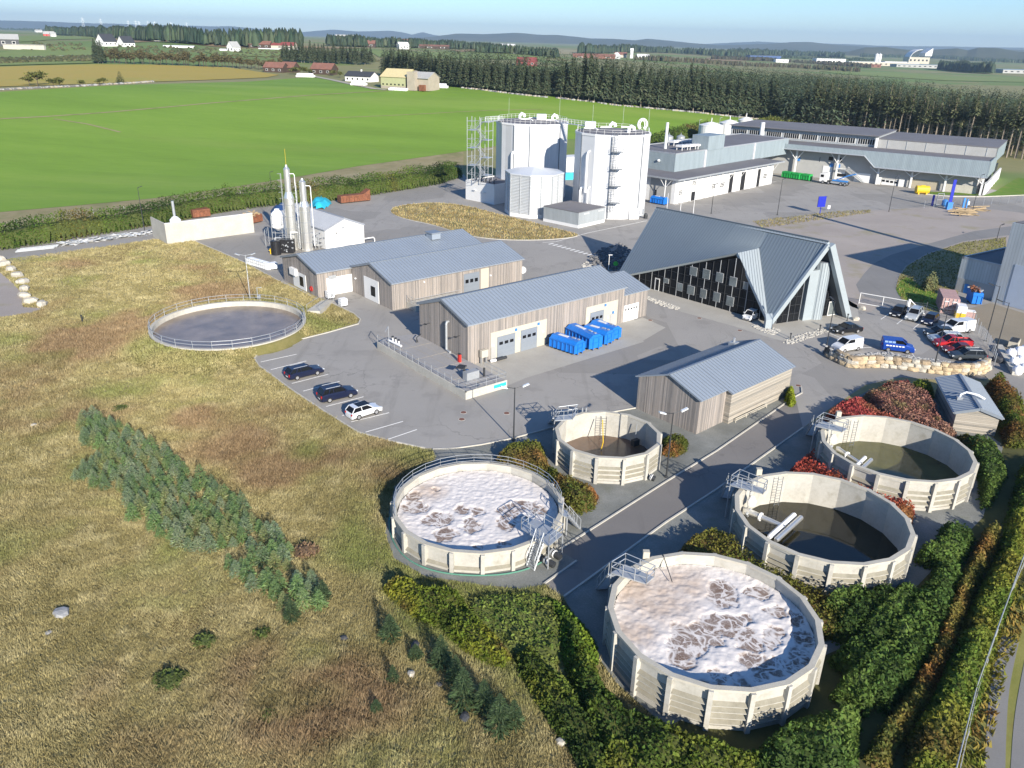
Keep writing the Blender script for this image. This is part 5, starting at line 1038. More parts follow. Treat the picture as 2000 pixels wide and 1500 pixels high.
def wall_ladder(T,px_top,h,name='wall_ladder',w_=.5,mat=GALV):
 q=G(*px_top,h);d=Vector((q.x-T.location.x,q.y-T.location.y,0)).normalized();s_=Vector((-d.y,d.x,0));r=Vector((q.x-T.location.x,q.y-T.location.y,0)).length-.30;c=d*(r-.15);m=MB()
 for k in(-w_/2,w_/2):m.tube([c+s_*k+Vector((0,0,.1)),c+s_*k+Vector((0,0,h+.1))],.03,mat,5)
 z=.3
 while z<h:m.tube([c+s_*-w_/2+Vector((0,0,z)),c+s_*w_/2+Vector((0,0,z))],.022,mat,4);z+=.3
 m.build(name,T)
wall_ladder(T4,c2(400,765),3.1,mat=LADR);wall_ladder(T5,c2(890,400),3.1,mat=LADR);wall_ladder(T2,c1(1597,205),2.85,'wall_ladder',.55,DARKM)
def decanter(T,label,foot,elbow,z,arm,rr=.20):
 a,b=G(*foot,z),G(*elbow,z-.1);t=thing('inlet_pipe',label,'inlet pipe',a);d=(b-a);m=MB();m.tube([(0,0,0),d*.42,d],[rr*1.35,rr*1.1,rr*.9],STAIN,12);m.lathe((0,0,0),[(rr*1.2,-.3),(rr*1.2,.2)],STAIN,12);m.tube([d*.36,d*.40],rr*1.7,WHITEP,12);m.build('pipe',t)
 u_=(G(*arm[1],z-.1)-G(*arm[0],z-.1));L=u_.length;u_.normalize();s_=Vector((-u_.y,u_.x,0))
 for k in(-.32,.32):MB().tube([d-u_*L/2+s_*k,d-u_*L/2*.9+s_*k+Vector((0,0,.0)),d+u_*L/2+s_*k],[rr*.7,rr,rr],WHITEP if k>0 else STAIN,12).build('float_arm',t)
 MB().tube([(0,0,0),(-.1,.3,-z+.3)],.06,GALV).build('support',t)
decanter(T4,'thick silvery inlet pipe with paired float arms over dark water',c2(190,990),c2(445,1100),1.0,(c2(370,1190),c2(535,1040)),.24)
decanter(T5,'slimmer silvery inlet pipe with paired float arms over green water',c2(790,590),c2(945,690),1.0,(c2(940,700),c2(1020,625)),.2)
def mixer(T,label,px,z):
 q=G(*px,z);t=thing('mixer_unit',label,'mixer',(q.x,q.y,0));m=MB();m.tube([(0,0,.1),(0,0,z+1.2)],.06,GALV);m.build('guide_pole',t);MB().lathe((.15,-.3,z-.9),[(.1,0),(.38,.1),(.42,.5),(.2,.9),(.1,1.0)],WHITEP,12).build('housing',t);MB().tube([(.1,-.6,z-1.1),(-.3,-.8,z-1.5),(-.1,-.5,z-1.9)],.14,GALV,8).build('elbow',t)
mixer(T4,'white mixer housing hung under the gantry above dark water',c2(215,890),2.4);mixer(T5,'white mixer housing hung under the gantry above green water',c2(745,490),2.3)
def gantry(label,px_corners,h,stair,stair_px,zs=0,rails=(0,1,2,3),name='access_gantry'):
 P=[G(*p,h)for p in px_corners];c=sum(P,Vector())/4;t=thing(name,label,'gantry',(c.x,c.y,0));P=[p-Vector((c.x,c.y,0))for p in P]
 m=MB();m.slab(P[0],P[1],P[2],P[3],.1,GALV);m.build('deck',t);m=MB();e=P+[P[0]]
 for k in rails:railing(m,[e[k],e[k+1]],1.1,GALV,1.1,.036)
 m.build('railing',t);m=MB()
 for k in(0,1,2,3):m.tube([(P[k].x,P[k].y,0.02),P[k]],.06,GALV)if stair_px is None or k in stair_px else None
 m.build('leg',t)
 if stair:
  a,b=G(*stair[0],zs)-Vector((c.x,c.y,0)),G(*stair[1],h)-Vector((c.x,c.y,0));d=b-a;s_=Vector((-d.y,d.x,0)).normalized()*.42;m=MB();n=max(4,int((h-zs)/.22))
  for i in range(n):q=a+d*((i+.5)/n);m.box(q,(.3,.84,.05),GALV,math.atan2(d.y,d.x))
  for k in(1,-1):m.tube([a+s_*k,b+s_*k],.07,GALV,4);m.tube([a+s_*k+Vector((0,0,1)),b+s_*k+Vector((0,0,1))],.036,GALV,4);[m.tube([a+d*f+s_*k,a+d*f+s_*k+Vector((0,0,1))],.033,GALV,4)for f in(0,.33,.66,1)]
  m.build('stair_flight',t)
 return t
gantry('galvanised gantry with steep outer stair on the beige foam tank',[c3(310,235),c3(400,180),c3(590,262),c3(540,306)],3.4,(c3(250,330),c3(330,235)),(0,1))
gantry('galvanised gantry and mixer frame at the dark water tank',[c2(85,830),c2(140,790),c2(320,862),c2(300,885)],3.3,(c2(60,905),c2(100,815)),(0,1))
gantry('galvanised gantry and mixer frame at the green water tank',[c2(640,445),c2(685,412),c2(848,462),c2(815,482)],3.3,(c2(610,500),c2(650,430)),(0,1))
gantry('galvanised gantry standing at the outer wall of the smallest tank',[zt(615,315),zt(650,265),zt(840,240),zt(790,300)],2.9,(zt(590,330),zt(640,285)),(0,1,2))
g1=gantry('galvanised bridge with stair reaching over the railed foam tank',[c1(1060,945),c1(1150,880),c1(1330,985),c1(1240,1060)],2.2,(c1(1120,1200),c1(1180,1020)),(2,3))
t=gantry('pale pink steel stair on the right side of the railed foam tank',[c1(1325,860),c1(1330,820),c1(1362,835),c1(1358,872)],1.9,(c1(1425,930),c1(1350,845)),(2,3),0,(0,),'access_stair')
for label,px,T in(('grey control box on the rim of the beige foam tank',c3(538,125),3.3),('grey control box on the gantry of the dark water tank',c2(272,750),3.2),('grey control box on the gantry of the green water tank',c2(790,375),3.2),('pair of white pipe stubs on the rim of the smallest tank',zt(905,215),2.9)):
 q=G(*px,T);t=thing('control_box',label,'control box',(q.x,q.y,T-.6))
 if 'stubs' in label:m=MB();m.tube([(-.2,0,0),(-.2,0,1.0)],.09,GALV);m.tube([(.2,0,0),(.2,0,1.0)],.09,GALV);m.build('stub',t)
 else:MB().box((0,0,.75),(.5,.4,.8),CREAM).build('box',t);MB().tube([(0,0,0),(0,0,.4)],.06,GALV).build('post',t)
for label,px in(('left of two grey outlet pipes under the foam tank bridge',(1205,1135)),('right of two grey outlet pipes under the foam tank bridge',(1245,1085)),('short grey outlet pipe at the foot of the smallest tank',(1895,600))):
 a=G(*c1(*px),.45);b=G(*c1(px[0]+(70 if px[0]<1500 else 35),px[1]+45 if px[0]<1500 else px[1]+18),.3);t=thing('outlet_pipe',label,'pipe',a);m=MB();m.tube([(0,0,0),b-a],.28,DARKM,12);m.tube([(b-a)*.15,(b-a)*.28],.33,GALV,12);m.tube([(b-a)*.4,(b-a)*.5],.33,WHITEP,12);m.build('pipe',t)
t=thing('stay_tripod','thin probe stand leaning on the beige foam','probe stand',(G(*c3(710,290),2.6)));b=G(*c3(650,110),3.4)-G(*c3(710,290),2.6);MB().tube([(0,0,0),b],.035,DARKM,5).build('rod',t);MB().tube([b,b+Vector((-.2,-.4,-.9))],.03,DARKM,5).build('stay',t)
t=thing('yellow_hose','yellow hose dangling into the smallest tank','hose',G(*zt(1070,590),.1));MB().tube([(0,0,0),G(*zt(1090,520),1.0)-G(*zt(1070,590),.1),G(*zt(1085,300),2.85)-G(*zt(1070,590),.1)],.05,YELLOW,6).build('hose',t)
t=thing('mixer_unit','small dark submersible mixer on the inner wall of the smallest tank','mixer',G(*zt(1400,560),.1));MB().box((0,0,.5),(.8,.5,.7),DARKM,.6).build('motor',t);MB().tube([(0,.3,.5),(.1,.5,2.4)],.04,GALV).build('guide_pole',t)
PX,PY,PR,PZ=POND
PD=thing('slurry_pond','round sunken pond of brown slurry with a galvanised railing','pond',(PX,PY,0));m=MB();m.lathe((0,0,0),[(PR+.2,.2),(PR+.2,PZ+.12),(PR-.28,PZ+.12),(PR-.28,.2)],CONC,64,False);m.build('rim_wall',PD)
m=MB();railing(m,[((PR+.1)*math.cos(2*PI*k/26),(PR+.1)*math.sin(2*PI*k/26),PZ+.1)for k in range(26)],1.1,GALV,2.6,.034,True);m.build('railing',PD)
liquid('slurry brown and still',(PX,PY),PR-.25,PZ-.62,(.205,.16,.125),.28)
q=G(*zo(0,400,.35)(1440,530),1.2);t=thing('pond_hoist','small steel hoist frame at the back of the slurry pond','hoist',q);m=MB();m.tube([(0,0,0),(0,0,2.0),(.7,.2,2.0)],.06,GALV);m.box((.2,0,.5),(.5,.4,.5),GALV);m.build('frame',t)
tb=np.linspace(-PI,PI,181);BKW=np.clip(pdist(yard,PX+(PR+.3)*np.cos(tb),PY+(PR+.3)*np.sin(tb))-.15,.5,5.2);r1=np.concatenate([[PR+.2],PR+.3+np.array([.1,.25,.4,.6,.9,1.3,1.9,2.7,3.6,4.6,5.6])]);a1=np.linspace(0,2*PI,97)[:-1];Rg,Ag=np.meshgrid(r1,a1,indexing='ij');X=PX+Rg*np.cos(Ag);Y=PY+Rg*np.sin(Ag);Zb=bank(X,Y)+.003
i,j=np.meshgrid(np.arange(11),np.arange(96),indexing='ij');j2=(j+1)%96;F=np.stack([i*96+j,(i+1)*96+j,(i+1)*96+j2,i*96+j2],-1).reshape(-1,4);V=np.stack([X,Y,Zb],-1).reshape(-1,3)
keep=V[F][...,2].max(1)>.02;o=npmesh('grass_bank',V,F[keep],grassbank,smooth=True);o['kind']='structure'
a,b=G(*c5(375,860),1.15),G(*c5(465,795),0);t=thing('pond_steps','short flight of concrete steps with a handrail from pond to yard','steps',(a.x,a.y,0));d=Vector((b.x-a.x,b.y-a.y,0));L=d.length;m=MB()
for i in range(7):f=(i+.5)/7;m.box((d.x*f,d.y*f,.6*(1-f)+.05),(L/7*1.02,1.9,1.2*(1-f)+.1),CONC,math.atan2(d.y,d.x))
m.build('tread',t);s_=Vector((-d.y,d.x,0)).normalized();m=MB()
for k in(-1,1):m.tube([s_*k+Vector((0,0,2.2)),d+s_*k+Vector((0,0,1.0))],.035,GALV);m.tube([s_*k+Vector((0,0,1.1)),s_*k+Vector((0,0,2.2))],.035,GALV);m.tube([d+s_*k,d+s_*k+Vector((0,0,1.0))],.035,GALV)
m.build('handrail',t)
t=thing('path_slab','grey concrete path along the gable of the long hall','path',(0,0,0))if False else sheet('path',GP([(170,660),(330,740),(405,780),(430,800),(390,790),(300,730),(160,672)],c5),.03,concrete)
# ------------------------------------------------------------------ lamp posts and poles
def lamp(label,base,top,heads,name='lamp_post',mat=DARKM,arm=.9,az=0,headm=None,group=None):
 b=G(*base);h=Hh(base,top);t=thing(name,label,'lamp post',b,0,group);MB().tube([(0,0,0),(0,0,h)],[.09,.05],mat,8).build('pole',t);MB().lathe((0,0,0),[(.2,0),(.2,.12),(.1,.2)],mat,8).build('base',t)
 for k in range(heads):
  a=az+k*PI;d=Vector((math.cos(a),math.sin(a),0));m=MB();m.tube([(0,0,h-.1),d*arm+Vector((0,0,h+.12))],.035,mat,5);m.build('arm',t)
  MB().box(d*(arm+.3)+Vector((0,0,h+.16)),(.75,.3,.12),headm or mat,0,Matrix.Rotation(a,3,'Z')@Matrix.Rotation(-.35,3,'Y')).build('lamp_head',t)
 return t
lamp('dark lamp post with pale double heads by the yard corner above brown shrubs',(1003,861),(1009,757),2,az=.3,headm=LAMPW)
lamp('dark lamp post with two white wing shaped heads by the grey shed',(1301,932),(1312,806),2,az=.35,headm=LAMPW)
lamp('pale lamp post with two small heads behind the slurry pond',(489,588),(481,498),2,mat=GALV,az=.2)
lamp('dark post at the hedge, left of the concrete screen',(283,455),(272,366),1,arm=.3);lamp('dark post in the hedge behind the steel columns',(532,392),(528,336),1,arm=.3)
lamp('dark lamp post at the corner of the parking near the white van',z5(150,528),z5(240,35),1,arm=.4,az=2);lamp('dark lamp post rising from the middle of the stone wall',z5(1150,705),z5(1300,150),1,arm=.4,az=2)
lamp('dark lamp post behind the right parking, nearer the blue skip',z5(1640,410),z4(1700,1060),1,az=2.8);lamp('dark lamp post at the fence corner, right of the parking',z5(1720,570),z4(1810,1275),1,az=2.8);lamp('short lamp post by the road beside the factory wing',z4(1640,470),z4(1690,265),1,az=.2,arm=.3)
lamp('tall dark pole at the yard edge, left of the blue sign',z3(-410,1000),z3(-330,650),1,arm=.25);lamp('tall dark pole at the yard edge, right of the blue sign',z3(680,965),z3(745,620),1,arm=.25);lamp('tall dark pole in front of the lawn corner',z3(1500,945),z3(1585,610),1,arm=.25);lamp('tall dark pole behind the office roof ridge',z2(695,985),z2(720,700),1,arm=.25)
for i,(b,tpx,lab)in enumerate(((z2(262,935),z2(270,850),'leftmost of the white flagpoles behind the office roof'),(z2(393,960),z2(408,740),'middle white flagpole behind the office roof'),(z2(518,988),z2(540,740),'rightmost white flagpole behind the office roof'))):
 t=thing('flagpole',lab,'flagpole',G(*b),0,'white flagpoles behind the office');MB().tube([(0,0,0),(0,0,max(4,Hh(b,tpx)))],[.09,.05],WHITE,8).build('pole',t);MB().lathe((0,0,0),[(.2,0),(.2,.2),(.1,.3)],GALV,8).build('base',t)
t=thing('blue_sign','dark blue rectangular sign panel on a post at the edge of the yard','sign',G(*z3(5,990)),.3);MB().box((0,0,3.2),(2.3,.2,2.7),BLUES).build('panel',t);MB().tube([(0,0,0),(0,0,2.4)],.12,BLUES).build('post',t)
b=z3(1262,945);t=thing('blue_flag_mast','tall blue banner mast on a blue base by the fence','banner mast',G(*b));hm_=Hh(b,z3(1340,655));MB().box((0,0,hm_*.6),(.8,.2,hm_*.8),BLUES).build('banner',t);MB().box((0,0,1.0),(1.4,1.0,2.0),BLUEL).build('base',t);MB().tube([(.4,0,2),(.4,0,hm_)],.08,BLUES).build('pole',t)
for px,lab in((z3(1100,910),'slim blue pillar left of the blue banner mast'),(z3(1400,940),'light blue post pair right of the blue banner mast')):
 t=thing('blue_pillar',lab,'pillar',G(*px));MB().box((0,0,1.5),(.5,.3,3.0),BLUES if 'slim' in lab else BLUEL).build('pillar',t)
 if 'pair' in lab:MB().box((1.0,.2,1.3),(.3,.3,2.6),BLUEL).build('pillar',t)
t=thing('barrier_frame','grey steel frame with a light blue drum beside the banner mast','barrier',G(*z3(1165,915)));m=MB()
for x in(-.8,.8):m.tube([(x,0,0),(x,0,3.6)],.1,GALV)
for z in(.4,1.8,3.5):m.tube([(-.8,0,z),(.8,0,z)],.08,GALV)
m.build('frame',t);MB().lathe((1.4,-.3,0),[(.3,0),(.8,.6),(.8,1.7),(.3,2.0)],BLUEL,10).build('drum',t)
for k,px in enumerate((z3(90,955),z3(1450,915))):t=thing('white_marker','small white marker board '+('right of the blue sign' if k==0 else 'between the blue posts and the dark pole'),'marker',G(*px));MB().box((0,0,.9),(.7,.1,.9),WHITE).build('board',t);MB().tube([(0,.1,0),(0,.1,1)],.05,GALV).build('post',t)
t=thing('green_round_sign','bright green round sign in the shade left of the office roof','sign',G(*c6(671,600)));MB().lathe((0,0,0),[(.01,0),(.45,0),(.45,.06),(.01,.06)],GREENLAMP,16,False).build('disc',t).matrix_basis=Matrix.Translation((0,0,1.5))@Matrix.Rotation(R(80),4,'X');MB().tube([(0,0.1,0),(0,.1,1.5)],.05,GALV).build('post',t)
t=thing('short_lamp','short white lamp standard in front of the shaded boulder bank','lamp',G(*c6(627,600)));MB().tube([(0,0,0),(0,0,3.2)],.06,WHITE).build('pole',t);MB().box((.2,0,3.2),(.7,.3,.1),WHITE).build('lamp_head',t)
for px,lab in((c6(1810,1050),'dark bollard on the gravel strip, nearer the office foot'),(c7(668,995),'dark bollard on the gravel strip, nearer the black saloon'),(za(1895,925),'dark bollard beside the office gable beam'),((161,630),'dark stake standing at the edge of the gravel turning place')):
 t=thing('bollard',lab,'bollard',G(*px));MB().lathe((0,0,0),[(.08,0),(.08,.95),(.14,1.0),(.14,1.15),(.05,1.2)],DARKM,10).build('post',t);MB().lathe((0,0,0),[(.16,0),(.16,.05)],DARKM,10).build('base',t)
def manhole(px,lab):
 t=thing('manhole_cover',lab,'manhole cover',G(*px,.012));MB().lathe((0,0,0),[(.42,0),(.42,.012)],KERB,18).build('frame',t);MB().lathe((0,0,.012),[(.34,0),(.34,.006)],MANH,18).build('lid',t)
manhole(c1(684,185),'upper of two rusty manhole covers on the yard');manhole(c1(673,230),'lower of two rusty manhole covers on the yard');manhole(c1(965,190),'rusty manhole cover close to the dark lamp post');manhole(c2(530,177),'rusty manhole cover by the end of the grey shed');manhole(c6(900,918),'dark manhole cover before the white annex door');manhole(c6(1220,905),'dark manhole cover before the office paving');manhole(c6(1483,985),'dark manhole cover near the roof foot of the office')
# ------------------------------------------------------------------ vehicles
def paint(name,col):return M('car_paint_'+name,col,.28,.25,.03,1,.6)
def car(label,kind,pt,name,col,px_a,px_b,cat='car',group=None,side=1,centre=False):
 a,b=G(*px_a),G(*px_b);d=(b-a).normalized();ang=math.atan2(d.y,d.x);mid=(a+b)/2
 SP={'wagon':(4.75,1.82,1.48),'suv':(4.6,1.86,1.68),'hatch':(4.0,1.74,1.47),'saloon':(4.7,1.82,1.42),'van':(4.4,1.82,1.85),'bigvan':(5.2,1.95,1.98),'smart':(2.7,1.56,1.55),'pickup':(5.2,1.85,1.78)}
 L,W,H=SP[kind]
 if not centre:mid=mid+Vector((-d.y,d.x,0))*side*(W/2-.1)
 t=thing(name,label,cat,(mid.x,mid.y,.022),ang,group);body=paint(pt,col)
 hood={'van':.62,'bigvan':.55}.get(kind,.6 if kind!='suv' else .62)*H;z0=.22;r=.33 if kind not in('smart',)else .29;h=L/2
 if kind in('van','bigvan'):st=[(-h,.62),(-h+.08,.70),(-h+.5,.72),(h-1.25,.70),(h-.75,.60),(h-.2,.52),(h-.03,.42),(h,.30)]
 elif kind=='smart':st=[(-h,.62),(-h+.15,.68),(-h+.8,.68),(h-.7,.66),(h-.2,.55),(h,.35)]
 else:st=[(-h,.48),(-h+.1,.60),(-h+.7,.655),(h-1.5,.645),(h-1.0,.61),(h-.3,.53),(h-.06,.44),(h,.32)]
 m=MB();vs=[];n=10
 for i,(x,zt)in enumerate(st):
  e=min(1,.80+.2*min(i,len(st)-1-i));w_=W/2*e;z=zt*H if kind not in('suv',)else zt*H
  vs+=[(x,-w_*.9,z0),(x,-w_,z0+.15),(x,-w_,z*.62),(x,-w_*.97,z*.88),(x,-w_*.86,z),(x,w_*.86,z),(x,w_*.97,z*.88),(x,w_,z*.62),(x,w_,z0+.15),(x,w_*.9,z0)]
 fs=[(i*n+k,i*n+(k+1)%n,(i+1)*n+(k+1)%n,(i+1)*n+k)for i in range(len(st)-1)for k in range(n)]+[tuple(range(n-1,-1,-1)),tuple(range((len(st)-1)*n,len(st)*n))]
 m.add(vs,fs,body);o=m.build('body',t,smooth=False)
 bl=.66*H if kind!='van' else .70*H;bl=st[2][1]*H
 prof={'wagon':(-h+.12,-h+.55,h-2.1,h-1.35),'suv':(-h+.1,-h+.5,h-2.0,h-1.3),'hatch':(-h+.08,-h+.5,h-1.85,h-1.1),'saloon':(-h+.75,-h+1.5,h-2.15,h-1.35),'van':(-h+.03,-h+.12,h-1.75,h-.95),'bigvan':(-h+.03,-h+.12,h-1.7,h-.95),'smart':(-h+.1,-h+.35,h-1.1,h-.45),'pickup':(-.35,-.15,h-2.1,h-1.35)}[kind]
 w0,w1=W/2*.86,W/2*.72 if 'van' not in kind else W/2*.8;x0,x1,x2,x3=prof;zb=bl-.015;zt=H-.03;van='van' in kind
 gl=[(x0,w0,zb),(x1,w1,zt),(x2,w1,zt),(x3,w0,zb-.02)];vs=[(x,-w_,z)for x,w_,z in gl]+[(x,w_,z)for x,w_,z in gl]
 MB().add(vs,[(0,3,2,1),(4,5,6,7),(0,1,5,4),(2,3,7,6),(1,2,6,5)],GLASSD).build('windows',t)
 m=MB();m.box(((x1+x2)/2,0,zt+.015),(x2-x1+.12,w1*2+.06,.05),body)
 for s_ in(-1,1):
  xs=[((x3,w0,zb),(x2,w1,zt)),((x0,w0,zb),(x1,w1,zt)),(((x1+x2)/2+.05,w0,zb),((x1+x2)/2,w1,zt))]+([((x0+.85,w0,zb),(x1+.7,w1,zt))]if kind in('wagon','suv')else[])
  for a_,b_ in xs:m.tube([(a_[0],s_*(a_[1]+.01),a_[2]),(b_[0],s_*(b_[1]+.01),b_[2])],.05,body,5)
  if van:m.add([(x0-.01,s_*(w0+.012),zb),(x1-.01,s_*(w1+.012),zt),(x2-1.0,s_*(w1+.012),zt),(x2-1.0,s_*(w0+.012),zb)],[(0,1,2,3)],body)
 if van:m.add([(x0-.02,-w0,zb),(x0-.02,w0,zb),(x1-.02,w1,zt),(x1-.02,-w1,zt)],[(0,1,2,3)],body)
 m.build('roof',t)
 if kind in('wagon','suv'):
  m=MB();[m.tube([(x1+.2,s_*w1*.92,zt+.1),(x2-.1,s_*w1*.92,zt+.1)],.03,GALV,5)for s_ in(-1,1)];m.build('roof_rail',t)
 if kind=='pickup':
  m=MB();m.box((-h+1.05,0,bl+.02),(1.75,W*.74,.06),BLACK);m.box((-h+.1,0,bl+.08),(.08,W*.86,.2),body);[m.box((-h+1.05,s_*W*.42,bl+.08),(1.9,.1,.2),body)for s_ in(-1,1)];m.build('load_bed',t)
 wb=L*.29
 for x in(-wb,wb):
  for s_ in(-1,1):
   wv=MB().tube([(x,s_*(W/2-.2),r),(x,s_*(W/2+.01),r)],r,TYRE,14).build('wheel',t);MB().tube([(x,s_*(W/2-.05),r),(x,s_*(W/2+.025),r)],r*.62,RIM,10).build('rim',wv)
 for s_ in(-1,1):
  MB().box((h-.16,s_*W*.36,st[-2][1]*H*.86+.05),(.3,.36,.16),LAMPW,s_*-.35).build('headlight',t);MB().box((-h+.05,s_*W*.38,st[1][1]*H*.82),(.14,.2,.3 if van or kind in('suv','wagon')else .2),LAMPR).build('tail_light',t);MB().box((x3-.25,s_*(W/2+.05),bl+.06),(.16,.2,.14),body).build('mirror',t)
 m=MB();m.box((h-.03,0,.35),(.08,W*.6,.18),BLACK);m.box((0,0,.26),(L*.9,W*.94,.12),BLACK);m.build('bumper',t);MB().box((-h-.005,0,.5),(.02,.52,.12),WHITE).build('number_plate',t);MB().box((h+.012,0,.42),(.02,.52,.12),WHITE).build('number_plate',t)
 return t
NAVYP,BLK,DGREY=(.012,.017,.045),(.012,.013,.016),(.035,.045,.055)
car('dark blue estate car, first in the parking row by the meadow','wagon','navy','estate_car',NAVYP,c5(265,1310),c5(403,1276));car('dark blue tall estate with roof rails, middle of the meadow parking row','suv','navy','estate_car',NAVYP,c5(480,1456),c5(616,1424))
W1=car('white hatchback with a dark glass roof, lowest in the meadow parking row','hatch','white','hatchback_car',(.74,.75,.76),zo(100,750,.35)(1708,203),zo(100,750,.35)(1822,167));MB().box((-.25,0,1.475),(1.5,1.15,.03),GLASSD).build('glass_roof',W1)
W1=car('tiny white and black two seater parked under the office roof fold','smart','white','small_car',(.74,.75,.76),(1474,620),(1456,628),centre=True);W1
car('black saloon parked alone by the gravel strip','saloon','black','saloon_car',BLK,z5(430,320),z5(262,335),side=1,centre=True);car('small white van in front of the stone wall','van','white','small_van',(.76,.77,.77),z5(452,500),z5(322,522),'van',side=-1)
BV=car('blue van with pale lettering in front of the stone wall','van','blue','small_van',(.012,.06,.34),z5(735,510),z5(908,530),'van');m=MB();[m.box((-1.5+.42*i,-.925,.98),(.3,.02,.16),WHITEP)for i in range(6)];[m.box((-1.7+.5*i,-.83,1.5),(.42,.03,.26),M('pale_blue_lettering',(.25,.38,.6),.4))for i in range(3)];m.build('side_lettering',BV)
car('black car at the left end of the slanting row by the gate','hatch','black','parked_car',BLK,z5(862,140),z5(782,198),centre=True);car('silver people carrier, second in the slanting row by the gate','suv','silver','people_carrier',(.42,.45,.47),z5(1005,165),z5(935,232),centre=True);car('dark blue hatchback, third in the slanting row by the gate','hatch','navy','parked_car',NAVYP,z5(1160,215),z5(1080,270),centre=True)
car('large white van at the right end of the slanting row','bigvan','white','large_van',(.76,.77,.77),z5(1450,318),z5(1290,335),'van',centre=True)
w0_,w1_=z5(1590,600),z5(1390,592);pa,pb=G(*w0_),G(*w1_);dv=(pb-pa).normalized();nv_=Vector((dv.y,-dv.x,0));nv_=nv_ if nv_.y>0 else-nv_
def unG(p):
 d=p-Vector((0,0,CAMH));zc=d.y*math.cos(PITCH)-d.z*math.sin(PITCH);yc=d.y*math.sin(PITCH)+d.z*math.cos(PITCH);u,v=d.x/zc,yc/zc;c,s=math.cos(ROLL),math.sin(ROLL);return 1000+FPX*(c*u-s*v),750-FPX*(s*u+c*v)
for i,(kd,pt,col,nme,lab)in enumerate((('wagon','graphite',DGREY,'estate_car','dark grey estate car nearest the stone wall corner'),('saloon','darkred',(.13,.015,.018),'parked_car','dark red saloon between the grey estate and the red pickup'),('pickup','red',(.42,.012,.02),'pickup_truck','bright red pickup with an open black load bed'),('wagon','silver',(.42,.45,.47),'estate_car','silver estate car just beyond the red pickup'),('hatch','black',BLK,'parked_car','black car beside the large white van'))):
 off=nv_*(.8+2.35*i);car(lab,kd,pt,nme,col,unG(pa+off),unG(pb+off),'pickup' if kd=='pickup' else 'car',centre=True)
a,b=G(*z3(250,715)),G(*z3(45,690));d=(b-a).normalized();t=thing('hook_lorry','white cab hook lift lorry with blue lifting arm by the industrial hall','lorry',(a+b)/2,math.atan2(d.y,d.x));LL=(b-a).length+2.4;h=LL/2
MB().prism([(h-2.2,-1.22),(h,-1.22),(h,1.22),(h-2.2,1.22)],.7,[3.5,3.1,3.1,3.5],WHITE).build('cab',t);MB().box((h+.01,0,2.5),(.05,2.1,.9),GLASSD).build('windscreen',t);m=MB();[m.box((h-.75,s_*1.235,2.45),(1.0,.04,.8),GLASSD)for s_ in(-1,1)];m.build('side_window',t)
MB().box((-1.1,0,.95),(LL-2.2,1.0,.35),DARKM).build('chassis',t);m=MB();m.tube([(-h+1.0,0,1.3),(-.5,0,1.6),(-h+.6,0,3.2),(-h-1.6,0,3.9)],.22,BLUEL,6);m.box((-1.6,0,1.35),(LL-4.4,1.3,.35),BLUEL);m.build('lifting_arm',t);MB().box((-1.6,0,.8),(LL-4,2.3,.5),GALV).build('side_guard',t)
for x in(h-1.2,h-3.0,-h+2.2,-h+.9):
 for s_ in(-1,1):o=MB().tube([(x,s_*.9,.52),(x,s_*1.24,.52)],.52,TYRE,14).build('wheel',t);MB().tube([(x,s_*1.2,.52),(x,s_*1.255,.52)],.3,RIM,10).build('rim',o)
def skip(label,px_a,px_b,side,mat,W=2.4,H=2.1,lid=True,group=None,name='skip_container',fill=None,hook=True):
 a,b=G(*px_a),G(*px_b);d=(b-a).normalized();L=(b-a).length;n=Vector((-d.y,d.x,0))*side;c=(a+b)/2+n*W/2;t=thing(name,label,'container',c,math.atan2(d.y,d.x),group);h=L/2;m=MB()
 m.box((0,0,.3+(H-.3)/2-(.2 if lid else 0)),(L,W-.24,H-.3-(.4 if lid else 0)),mat)
 if lid:m.prism([(-h,-W/2+.12),(h,-W/2+.12),(h,W/2-.12),(-h,W/2-.12)],H-.4,H-.38,mat);vs=[(x,y,z)for x in(-h,h)for y,z in((-W/2+.1,H-.45),(-W/2+.6,H),(W/2-.6,H),(W/2-.1,H-.45))];m.add(vs,[(0,1,2,3),(7,6,5,4),(0,4,5,1),(1,5,6,2),(2,6,7,3)],mat)
 m.build('body',t);m=MB();k=int(L/.75)
 for i in range(k+1):
  x=-h+.06+(L-.12)*i/k
  for s_ in(-1,1):m.box((x,s_*(W/2-.06),.3+(H-.75)/2),(.1,.12,H-.75),mat)
 for s_ in(-1,1):m.box((0,s_*(W/2-.06),H-.45),(L+.04,.16,.12),mat);m.box((0,s_*.5,.15),(L,.18,.3),DARKM)
 m.build('ribs',t);m=MB();m.box((h+.05,0,H*.45),(.1,W*.5,.12),mat);m.box((h+.05,-.5,H*.4),(.1,.1,H*.7),mat);m.box((h+.05,.5,H*.4),(.1,.1,H*.7),mat);m.build('end_frame',t)
 if lid:
  m=MB();m.box((-h*.3,0,H+.03),(L*.35,.5,.05),WHITE);m.build('lid_stripe',t);m=MB();[m.box((h*f,.2,H+.06),(.3,.3,.12),GALV)for f in(.35,.5,.8)];m.build('lid_hatch',t)
 elif fill:MB().box((0,0,H-.28),(L-.2,W-.4,.1),fill).build('fill',t)
 return t
GB_='blue lidded containers at the workshop'
skip('blue lidded container nearest the grey doors, first of the workshop group',c6(240,1100),c6(405,1155),1,BLUESK,2.4,2.0,True,GB_);skip('longest blue lidded container, second of the workshop group',c6(345,1045),c6(500,1122),1,BLUESK,2.4,2.3,True,GB_);skip('blue lidded container third in the workshop group',c6(452,1045),c6(600,1090),1,BLUESK,2.3,2.1,True,GB_);skip('blue lidded container farthest in the workshop group, by the last grey door',c6(500,1010),c6(640,1062),1,BLUESK,2.3,2.1,True,GB_)
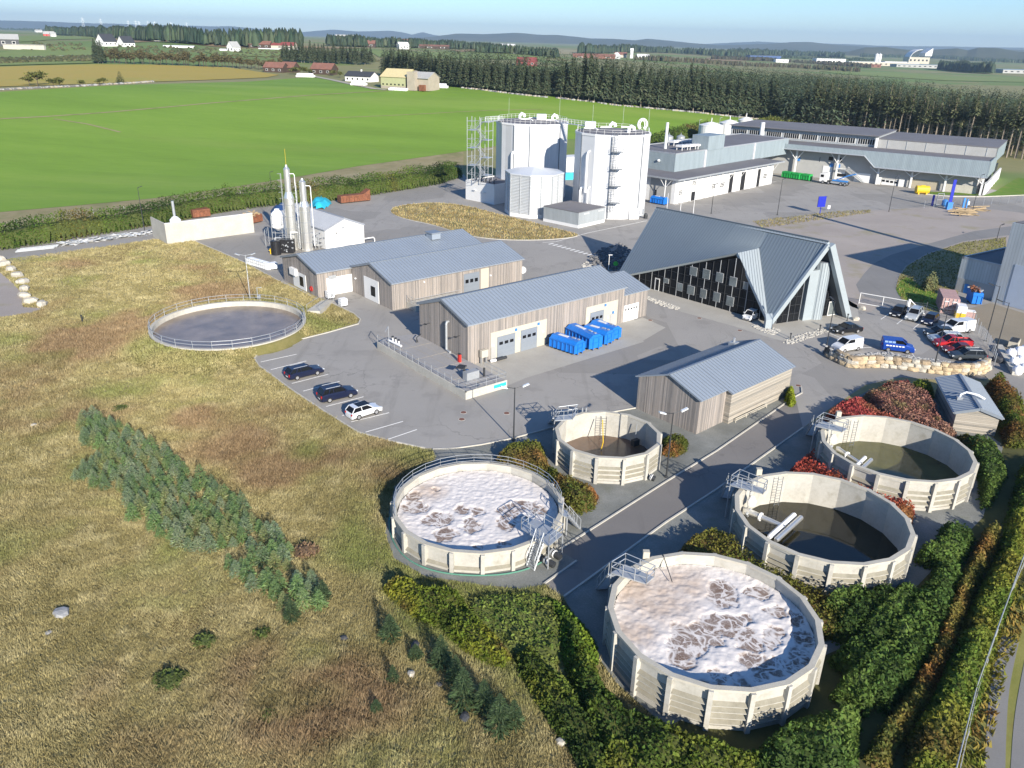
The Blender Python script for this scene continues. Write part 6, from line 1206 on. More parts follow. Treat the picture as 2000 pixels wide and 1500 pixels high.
skip('lone blue lidded container at the end wall of the vehicle workshop',z2(95,885),z2(225,908),1,BLUESK,2.4,2.0)
FILL=M('scrap_fill',(.13,.07,.05),.9,0,.5,2)
for k,(x,y)in enumerate(((1378,635),(1468,648),(1565,660))):skip(('left','middle','right')[k]+' green open container of three beside the lorry',z2(x,y),z2(x+78,y+12),1,GREENSK,2.3,2.1,False,'green open containers by the lorry',fill=FILL)
t=skip('long rusty open container by the hedge bend',(667,399),(724,393),1,RUST,2.4,2.0,False,fill=RUST);h_=(G(724,393)-G(667,399)).length/2;MB().prism([(h_-1.8,-1.1),(h_,-1.1),(h_,1.1),(h_-1.8,1.1)],1.7,[2.1,3.1,3.1,2.1],RUST).build('raised_end',t)
t=skip('rust red open container heaped with scrap behind the concrete screen',(488,440),(514,434),1,RUST,2.4,2.0,False,fill=TIMBER);m=MB();[m.box((random.uniform(-1.5,1.5),random.uniform(-.8,.8),2.0+random.random()*.5),(random.uniform(.6,2),.2,.2),TIMBER,random.uniform(0,3),Matrix.Rotation(random.uniform(-.6,.6),3,'Y')@Matrix.Rotation(random.uniform(0,3),3,'Z'))for _ in range(30)];m.build('scrap_heap',t)
skip('rust red container lid showing above the concrete screen',(378,428),(412,424),1,RUST,2.4,2.0,False,fill=RUST)
t=skip('blue skip heaped with brown scrap before the grey factory',z4(1310,1310),z4(1440,1320),1,BLUESK,3.2,2.2,False,fill=FILL);m=MB();[m.box((random.uniform(-.9,.9),random.uniform(-1.2,1.2),2.2+random.random()*.5),(random.uniform(.5,1.4),.25,.25),random.choice((FILL,RUST,GALV)),0,Matrix.Rotation(random.uniform(-.6,.6),3,'Y')@Matrix.Rotation(random.uniform(0,3),3,'Z'))for _ in range(26)];m.build('scrap_heap',t)
n0,u_,v_,la,lb=boxpx(z4(905,1410),z4(1080,1430),z4(880,1270));hp=2.6;sg=1 if Vector((-u_.y,u_.x,0)).dot(v_)>0 else-1;la,lb=2.5,6.0;t=thing('shipping_container','faded pink shipping container with barred doors by the lawn','shipping container',n0,math.atan2(u_.y,u_.x))
MB().box((la/2,sg*lb/2,hp/2+.05),(la,lb,hp),PINKC).build('body',t);m=MB()
for i in range(16):m.box((-.03,sg*lb*(i+.5)/16,hp/2),(.06,.14,hp*.92),PINKC);m.box((la+.03,sg*lb*(i+.5)/16,hp/2),(.06,.14,hp*.92),PINKC)
m.build('corrugation',t);m=MB();[m.tube([(la*f,-sg*.06,.2),(la*f,-sg*.06,hp)],.05,GALV,5)for f in(.15,.38,.62,.85)];[m.box((la/2,-sg*.04,z),(la*.9,.06,.06),RUST)for z in(.6,1.3)];m.box((la*.25,-sg*.05,2.1),(la*.3,.05,.18),WHITE);m.box((la*.72,-sg*.05,2.1),(la*.3,.05,.18),WHITE);m.build('door_bars',t)
t=thing('pallet_stack','white stacked crates on a yellow base beside the pink container','crate stack',G(*z4(1165,1480)),u_ and math.atan2(u_.y,u_.x));MB().box((0,.8,.4),(1.5,1.3,.8),YELLOW).build('yellow_box',t);[MB().box((.05,1.0,1.1+.62*i),(1.35,2.4-.3*(2-i),.56),WHITEP).build('crate',t)for i in range(2)]
t=thing('pink_crate','low pale pink crate right of the stacked crates','crate',G(*z4(1285,1490)),math.atan2(u_.y,u_.x));MB().box((0,.6,.6),(1.4,1.2,1.2),PINKC).build('box',t);MB().box((0,.6,1.23),(1.5,1.3,.08),WHITEP).build('lid',t)
a,b=G(*z3(945,798)),G(*z3(1075,803));d=(b-a);t=thing('yellow_tank','yellow cylindrical tank on skids at the lawn edge','tank',(a+b)/2,math.atan2(d.y,d.x));h=d.length/2;MB().tube([(-h,1,1.35),(-h+.1,1,1.35),(h-.1,1,1.35),(h,1,1.35)],[.9,1.15,1.15,.9],YELLOW,18).build('shell',t);m=MB();[m.box((x,1,.3),(.4,1.8,.6),YELLOW)for x in(-h*.6,h*.6)];m.build('skid',t);MB().box((0,1,2.5),(1.2,.6,.25),YELLOW).build('hatch',t)
def tarp(label,pts,mat,seed):
 P=[G(*p)for p in pts];c=sum(P,Vector())/len(P);n=22;xs=[p.x for p in P];ys=[p.y for p in P];X,Y=np.meshgrid(np.linspace(min(xs),max(xs),n),np.linspace(min(ys),max(ys),n),indexing='ij');inn=inpoly(P,X,Y);dd=pdist(P,X,Y)
 Z=np.where(inn,np.minimum(1.3,dd*.9)*(.5+fbm(X*.5,Y*.5,3,seed)),0)+.05;idx=np.arange(n*n).reshape(n,n);F=np.stack([idx[:-1,:-1],idx[1:,:-1],idx[1:,1:],idx[:-1,1:]],-1).reshape(-1,4);keep=inn.ravel()[F].sum(1)>=3
 o=npmesh('tarpaulin',np.stack([X-c.x,Y-c.y,Z],-1).reshape(-1,3),F[keep],mat);o.location=(c.x,c.y,0);tag(o,label,'tarpaulin')
tarp('turquoise tarpaulin sheet spread by the hedge behind the plant room',[(604,400),(622,390),(646,393),(648,400),(632,410),(610,408)],CYAN,3);tarp('navy blue tarpaulin heap at the far end of the plant room',[(528,411),(560,396),(568,430),(535,428)],NAVY,5)
t=thing('scrap_heap','long heap of bent silver sheeting lying along the hedge','scrap heap',G(215,468));m=MB();o0=G(215,468)
for i in range(140):
 f=random.random();q=G(122+184*f,480-25*f)-o0;m.box((q.x+random.uniform(-.8,.8),q.y+random.uniform(-1,1),random.uniform(.1,.7)),(random.uniform(.5,2.6),random.uniform(.1,.7),.05),random.choice((GALV,WHITE,LOUV)),0,Matrix.Rotation(random.uniform(-.4,.4),3,'Y')@Matrix.Rotation(random.uniform(-.5,.9),3,'Z'))
m.build('sheeting',t)
t=thing('steel_bundle','straight bundle of steel profiles on the ground by the hedge, far left','steel bundle',G(67,492));a,b=G(30,494)-G(67,492),G(106,486)-G(67,492);m=MB();[beam(m,a+Vector((0,.35*i,.2+.1*(i%3))),b+Vector((0,.35*i,.2+.1*(i%3))),.25,.2,GALV)for i in range(6)];m.build('profiles',t)
t=thing('yellow_hydrant','small yellow hydrant beside the black vessel','hydrant',G(529,496));MB().lathe((0,0,0),[(.15,0),(.15,.9),(.2,.95),(.1,1.1)],YELLOW,10).build('body',t);MB().tube([(-.3,0,.7),(.3,0,.7)],.1,YELLOW).build('outlet',t)
for i in range(22):
 x,y=random.uniform(1150,1450),0;y=190-(x-1150)*.32+random.uniform(-30,25)-45;a=G(*z4(x,y));t=MB();L=random.uniform(4,8);t.box((0,0,.15),(L,.22,.2),TIMBER,0,Matrix.Rotation(random.uniform(-.9,.1)+(.9 if i%4==0 else 0),3,'Z')@Matrix.Rotation(random.uniform(-.06,.06),3,'Y'));o=t.build('timber_beam');o.location=(a.x,a.y,.1+.2*(i%3));tag(o,'sawn timber beam in the loose pile on the gravel yard','timber beam','timber beams piled on the gravel yard')
def fence(label,pts,h,name='wire_fence',mesh=True,step=3):
 t=thing(name,label,'fence',pts[0]);P=[p-pts[0]for p in pts];m=MB();mm=MB()
 for a,b in zip(P[:-1],P[1:]):
  k=max(1,round((b-a).length/step));[m.tube([a.lerp(b,i/k),a.lerp(b,i/k)+Vector((0,0,h))],.05,GALV,5)for i in range(k+1)]
  for z in np.arange(.25,h+.01,.35):mm.tube([a+Vector((0,0,z)),b+Vector((0,0,z))],.014,GALV,3)
 m.build('posts',t);mm.build('wires',t);return t
fence('wire fence with thin posts in front of the lawn corner',GP([(1020,940),(1300,930),(1520,905),(1760,890),(1920,890),(2150,860)],z3),2.2);fence('wire fence round the right parking towards the works yard',GP([(905,135),(1080,150),(1200,195),(1510,235),(1600,380),(1700,520),(1720,640)],z5),1.9,step=2.2);fence('wire fence at the right lane with a pale top cable',GP([(2010,1080),(1958,1200),(1900,1380),(1865,1540)]),1.2,step=4)
a,b=G(*z5(462,62)),G(*z5(895,140));t=thing('sliding_gate','pale grey sliding mesh gate across the access road','gate',a);d=b-a;m=MB()
for z in(.15,1.9):m.tube([Vector((0,0,z)),d+Vector((0,0,z))],.07,WHITE)
for f in(0,.5,1):m.tube([d*f,d*f+Vector((0,0,1.95))],.07,WHITE)
m.build('frame',t);m=MB();[m.tube([d*f+Vector((0,0,.15)),d*f+Vector((0,0,1.9))],.016,GALV,3)for f in np.linspace(0,1,46)];m.build('mesh_bars',t);m=MB();m.box(d+Vector((.3,0,1.1)),(.35,.3,2.2),WHITE);m.tube([d+Vector((.4,0,2.1)),d+Vector((2.6,-1.2,.1))],.08,WHITE);m.build('gate_post',t)
m=MB();m.tube([G(2002,1080,1.2),G(1958,1200,1.2),G(1908,1340,1.2),G(1868,1500,1.2)],.045,GALV,5);o=m.build('pale_cable');tag(o,'pale cable running beside the farm lane','cable')
fence('low wire fence along the dry strip behind the hedge',[GT(-60,452),GT(120,425),GT(300,405),GT(520,372),GT(700,345)],1.1,step=8)
for i,(x,y)in enumerate(((1870,560),(1950,540),(2010,520),(1900,640),(1970,620),(1930,720),(1995,700))):
 o=G(*z5(x,y));t=thing('bulk_bag','stuffed white bulk bag in the group by the right concrete kerb','bulk bag',o,random.random(),'white bulk bags at the right edge');MB().lathe((0,0,0),[(.45,0),(.62,.15),(.68,.6),(.62,1.05),(.35,1.2),(.2,1.3)],BAG,8).build('bag',t,smooth=True);m=MB();[m.tube([(math.cos(a)*.5,math.sin(a)*.5,1.05),(math.cos(a)*.3,math.sin(a)*.3,1.4),(math.cos(a+.8)*.5,math.sin(a+.8)*.5,1.05)],.03,BAG,4)for a in(0,PI)];m.build('lifting_loop',t)
t=thing('wooden_box','pale open wooden box behind the white bulk bags','box',G(*z5(1900,460)),.9);MB().box((0,0,.5),(2.6,1.2,1.0),CREAM).build('box',t);MB().box((0,0,1.02),(2.4,1.0,.06),DARKM).build('opening',t)
a,b=G(*z5(1760,470)),G(*z5(1920,730));m=MB();beam(m,a+Vector((0,0,.25)),b+Vector((0,0,.25)),.9,.5,CONC);tag(m.build('concrete_kerb_wall'),'low concrete kerb wall left of the white bulk bags','wall')
t=thing('round_manhole','round concrete manhole ring at the foot of the stone wall','manhole',G(*z5(1585,748)));MB().lathe((0,0,0),[(1.0,0),(1.0,.18),(.8,.2),(.8,.12),(.1,.12)],SILO,20).build('ring',t)
# ------------------------------------------------------------------ stones
STONEB=M('brown_block',(.30,.235,.16),.85,0,.3,1.5,.2,6,.4)
def rock(mb,c,sx,sy,sz,mat,seed,n=7):
 rr=random.Random(seed);vs=[(c[0],c[1],c[2]+sz)];fs=[]
 rings=[(.72,.72),(1.0,.2),(.95,-.55)]if n<9 else[(.88,.82),(1.0,.3),(.98,-.7)]
 for rad,z in rings:
  for k in range(n):a=2*PI*k/n+rr.uniform(-.2,.2);q=rad*rr.uniform(.84,1.12)*(1 if n<9 else(abs(math.cos(a))**3.2+abs(math.sin(a))**3.2)**(-1/3.2));vs.append((c[0]+sx*q*math.cos(a),c[1]+sy*q*math.sin(a),c[2]+sz*(z+rr.uniform(-.12,.12))))
 for k in range(n):fs.append((0,1+k,1+(k+1)%n))
 for r_ in range(2):
  for k in range(n):fs.append((1+r_*n+k,1+(r_+1)*n+k,1+(r_+1)*n+(k+1)%n,1+r_*n+(k+1)%n))
 mb.add(vs,fs,mat)
wallp=[G(*z5(*p))for p in((100,520),(170,572),(250,612),(330,650),(420,672),(560,664),(700,660),(850,678),(1000,700),(1150,715),(1300,735),(1430,742),(1560,738),(1650,715),(1692,680))]
wallp=smoothpoly(wallp,2,False);zt_list=[]
SW=thing('stone_wall','dry sandstone boulder wall retaining the right parking','stone wall',wallp[0]);m=MB();lay=MB();cum=[0]
for a,b in zip(wallp[:-1],wallp[1:]):cum.append(cum[-1]+(b-a).length)
def along(s_):
 for i in range(len(cum)-1):
  if s_<=cum[i+1]:f=(s_-cum[i])/(cum[i+1]-cum[i]);d=(wallp[i+1]-wallp[i]).normalized();return wallp[i].lerp(wallp[i+1],f),d
 return wallp[-1],(wallp[-1]-wallp[-2]).normalized()
TOT=cum[-1];kk=0
for row in range(3):
 s_=random.uniform(0,.6)
 while s_<TOT:
  Lb=random.uniform(.8,1.5);p,d=along(min(TOT,s_+Lb/2));hmax=1.55*float(sst(0,4,np.array(s_)))*float(1 if s_<TOT-2 else .9);z=.28+row*.5
  if z<hmax+.25:
   q=p-wallp[0];nrm=Vector((-d.y,d.x,0));nrm=nrm if nrm.y>0 else-nrm;q=q+nrm*(.35+row*.16);mb=MB();rock(mb,(0,0,0),Lb*.56,.42,random.uniform(.27,.36),random.choice((STONEY,STONEY,STONE,STONEB)),kk,10);o=mb.build('boulder',SW);o.matrix_basis=Matrix.Translation((q.x,q.y,z))@Matrix.Rotation(math.atan2(d.y,d.x),4,'Z');kk+=1
  s_+=Lb
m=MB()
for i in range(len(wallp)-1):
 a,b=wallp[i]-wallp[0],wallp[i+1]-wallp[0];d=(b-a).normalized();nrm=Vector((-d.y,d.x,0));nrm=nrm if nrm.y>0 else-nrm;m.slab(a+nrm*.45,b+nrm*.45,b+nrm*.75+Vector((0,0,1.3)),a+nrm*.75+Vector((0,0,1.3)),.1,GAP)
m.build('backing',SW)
def cobbles(label,pts,n,size,mat,zf=lambda x,y:0*x,name='cobble_bed',seed=1,kind='stuff'):
 P=pts;xs=[p.x for p in P];ys=[p.y for p in P];rg=np.random.default_rng(seed);X=rg.uniform(min(xs),max(xs),n*4);Y=rg.uniform(min(ys),max(ys),n*4);k=inpoly(P,X,Y);X,Y=X[k][:n],Y[k][:n];Z=zf(X,Y);mb=MB()
 for i in range(len(X)):s_=size*rg.uniform(.5,1.3);rock(mb,(X[i],Y[i],float(Z[i])+s_*.3),s_,s_*rg.uniform(.6,1),s_*.6,mat,i+seed*999)
 o=mb.build(name);o['kind']=kind;o['label']=label;return o
CGD=M('darkened_cobble',(.13,.13,.135),.9,0,.3,1.5)  # grey darkened to stand for shade on the boulder bank; shared by field walls
CB=M('pale_cobble',(.40,.385,.35),.85,0,.3,1.5,.2,5);CG=M('grey_cobble',(.30,.30,.30),.85,0,.3,1.5,.2,5)
cobbles('pale cobbles along the office paving',GP([(265,735),(300,730),(560,820),(545,838),(480,830),(370,790)],za),260,.16,CB,seed=2);cobbles('pale cobbles round the roof foot of the office',GP([(1130,965),(1190,955),(1370,1000),(1300,1045),(1200,1005)],za),260,.15,CB,seed=3)
cobbles('pale cobbles in the strip by the bollards',GP([(1380,1095),(1400,1075),(1700,985),(1745,990),(1750,1010),(1460,1110),(1400,1108)],za),330,.15,CB,seed=4);cobbles('grey cobbles filling the top of the stone wall',[p+Vector((0,.95,0))for p in wallp[2:]]+[p+Vector((-.2,2.0,0))for p in wallp[2:]][::-1],900,.17,CG,lambda x,y:0*x+1.0,seed=5)if 0 else None
top=[]
for p in wallp[3:]:top.append(p+Vector((0,.75,0)))
bot=[G(*z5(*p))for p in((1690,600),(1640,590),(1500,625),(1350,610),(1200,590),(1050,572),(900,548),(740,520),(600,520),(450,540),(300,545),(200,530))]
def wz(x,y):d=pdist(top,x,y,False);return np.clip(1.25-.75*np.maximum(0,d-.4),.02,1.25)
gs=sheet('stone_slope',top+bot,.03,crush);cobbles('grey cobbles sloping behind the stone wall',top+bot,1500,.19,CG,wz,seed=6)
n_=26
cobbles('boulders toned dark for shade on the bank left of the office',GP([(1150,505),(1176,488),(1215,478),(1232,495),(1205,535),(1180,545),(1165,530)]),260,.34,CGD,lambda x,y:0*x+.3,'boulder_bank',8);cobbles('pale cobbles by the zebra crossing corner',GP([(1132,520),(1165,500),(1178,508),(1172,522),(1140,528)]),160,.2,CB,seed=9)
for k,p in enumerate(((0,508),(10,518),(22,528),(34,540),(44,553),(48,566),(48,580),(60,591),(82,597),(-14,500))):
 mb=MB();rock(mb,(0,0,0),1.15,.85,.6,STONE,400+k);o=mb.build('boulder');q=G(*p);o.location=(q.x,q.y,.3);o.rotation_euler=(0,0,k);tag(o,'pale boulder in the row edging the gravel turning place','boulder','boulders edging the turning place')
for k,(p,s_,lab)in enumerate((((672,1248),.32,'white stone lying in the grass left of the dark spruces'),((811,1262),.42,'white stone beside the small spruce above the dark spruces'),((120,1200),.75,'flat grey stone sunk in the lower left meadow'),((95,1237),.3,'small pale stone below the flat grey one'),((803,1318),.35,'narrow pale stone upright in the dry grass'),((857,1340),.3,'round pale stone close to the dark spruces'),((908,1403),.45,'pointed pale stone under the dark spruces'),((1097,1452),.4,'pale stone near the bottom edge between bushes'),((66,832),.35,'pale stone in the meadow at the left edge'),(z5(490,115),.75,'large pale boulder beside the curved rail by the office'),(z5(435,215),.65,'large pale boulder right of the office gable beam'),(z5(1750,600),.9,'dark round boulder below the fence corner'))):
 mb=MB();rock(mb,(0,0,0),s_,s_*.75,s_*(.6 if 'flat' not in lab else .25),CG if 'flat' in lab else(STONE if 'dark' not in lab else SLATE),700+k);o=mb.build('stone');q=G(*p);o.location=(q.x,q.y,s_*.3);o.rotation_euler=(0,0,k*1.3);tag(o,lab,'stone')
# ------------------------------------------------------------------ foliage tools
def quads(P,A,B):
 n=len(P);V=np.stack([P-A,P-B*.9,P+A,P+B],1).reshape(-1,3);return V,np.arange(n*4).reshape(n,4)
def rdir(n,rg,up=.35):
 v=rg.normal(size=(n,3));v[:,2]=np.abs(v[:,2])+up;return v/np.linalg.norm(v,axis=1)[:,None]
def leafquads(P,size,rg,up=.35,asp=.6):
 n=len(P);N_=rdir(n,rg,up);r=rg.normal(size=(n,3));A=np.cross(N_,r);A/=np.linalg.norm(A,axis=1)[:,None]+1e-9;B=np.cross(N_,A);s=size*rg.uniform(.45,1.55,n)[:,None]
 return quads(P,A*s,B*s*asp)
def pal(cols,f,rg,jit=.3):
 cols=np.array(cols);k=np.clip(f,0,.999)*(len(cols)-1);i=k.astype(int);w_=(k-i)[:,None];C=cols[i]*(1-w_)+cols[np.minimum(i+1,len(cols)-1)]*w_
 return 1.3*C*rg.uniform(1-jit,1+jit,(len(C),1))*rg.uniform(.93,1.07,C.shape)
def corem(cols):
 c=tuple(float(v)for v in np.array(cols).mean(0)*.8);return M('twigs_%d_%d_%d'%tuple(int(v*1000)for v in c),c,.95,0,.45,1.5)
def bed(name,label,cat,P,h,size,cols,dens=1.0,edge=1.2,lump=.5,seed=1,group=None,kind=None,cs=.35,hole=None):
 dens*=1.2;size=min(size,max(.115,size*.76));rg=np.random.default_rng(seed);xs=[p[0]for p in P];ys=[p[1]for p in P];area=abs(sum(P[i][0]*P[i-1][1]-P[i-1][0]*P[i][1]for i in range(len(P))))/2
 box=(max(xs)-min(xs))*(max(ys)-min(ys));n=int(area*dens*2.6/size**2*.36*(1+.8*h/max(2,math.sqrt(area))));X=rg.uniform(min(xs),max(xs),int(n*box/area));Y=rg.uniform(min(ys),max(ys),len(X));k=inpoly(P,X,Y)
 if hole:k&=~hole(X,Y)
 X,Y=X[k],Y[k];ke=(pdist(P,X,Y)<edge*.9)|(rg.random(len(X))<.8);X,Y=X[ke],Y[ke]
 def top(x,y):return h*np.clip(pdist(P,x,y)/edge,0.06,1)**.55*(1-lump*.5+lump*fbm(x/1.1,y/1.1,3,seed))*(.85+.3*vn(x/4,y/4,seed+2))
 H=top(X,Y);fr=rg.random(len(X));fr=fr-.0+.22*(pdist(P,X,Y)<edge*.8);Z=H*np.where(fr<.6,rg.uniform(.78,1.06,len(X)),rg.uniform(.15,.85,len(X)))
 if h>edge*1.1:
  e_=np.repeat(np.flatnonzero(pdist(P,X,Y)<edge*.8),3);xe=X[e_]+rg.normal(0,edge*.12,len(e_));ye=Y[e_]+rg.normal(0,edge*.12,len(e_));X=np.r_[X,xe];Y=np.r_[Y,ye];Z=np.r_[Z,top(xe,ye)*rg.uniform(.12,1.02,len(e_))*inpoly(P,xe,ye)];fr=np.r_[fr,e_*0.]
 c=np.array([sum(xs)/len(xs),sum(ys)/len(ys)]);gz=hgt(X,Y);P3=np.stack([X-c[0],Y-c[1],Z+gz],-1)+rg.normal(0,size*.4,(len(X),3))
 V,F=leafquads(P3,size,rg);C=pal(cols,np.clip((fbm(X*cs,Y*cs,3,seed+7)-.5)*1.9+.5,0,1),rg);o=npmesh(name,V,F,LEAF,np.repeat(C,4,0));o.location=(c[0],c[1],0)
 st=max(.35,math.sqrt(area)/45);gx=np.arange(min(xs),max(xs)+st,st);gy=np.arange(min(ys),max(ys)+st,st);XX,YY=np.meshgrid(gx,gy,indexing='ij');inn=inpoly(P,XX,YY)&(~hole(XX,YY)if hole else True);ZZ=np.where(inn,top(XX,YY)*.66,.0)+hgt(XX,YY);a,b=XX.shape;idx=np.arange(a*b).reshape(a,b)
 FF=np.stack([idx[:-1,:-1],idx[1:,:-1],idx[1:,1:],idx[:-1,1:]],-1).reshape(-1,4);FF=FF[inn.ravel()[FF].sum(1)>=3];tw=npmesh('twigs',np.stack([XX-c[0],YY-c[1],ZZ],-1).reshape(-1,3),FF,corem(cols),None,o)
 if kind:o['kind']=kind;o['label']=label
 else:tag(o,label,cat,group)
 return o
def strip(pts,w_):
 L,Rr2=[],[]
 for i,p in enumerate(pts):
  d=(pts[min(i+1,len(pts)-1)]-pts[max(0,i-1)]);d.z=0;d.normalize();n=Vector((-d.y,d.x,0));ww=(w_[i]if hasattr(w_,'__len__')else w_)/2;L.append(p+n*ww);Rr2.append(p-n*ww)
 return L+Rr2[::-1]
BRG=[(.055,.075,.014),(.10,.105,.022),(.15,.095,.03),(.19,.085,.03)];REDS=[(.23,.045,.043),(.31,.058,.055),(.28,.08,.055),(.21,.09,.05)];ORG=[(.11,.10,.025),(.20,.085,.03),(.25,.055,.028),(.18,.10,.03)];DKG=[(.032,.058,.014),(.055,.095,.02),(.085,.13,.028)];GRY=[(.035,.06,.012),(.075,.115,.018),(.14,.15,.022),(.10,.075,.02)];PINKB=[(.20,.12,.08),(.26,.145,.105),(.23,.105,.08),(.17,.13,.065)];RST=[(.13,.06,.02),(.18,.095,.028),(.15,.12,.03),(.08,.09,.022)];HEDG=[(.03,.055,.012),(.055,.095,.016),(.085,.13,.022),(.115,.085,.03)]
zr=zo(1600,1050,.3);zs=zo(600,1100,.3)
def GB_P(pts,f=None):return[Vector((q.x,q.y,0))for q in(G(*(f(*p)if f else p),1.0)for p in pts)]
bed('shrub_bed','green and rusty shrub bed curving between the railed tank and the smallest tank','shrub bed',GB_P([(40,620),(180,500),(330,475),(500,500),(560,700),(690,810),(1000,920),(1050,990),(1000,1085),(860,1140),(760,1110),(640,950),(520,790),(350,720),(110,700)],zt),1.35,.13,BRG,1.2,.9,.6,1)
bed('shrub_bed','small green and orange shrub between the lamp post and the grey shed','shrub bed',GB_P([(1650,450),(1780,400),(1930,440),(1910,530),(1790,592),(1665,565)],zt),.95,.12,ORG[:2]+BRG[:2],1.2,.8,.6,2)
H34=lambda X,Y:(np.hypot(X-14.53,Y-45.32)<7.75)|(np.hypot(X-26.88,Y-58.91)<7.75)|(np.hypot(X-38.99,Y-72.07)<7.7)
bed('shrub_bed','low shrub bed turning orange between the beige foam tank and the dark water tank','shrub bed',GB_P([(1325,1068),(1350,1045),(1390,1030),(1430,1045),(1480,1075),(1560,1135),(1670,1185),(1660,1235),(1610,1230),(1540,1230),(1450,1170),(1370,1120)]),1.6,.11,[(.07,.085,.016),(.11,.105,.022),(.16,.10,.03),(.25,.075,.03)],1.2,.6,.4,3,cs=.16,hole=H34)
bed('shrub_bed','red brown shrub bed between the dark water tank and the green water tank','shrub bed',GB_P([(1540,915),(1560,895),(1585,880),(1620,890),(1670,925),(1740,960),(1790,985),(1775,1030),(1740,1030),(1680,1000),(1620,970),(1550,945)]),1.6,.11,[(.13,.10,.03),(.20,.09,.035),(.26,.055,.035),(.25,.045,.035)],1.2,.6,.4,4,cs=.15,hole=H34)
bed('shrub_bed','crimson shrub bed hugging the back of the green water tank','shrub bed',GB_P([(150,1080),(250,985),(400,935),(490,930),(570,1000),(710,1085),(900,1160),(1000,1205),(850,1180),(650,1120),(480,1110),(300,1130)],z5),1.5,.13,REDS,1.3,.7,.4,5)
bed('shrub_bed','pinkish brown wispy shrub bed beside the small board shed','shrub bed',GB_P([(500,890),(620,840),(800,815),(950,825),(1150,925),(1215,1030),(1260,1150),(1400,1260),(1310,1300),(1100,1230),(800,1130),(640,1030)],z5),1.7,.12,PINKB,1.3,1.0,.6,6)
bed('shrub_bed','narrow bright red shrub strip along the road edge above the pinkish bed','shrub bed',GB_P([(550,860),(720,790),(940,768),(960,808),(800,818),(620,850)],z5),1.3,.12,REDS,1.3,.6,.4,7)
bed('shrub_bed','olive green shrub between the red strip and the small board shed','shrub bed',GB_P([(920,830),(960,785),(1060,780),(1170,820),(1160,885),(1050,900)],z5),1.6,.13,GRY,1.2,.8,.6,8)
bed('shrub','single yellow green bush at the end corner of the grey shed','shrub',GB_P([(1785,1405),(1790,1360),(1815,1345),(1845,1385),(1850,1420),(1820,1440)],c6),1.9,.14,[(.12,.16,.014),(.18,.21,.02)],1.4,.6,.4,9)
bed('shrub_bed','dark bushy clump between the green water tank and the rusty hedge line','shrub bed',GB_P([(1600,520),(1700,500),(1800,540),(1880,620),(1900,720),(1800,900),(1740,930),(1720,760),(1690,640)],c2),1.5,.16,DKG+GRY[:1],1.1,.9,.9,12,hole=H34)
bed('hedge','mixed green and rusty hedge behind the small board shed','hedge',GB_P([(1650,790),(1720,740),(1810,740),(1900,880),(2010,1010),(2090,1333),(1850,1333),(1800,1180),(1720,960)],z5),2.3,.17,[(.04,.065,.012),(.07,.10,.016),(.12,.075,.022),(.14,.06,.02)],1.1,1.2,.9,10)
bed('shrub_bed','low green shrubs along the near side of the small board shed','shrub bed',GB_P([(1370,1260),(1480,1240),(1600,1310),(1760,1330),(1800,1400),(1700,1440),(1500,1400)],z5),1.1,.14,GRY,1.1,.8,.8,11)
for i,(pts,wd,lab)in enumerate((
 ([(40,560),(130,500),(250,430),(320,410)],2.2,'dark evergreen shrub row nearest the wall of the dark water tank'),([(150,700),(240,560),(330,480),(430,420),(480,400)],2.3,'second dark evergreen shrub row out from the dark water tank'),
 ([(150,890),(260,800),(400,620),(520,480),(620,380)],2.4,'third dark evergreen shrub row, long and straight'),([(180,1120),(300,960),(430,820),(560,680),(680,480),(780,380)],2.4,'fourth dark evergreen shrub row, the longest'),
 ([(330,1100),(450,960),(580,830),(690,640),(760,500),(800,380),(840,240)],2.2,'outermost dark evergreen shrub row beside the rusty hedge'),([(640,130),(780,180),(860,80),(900,-20)],2.6,'dark evergreen shrub clump right of the green water tank'))):
 bed('evergreen_row',lab,'shrub row',strip(smoothpoly(GP(pts,zr),1,False),wd),1.9,.17,DKG,1.25,1.0,.9,20+i,'dark evergreen shrub rows at lower right')
bed('evergreen_row','broad dark evergreen mass below the beige foam tank at the bottom edge','shrub row',GB_P([(-200,1180),(0,1130),(200,1060),(280,1140),(260,1400),(230,1560),(-300,1560),(-450,1450),(-350,1300)],zr),1.9,.18,DKG,1.2,1.2,.9,30,'dark evergreen shrub rows at lower right')
bed('hedge','long rusty brown hedge line right of the evergreen rows','hedge',strip(smoothpoly(GB_P([(1150,-80),(1060,100),(980,250),(900,430),(800,720),(700,900),(600,1100),(470,1230),(380,1420)],zr),1,False),1.35),1.5,.13,RST,1.2,.8,.7,31)
bed('hedge','broad green and yellow hedge beside the farm lane cable','hedge',GB_P([(1180,60),(1260,-250),(1330,-500),(1480,-560),(1430,-250),(1360,60),(1280,330),(1170,620),(1110,850),(980,1250),(900,1560),(560,1560),(600,1250),(760,980),(880,700),(970,480)],zr),2.1,.17,GRY,1.15,1.3,.9,32,cs=.22)
bed('shrub_bed','tall rough bushes wrapping the lower left of the beige foam tank','shrub bed',GB_P([(30,520),(110,560),(200,760),(280,930),(430,1080),(640,1160),(880,1270),(1180,1345),(1480,1310),(1500,1420),(1200,1520),(800,1560),(420,1560),(250,1450),(150,1180),(40,860),(0,640)],c3),1.5,.16,[(.03,.055,.012),(.055,.085,.014),(.10,.125,.018),(.08,.06,.018)],1.15,1.1,1.0,33)
bed('shrub_bed','yellow green bushes in a band below the railed foam tank','shrub bed',GB_P([(490,120),(570,50),(660,80),(800,130),(1000,165),(1060,270),(1160,370),(1260,450),(1330,560),(1280,620),(1150,580),(1010,500),(870,370),(700,300),(570,190)],zs),1.3,.14,[(.04,.06,.012),(.09,.12,.015),(.16,.17,.02),(.09,.065,.022)],1.2,.8,.9,34)
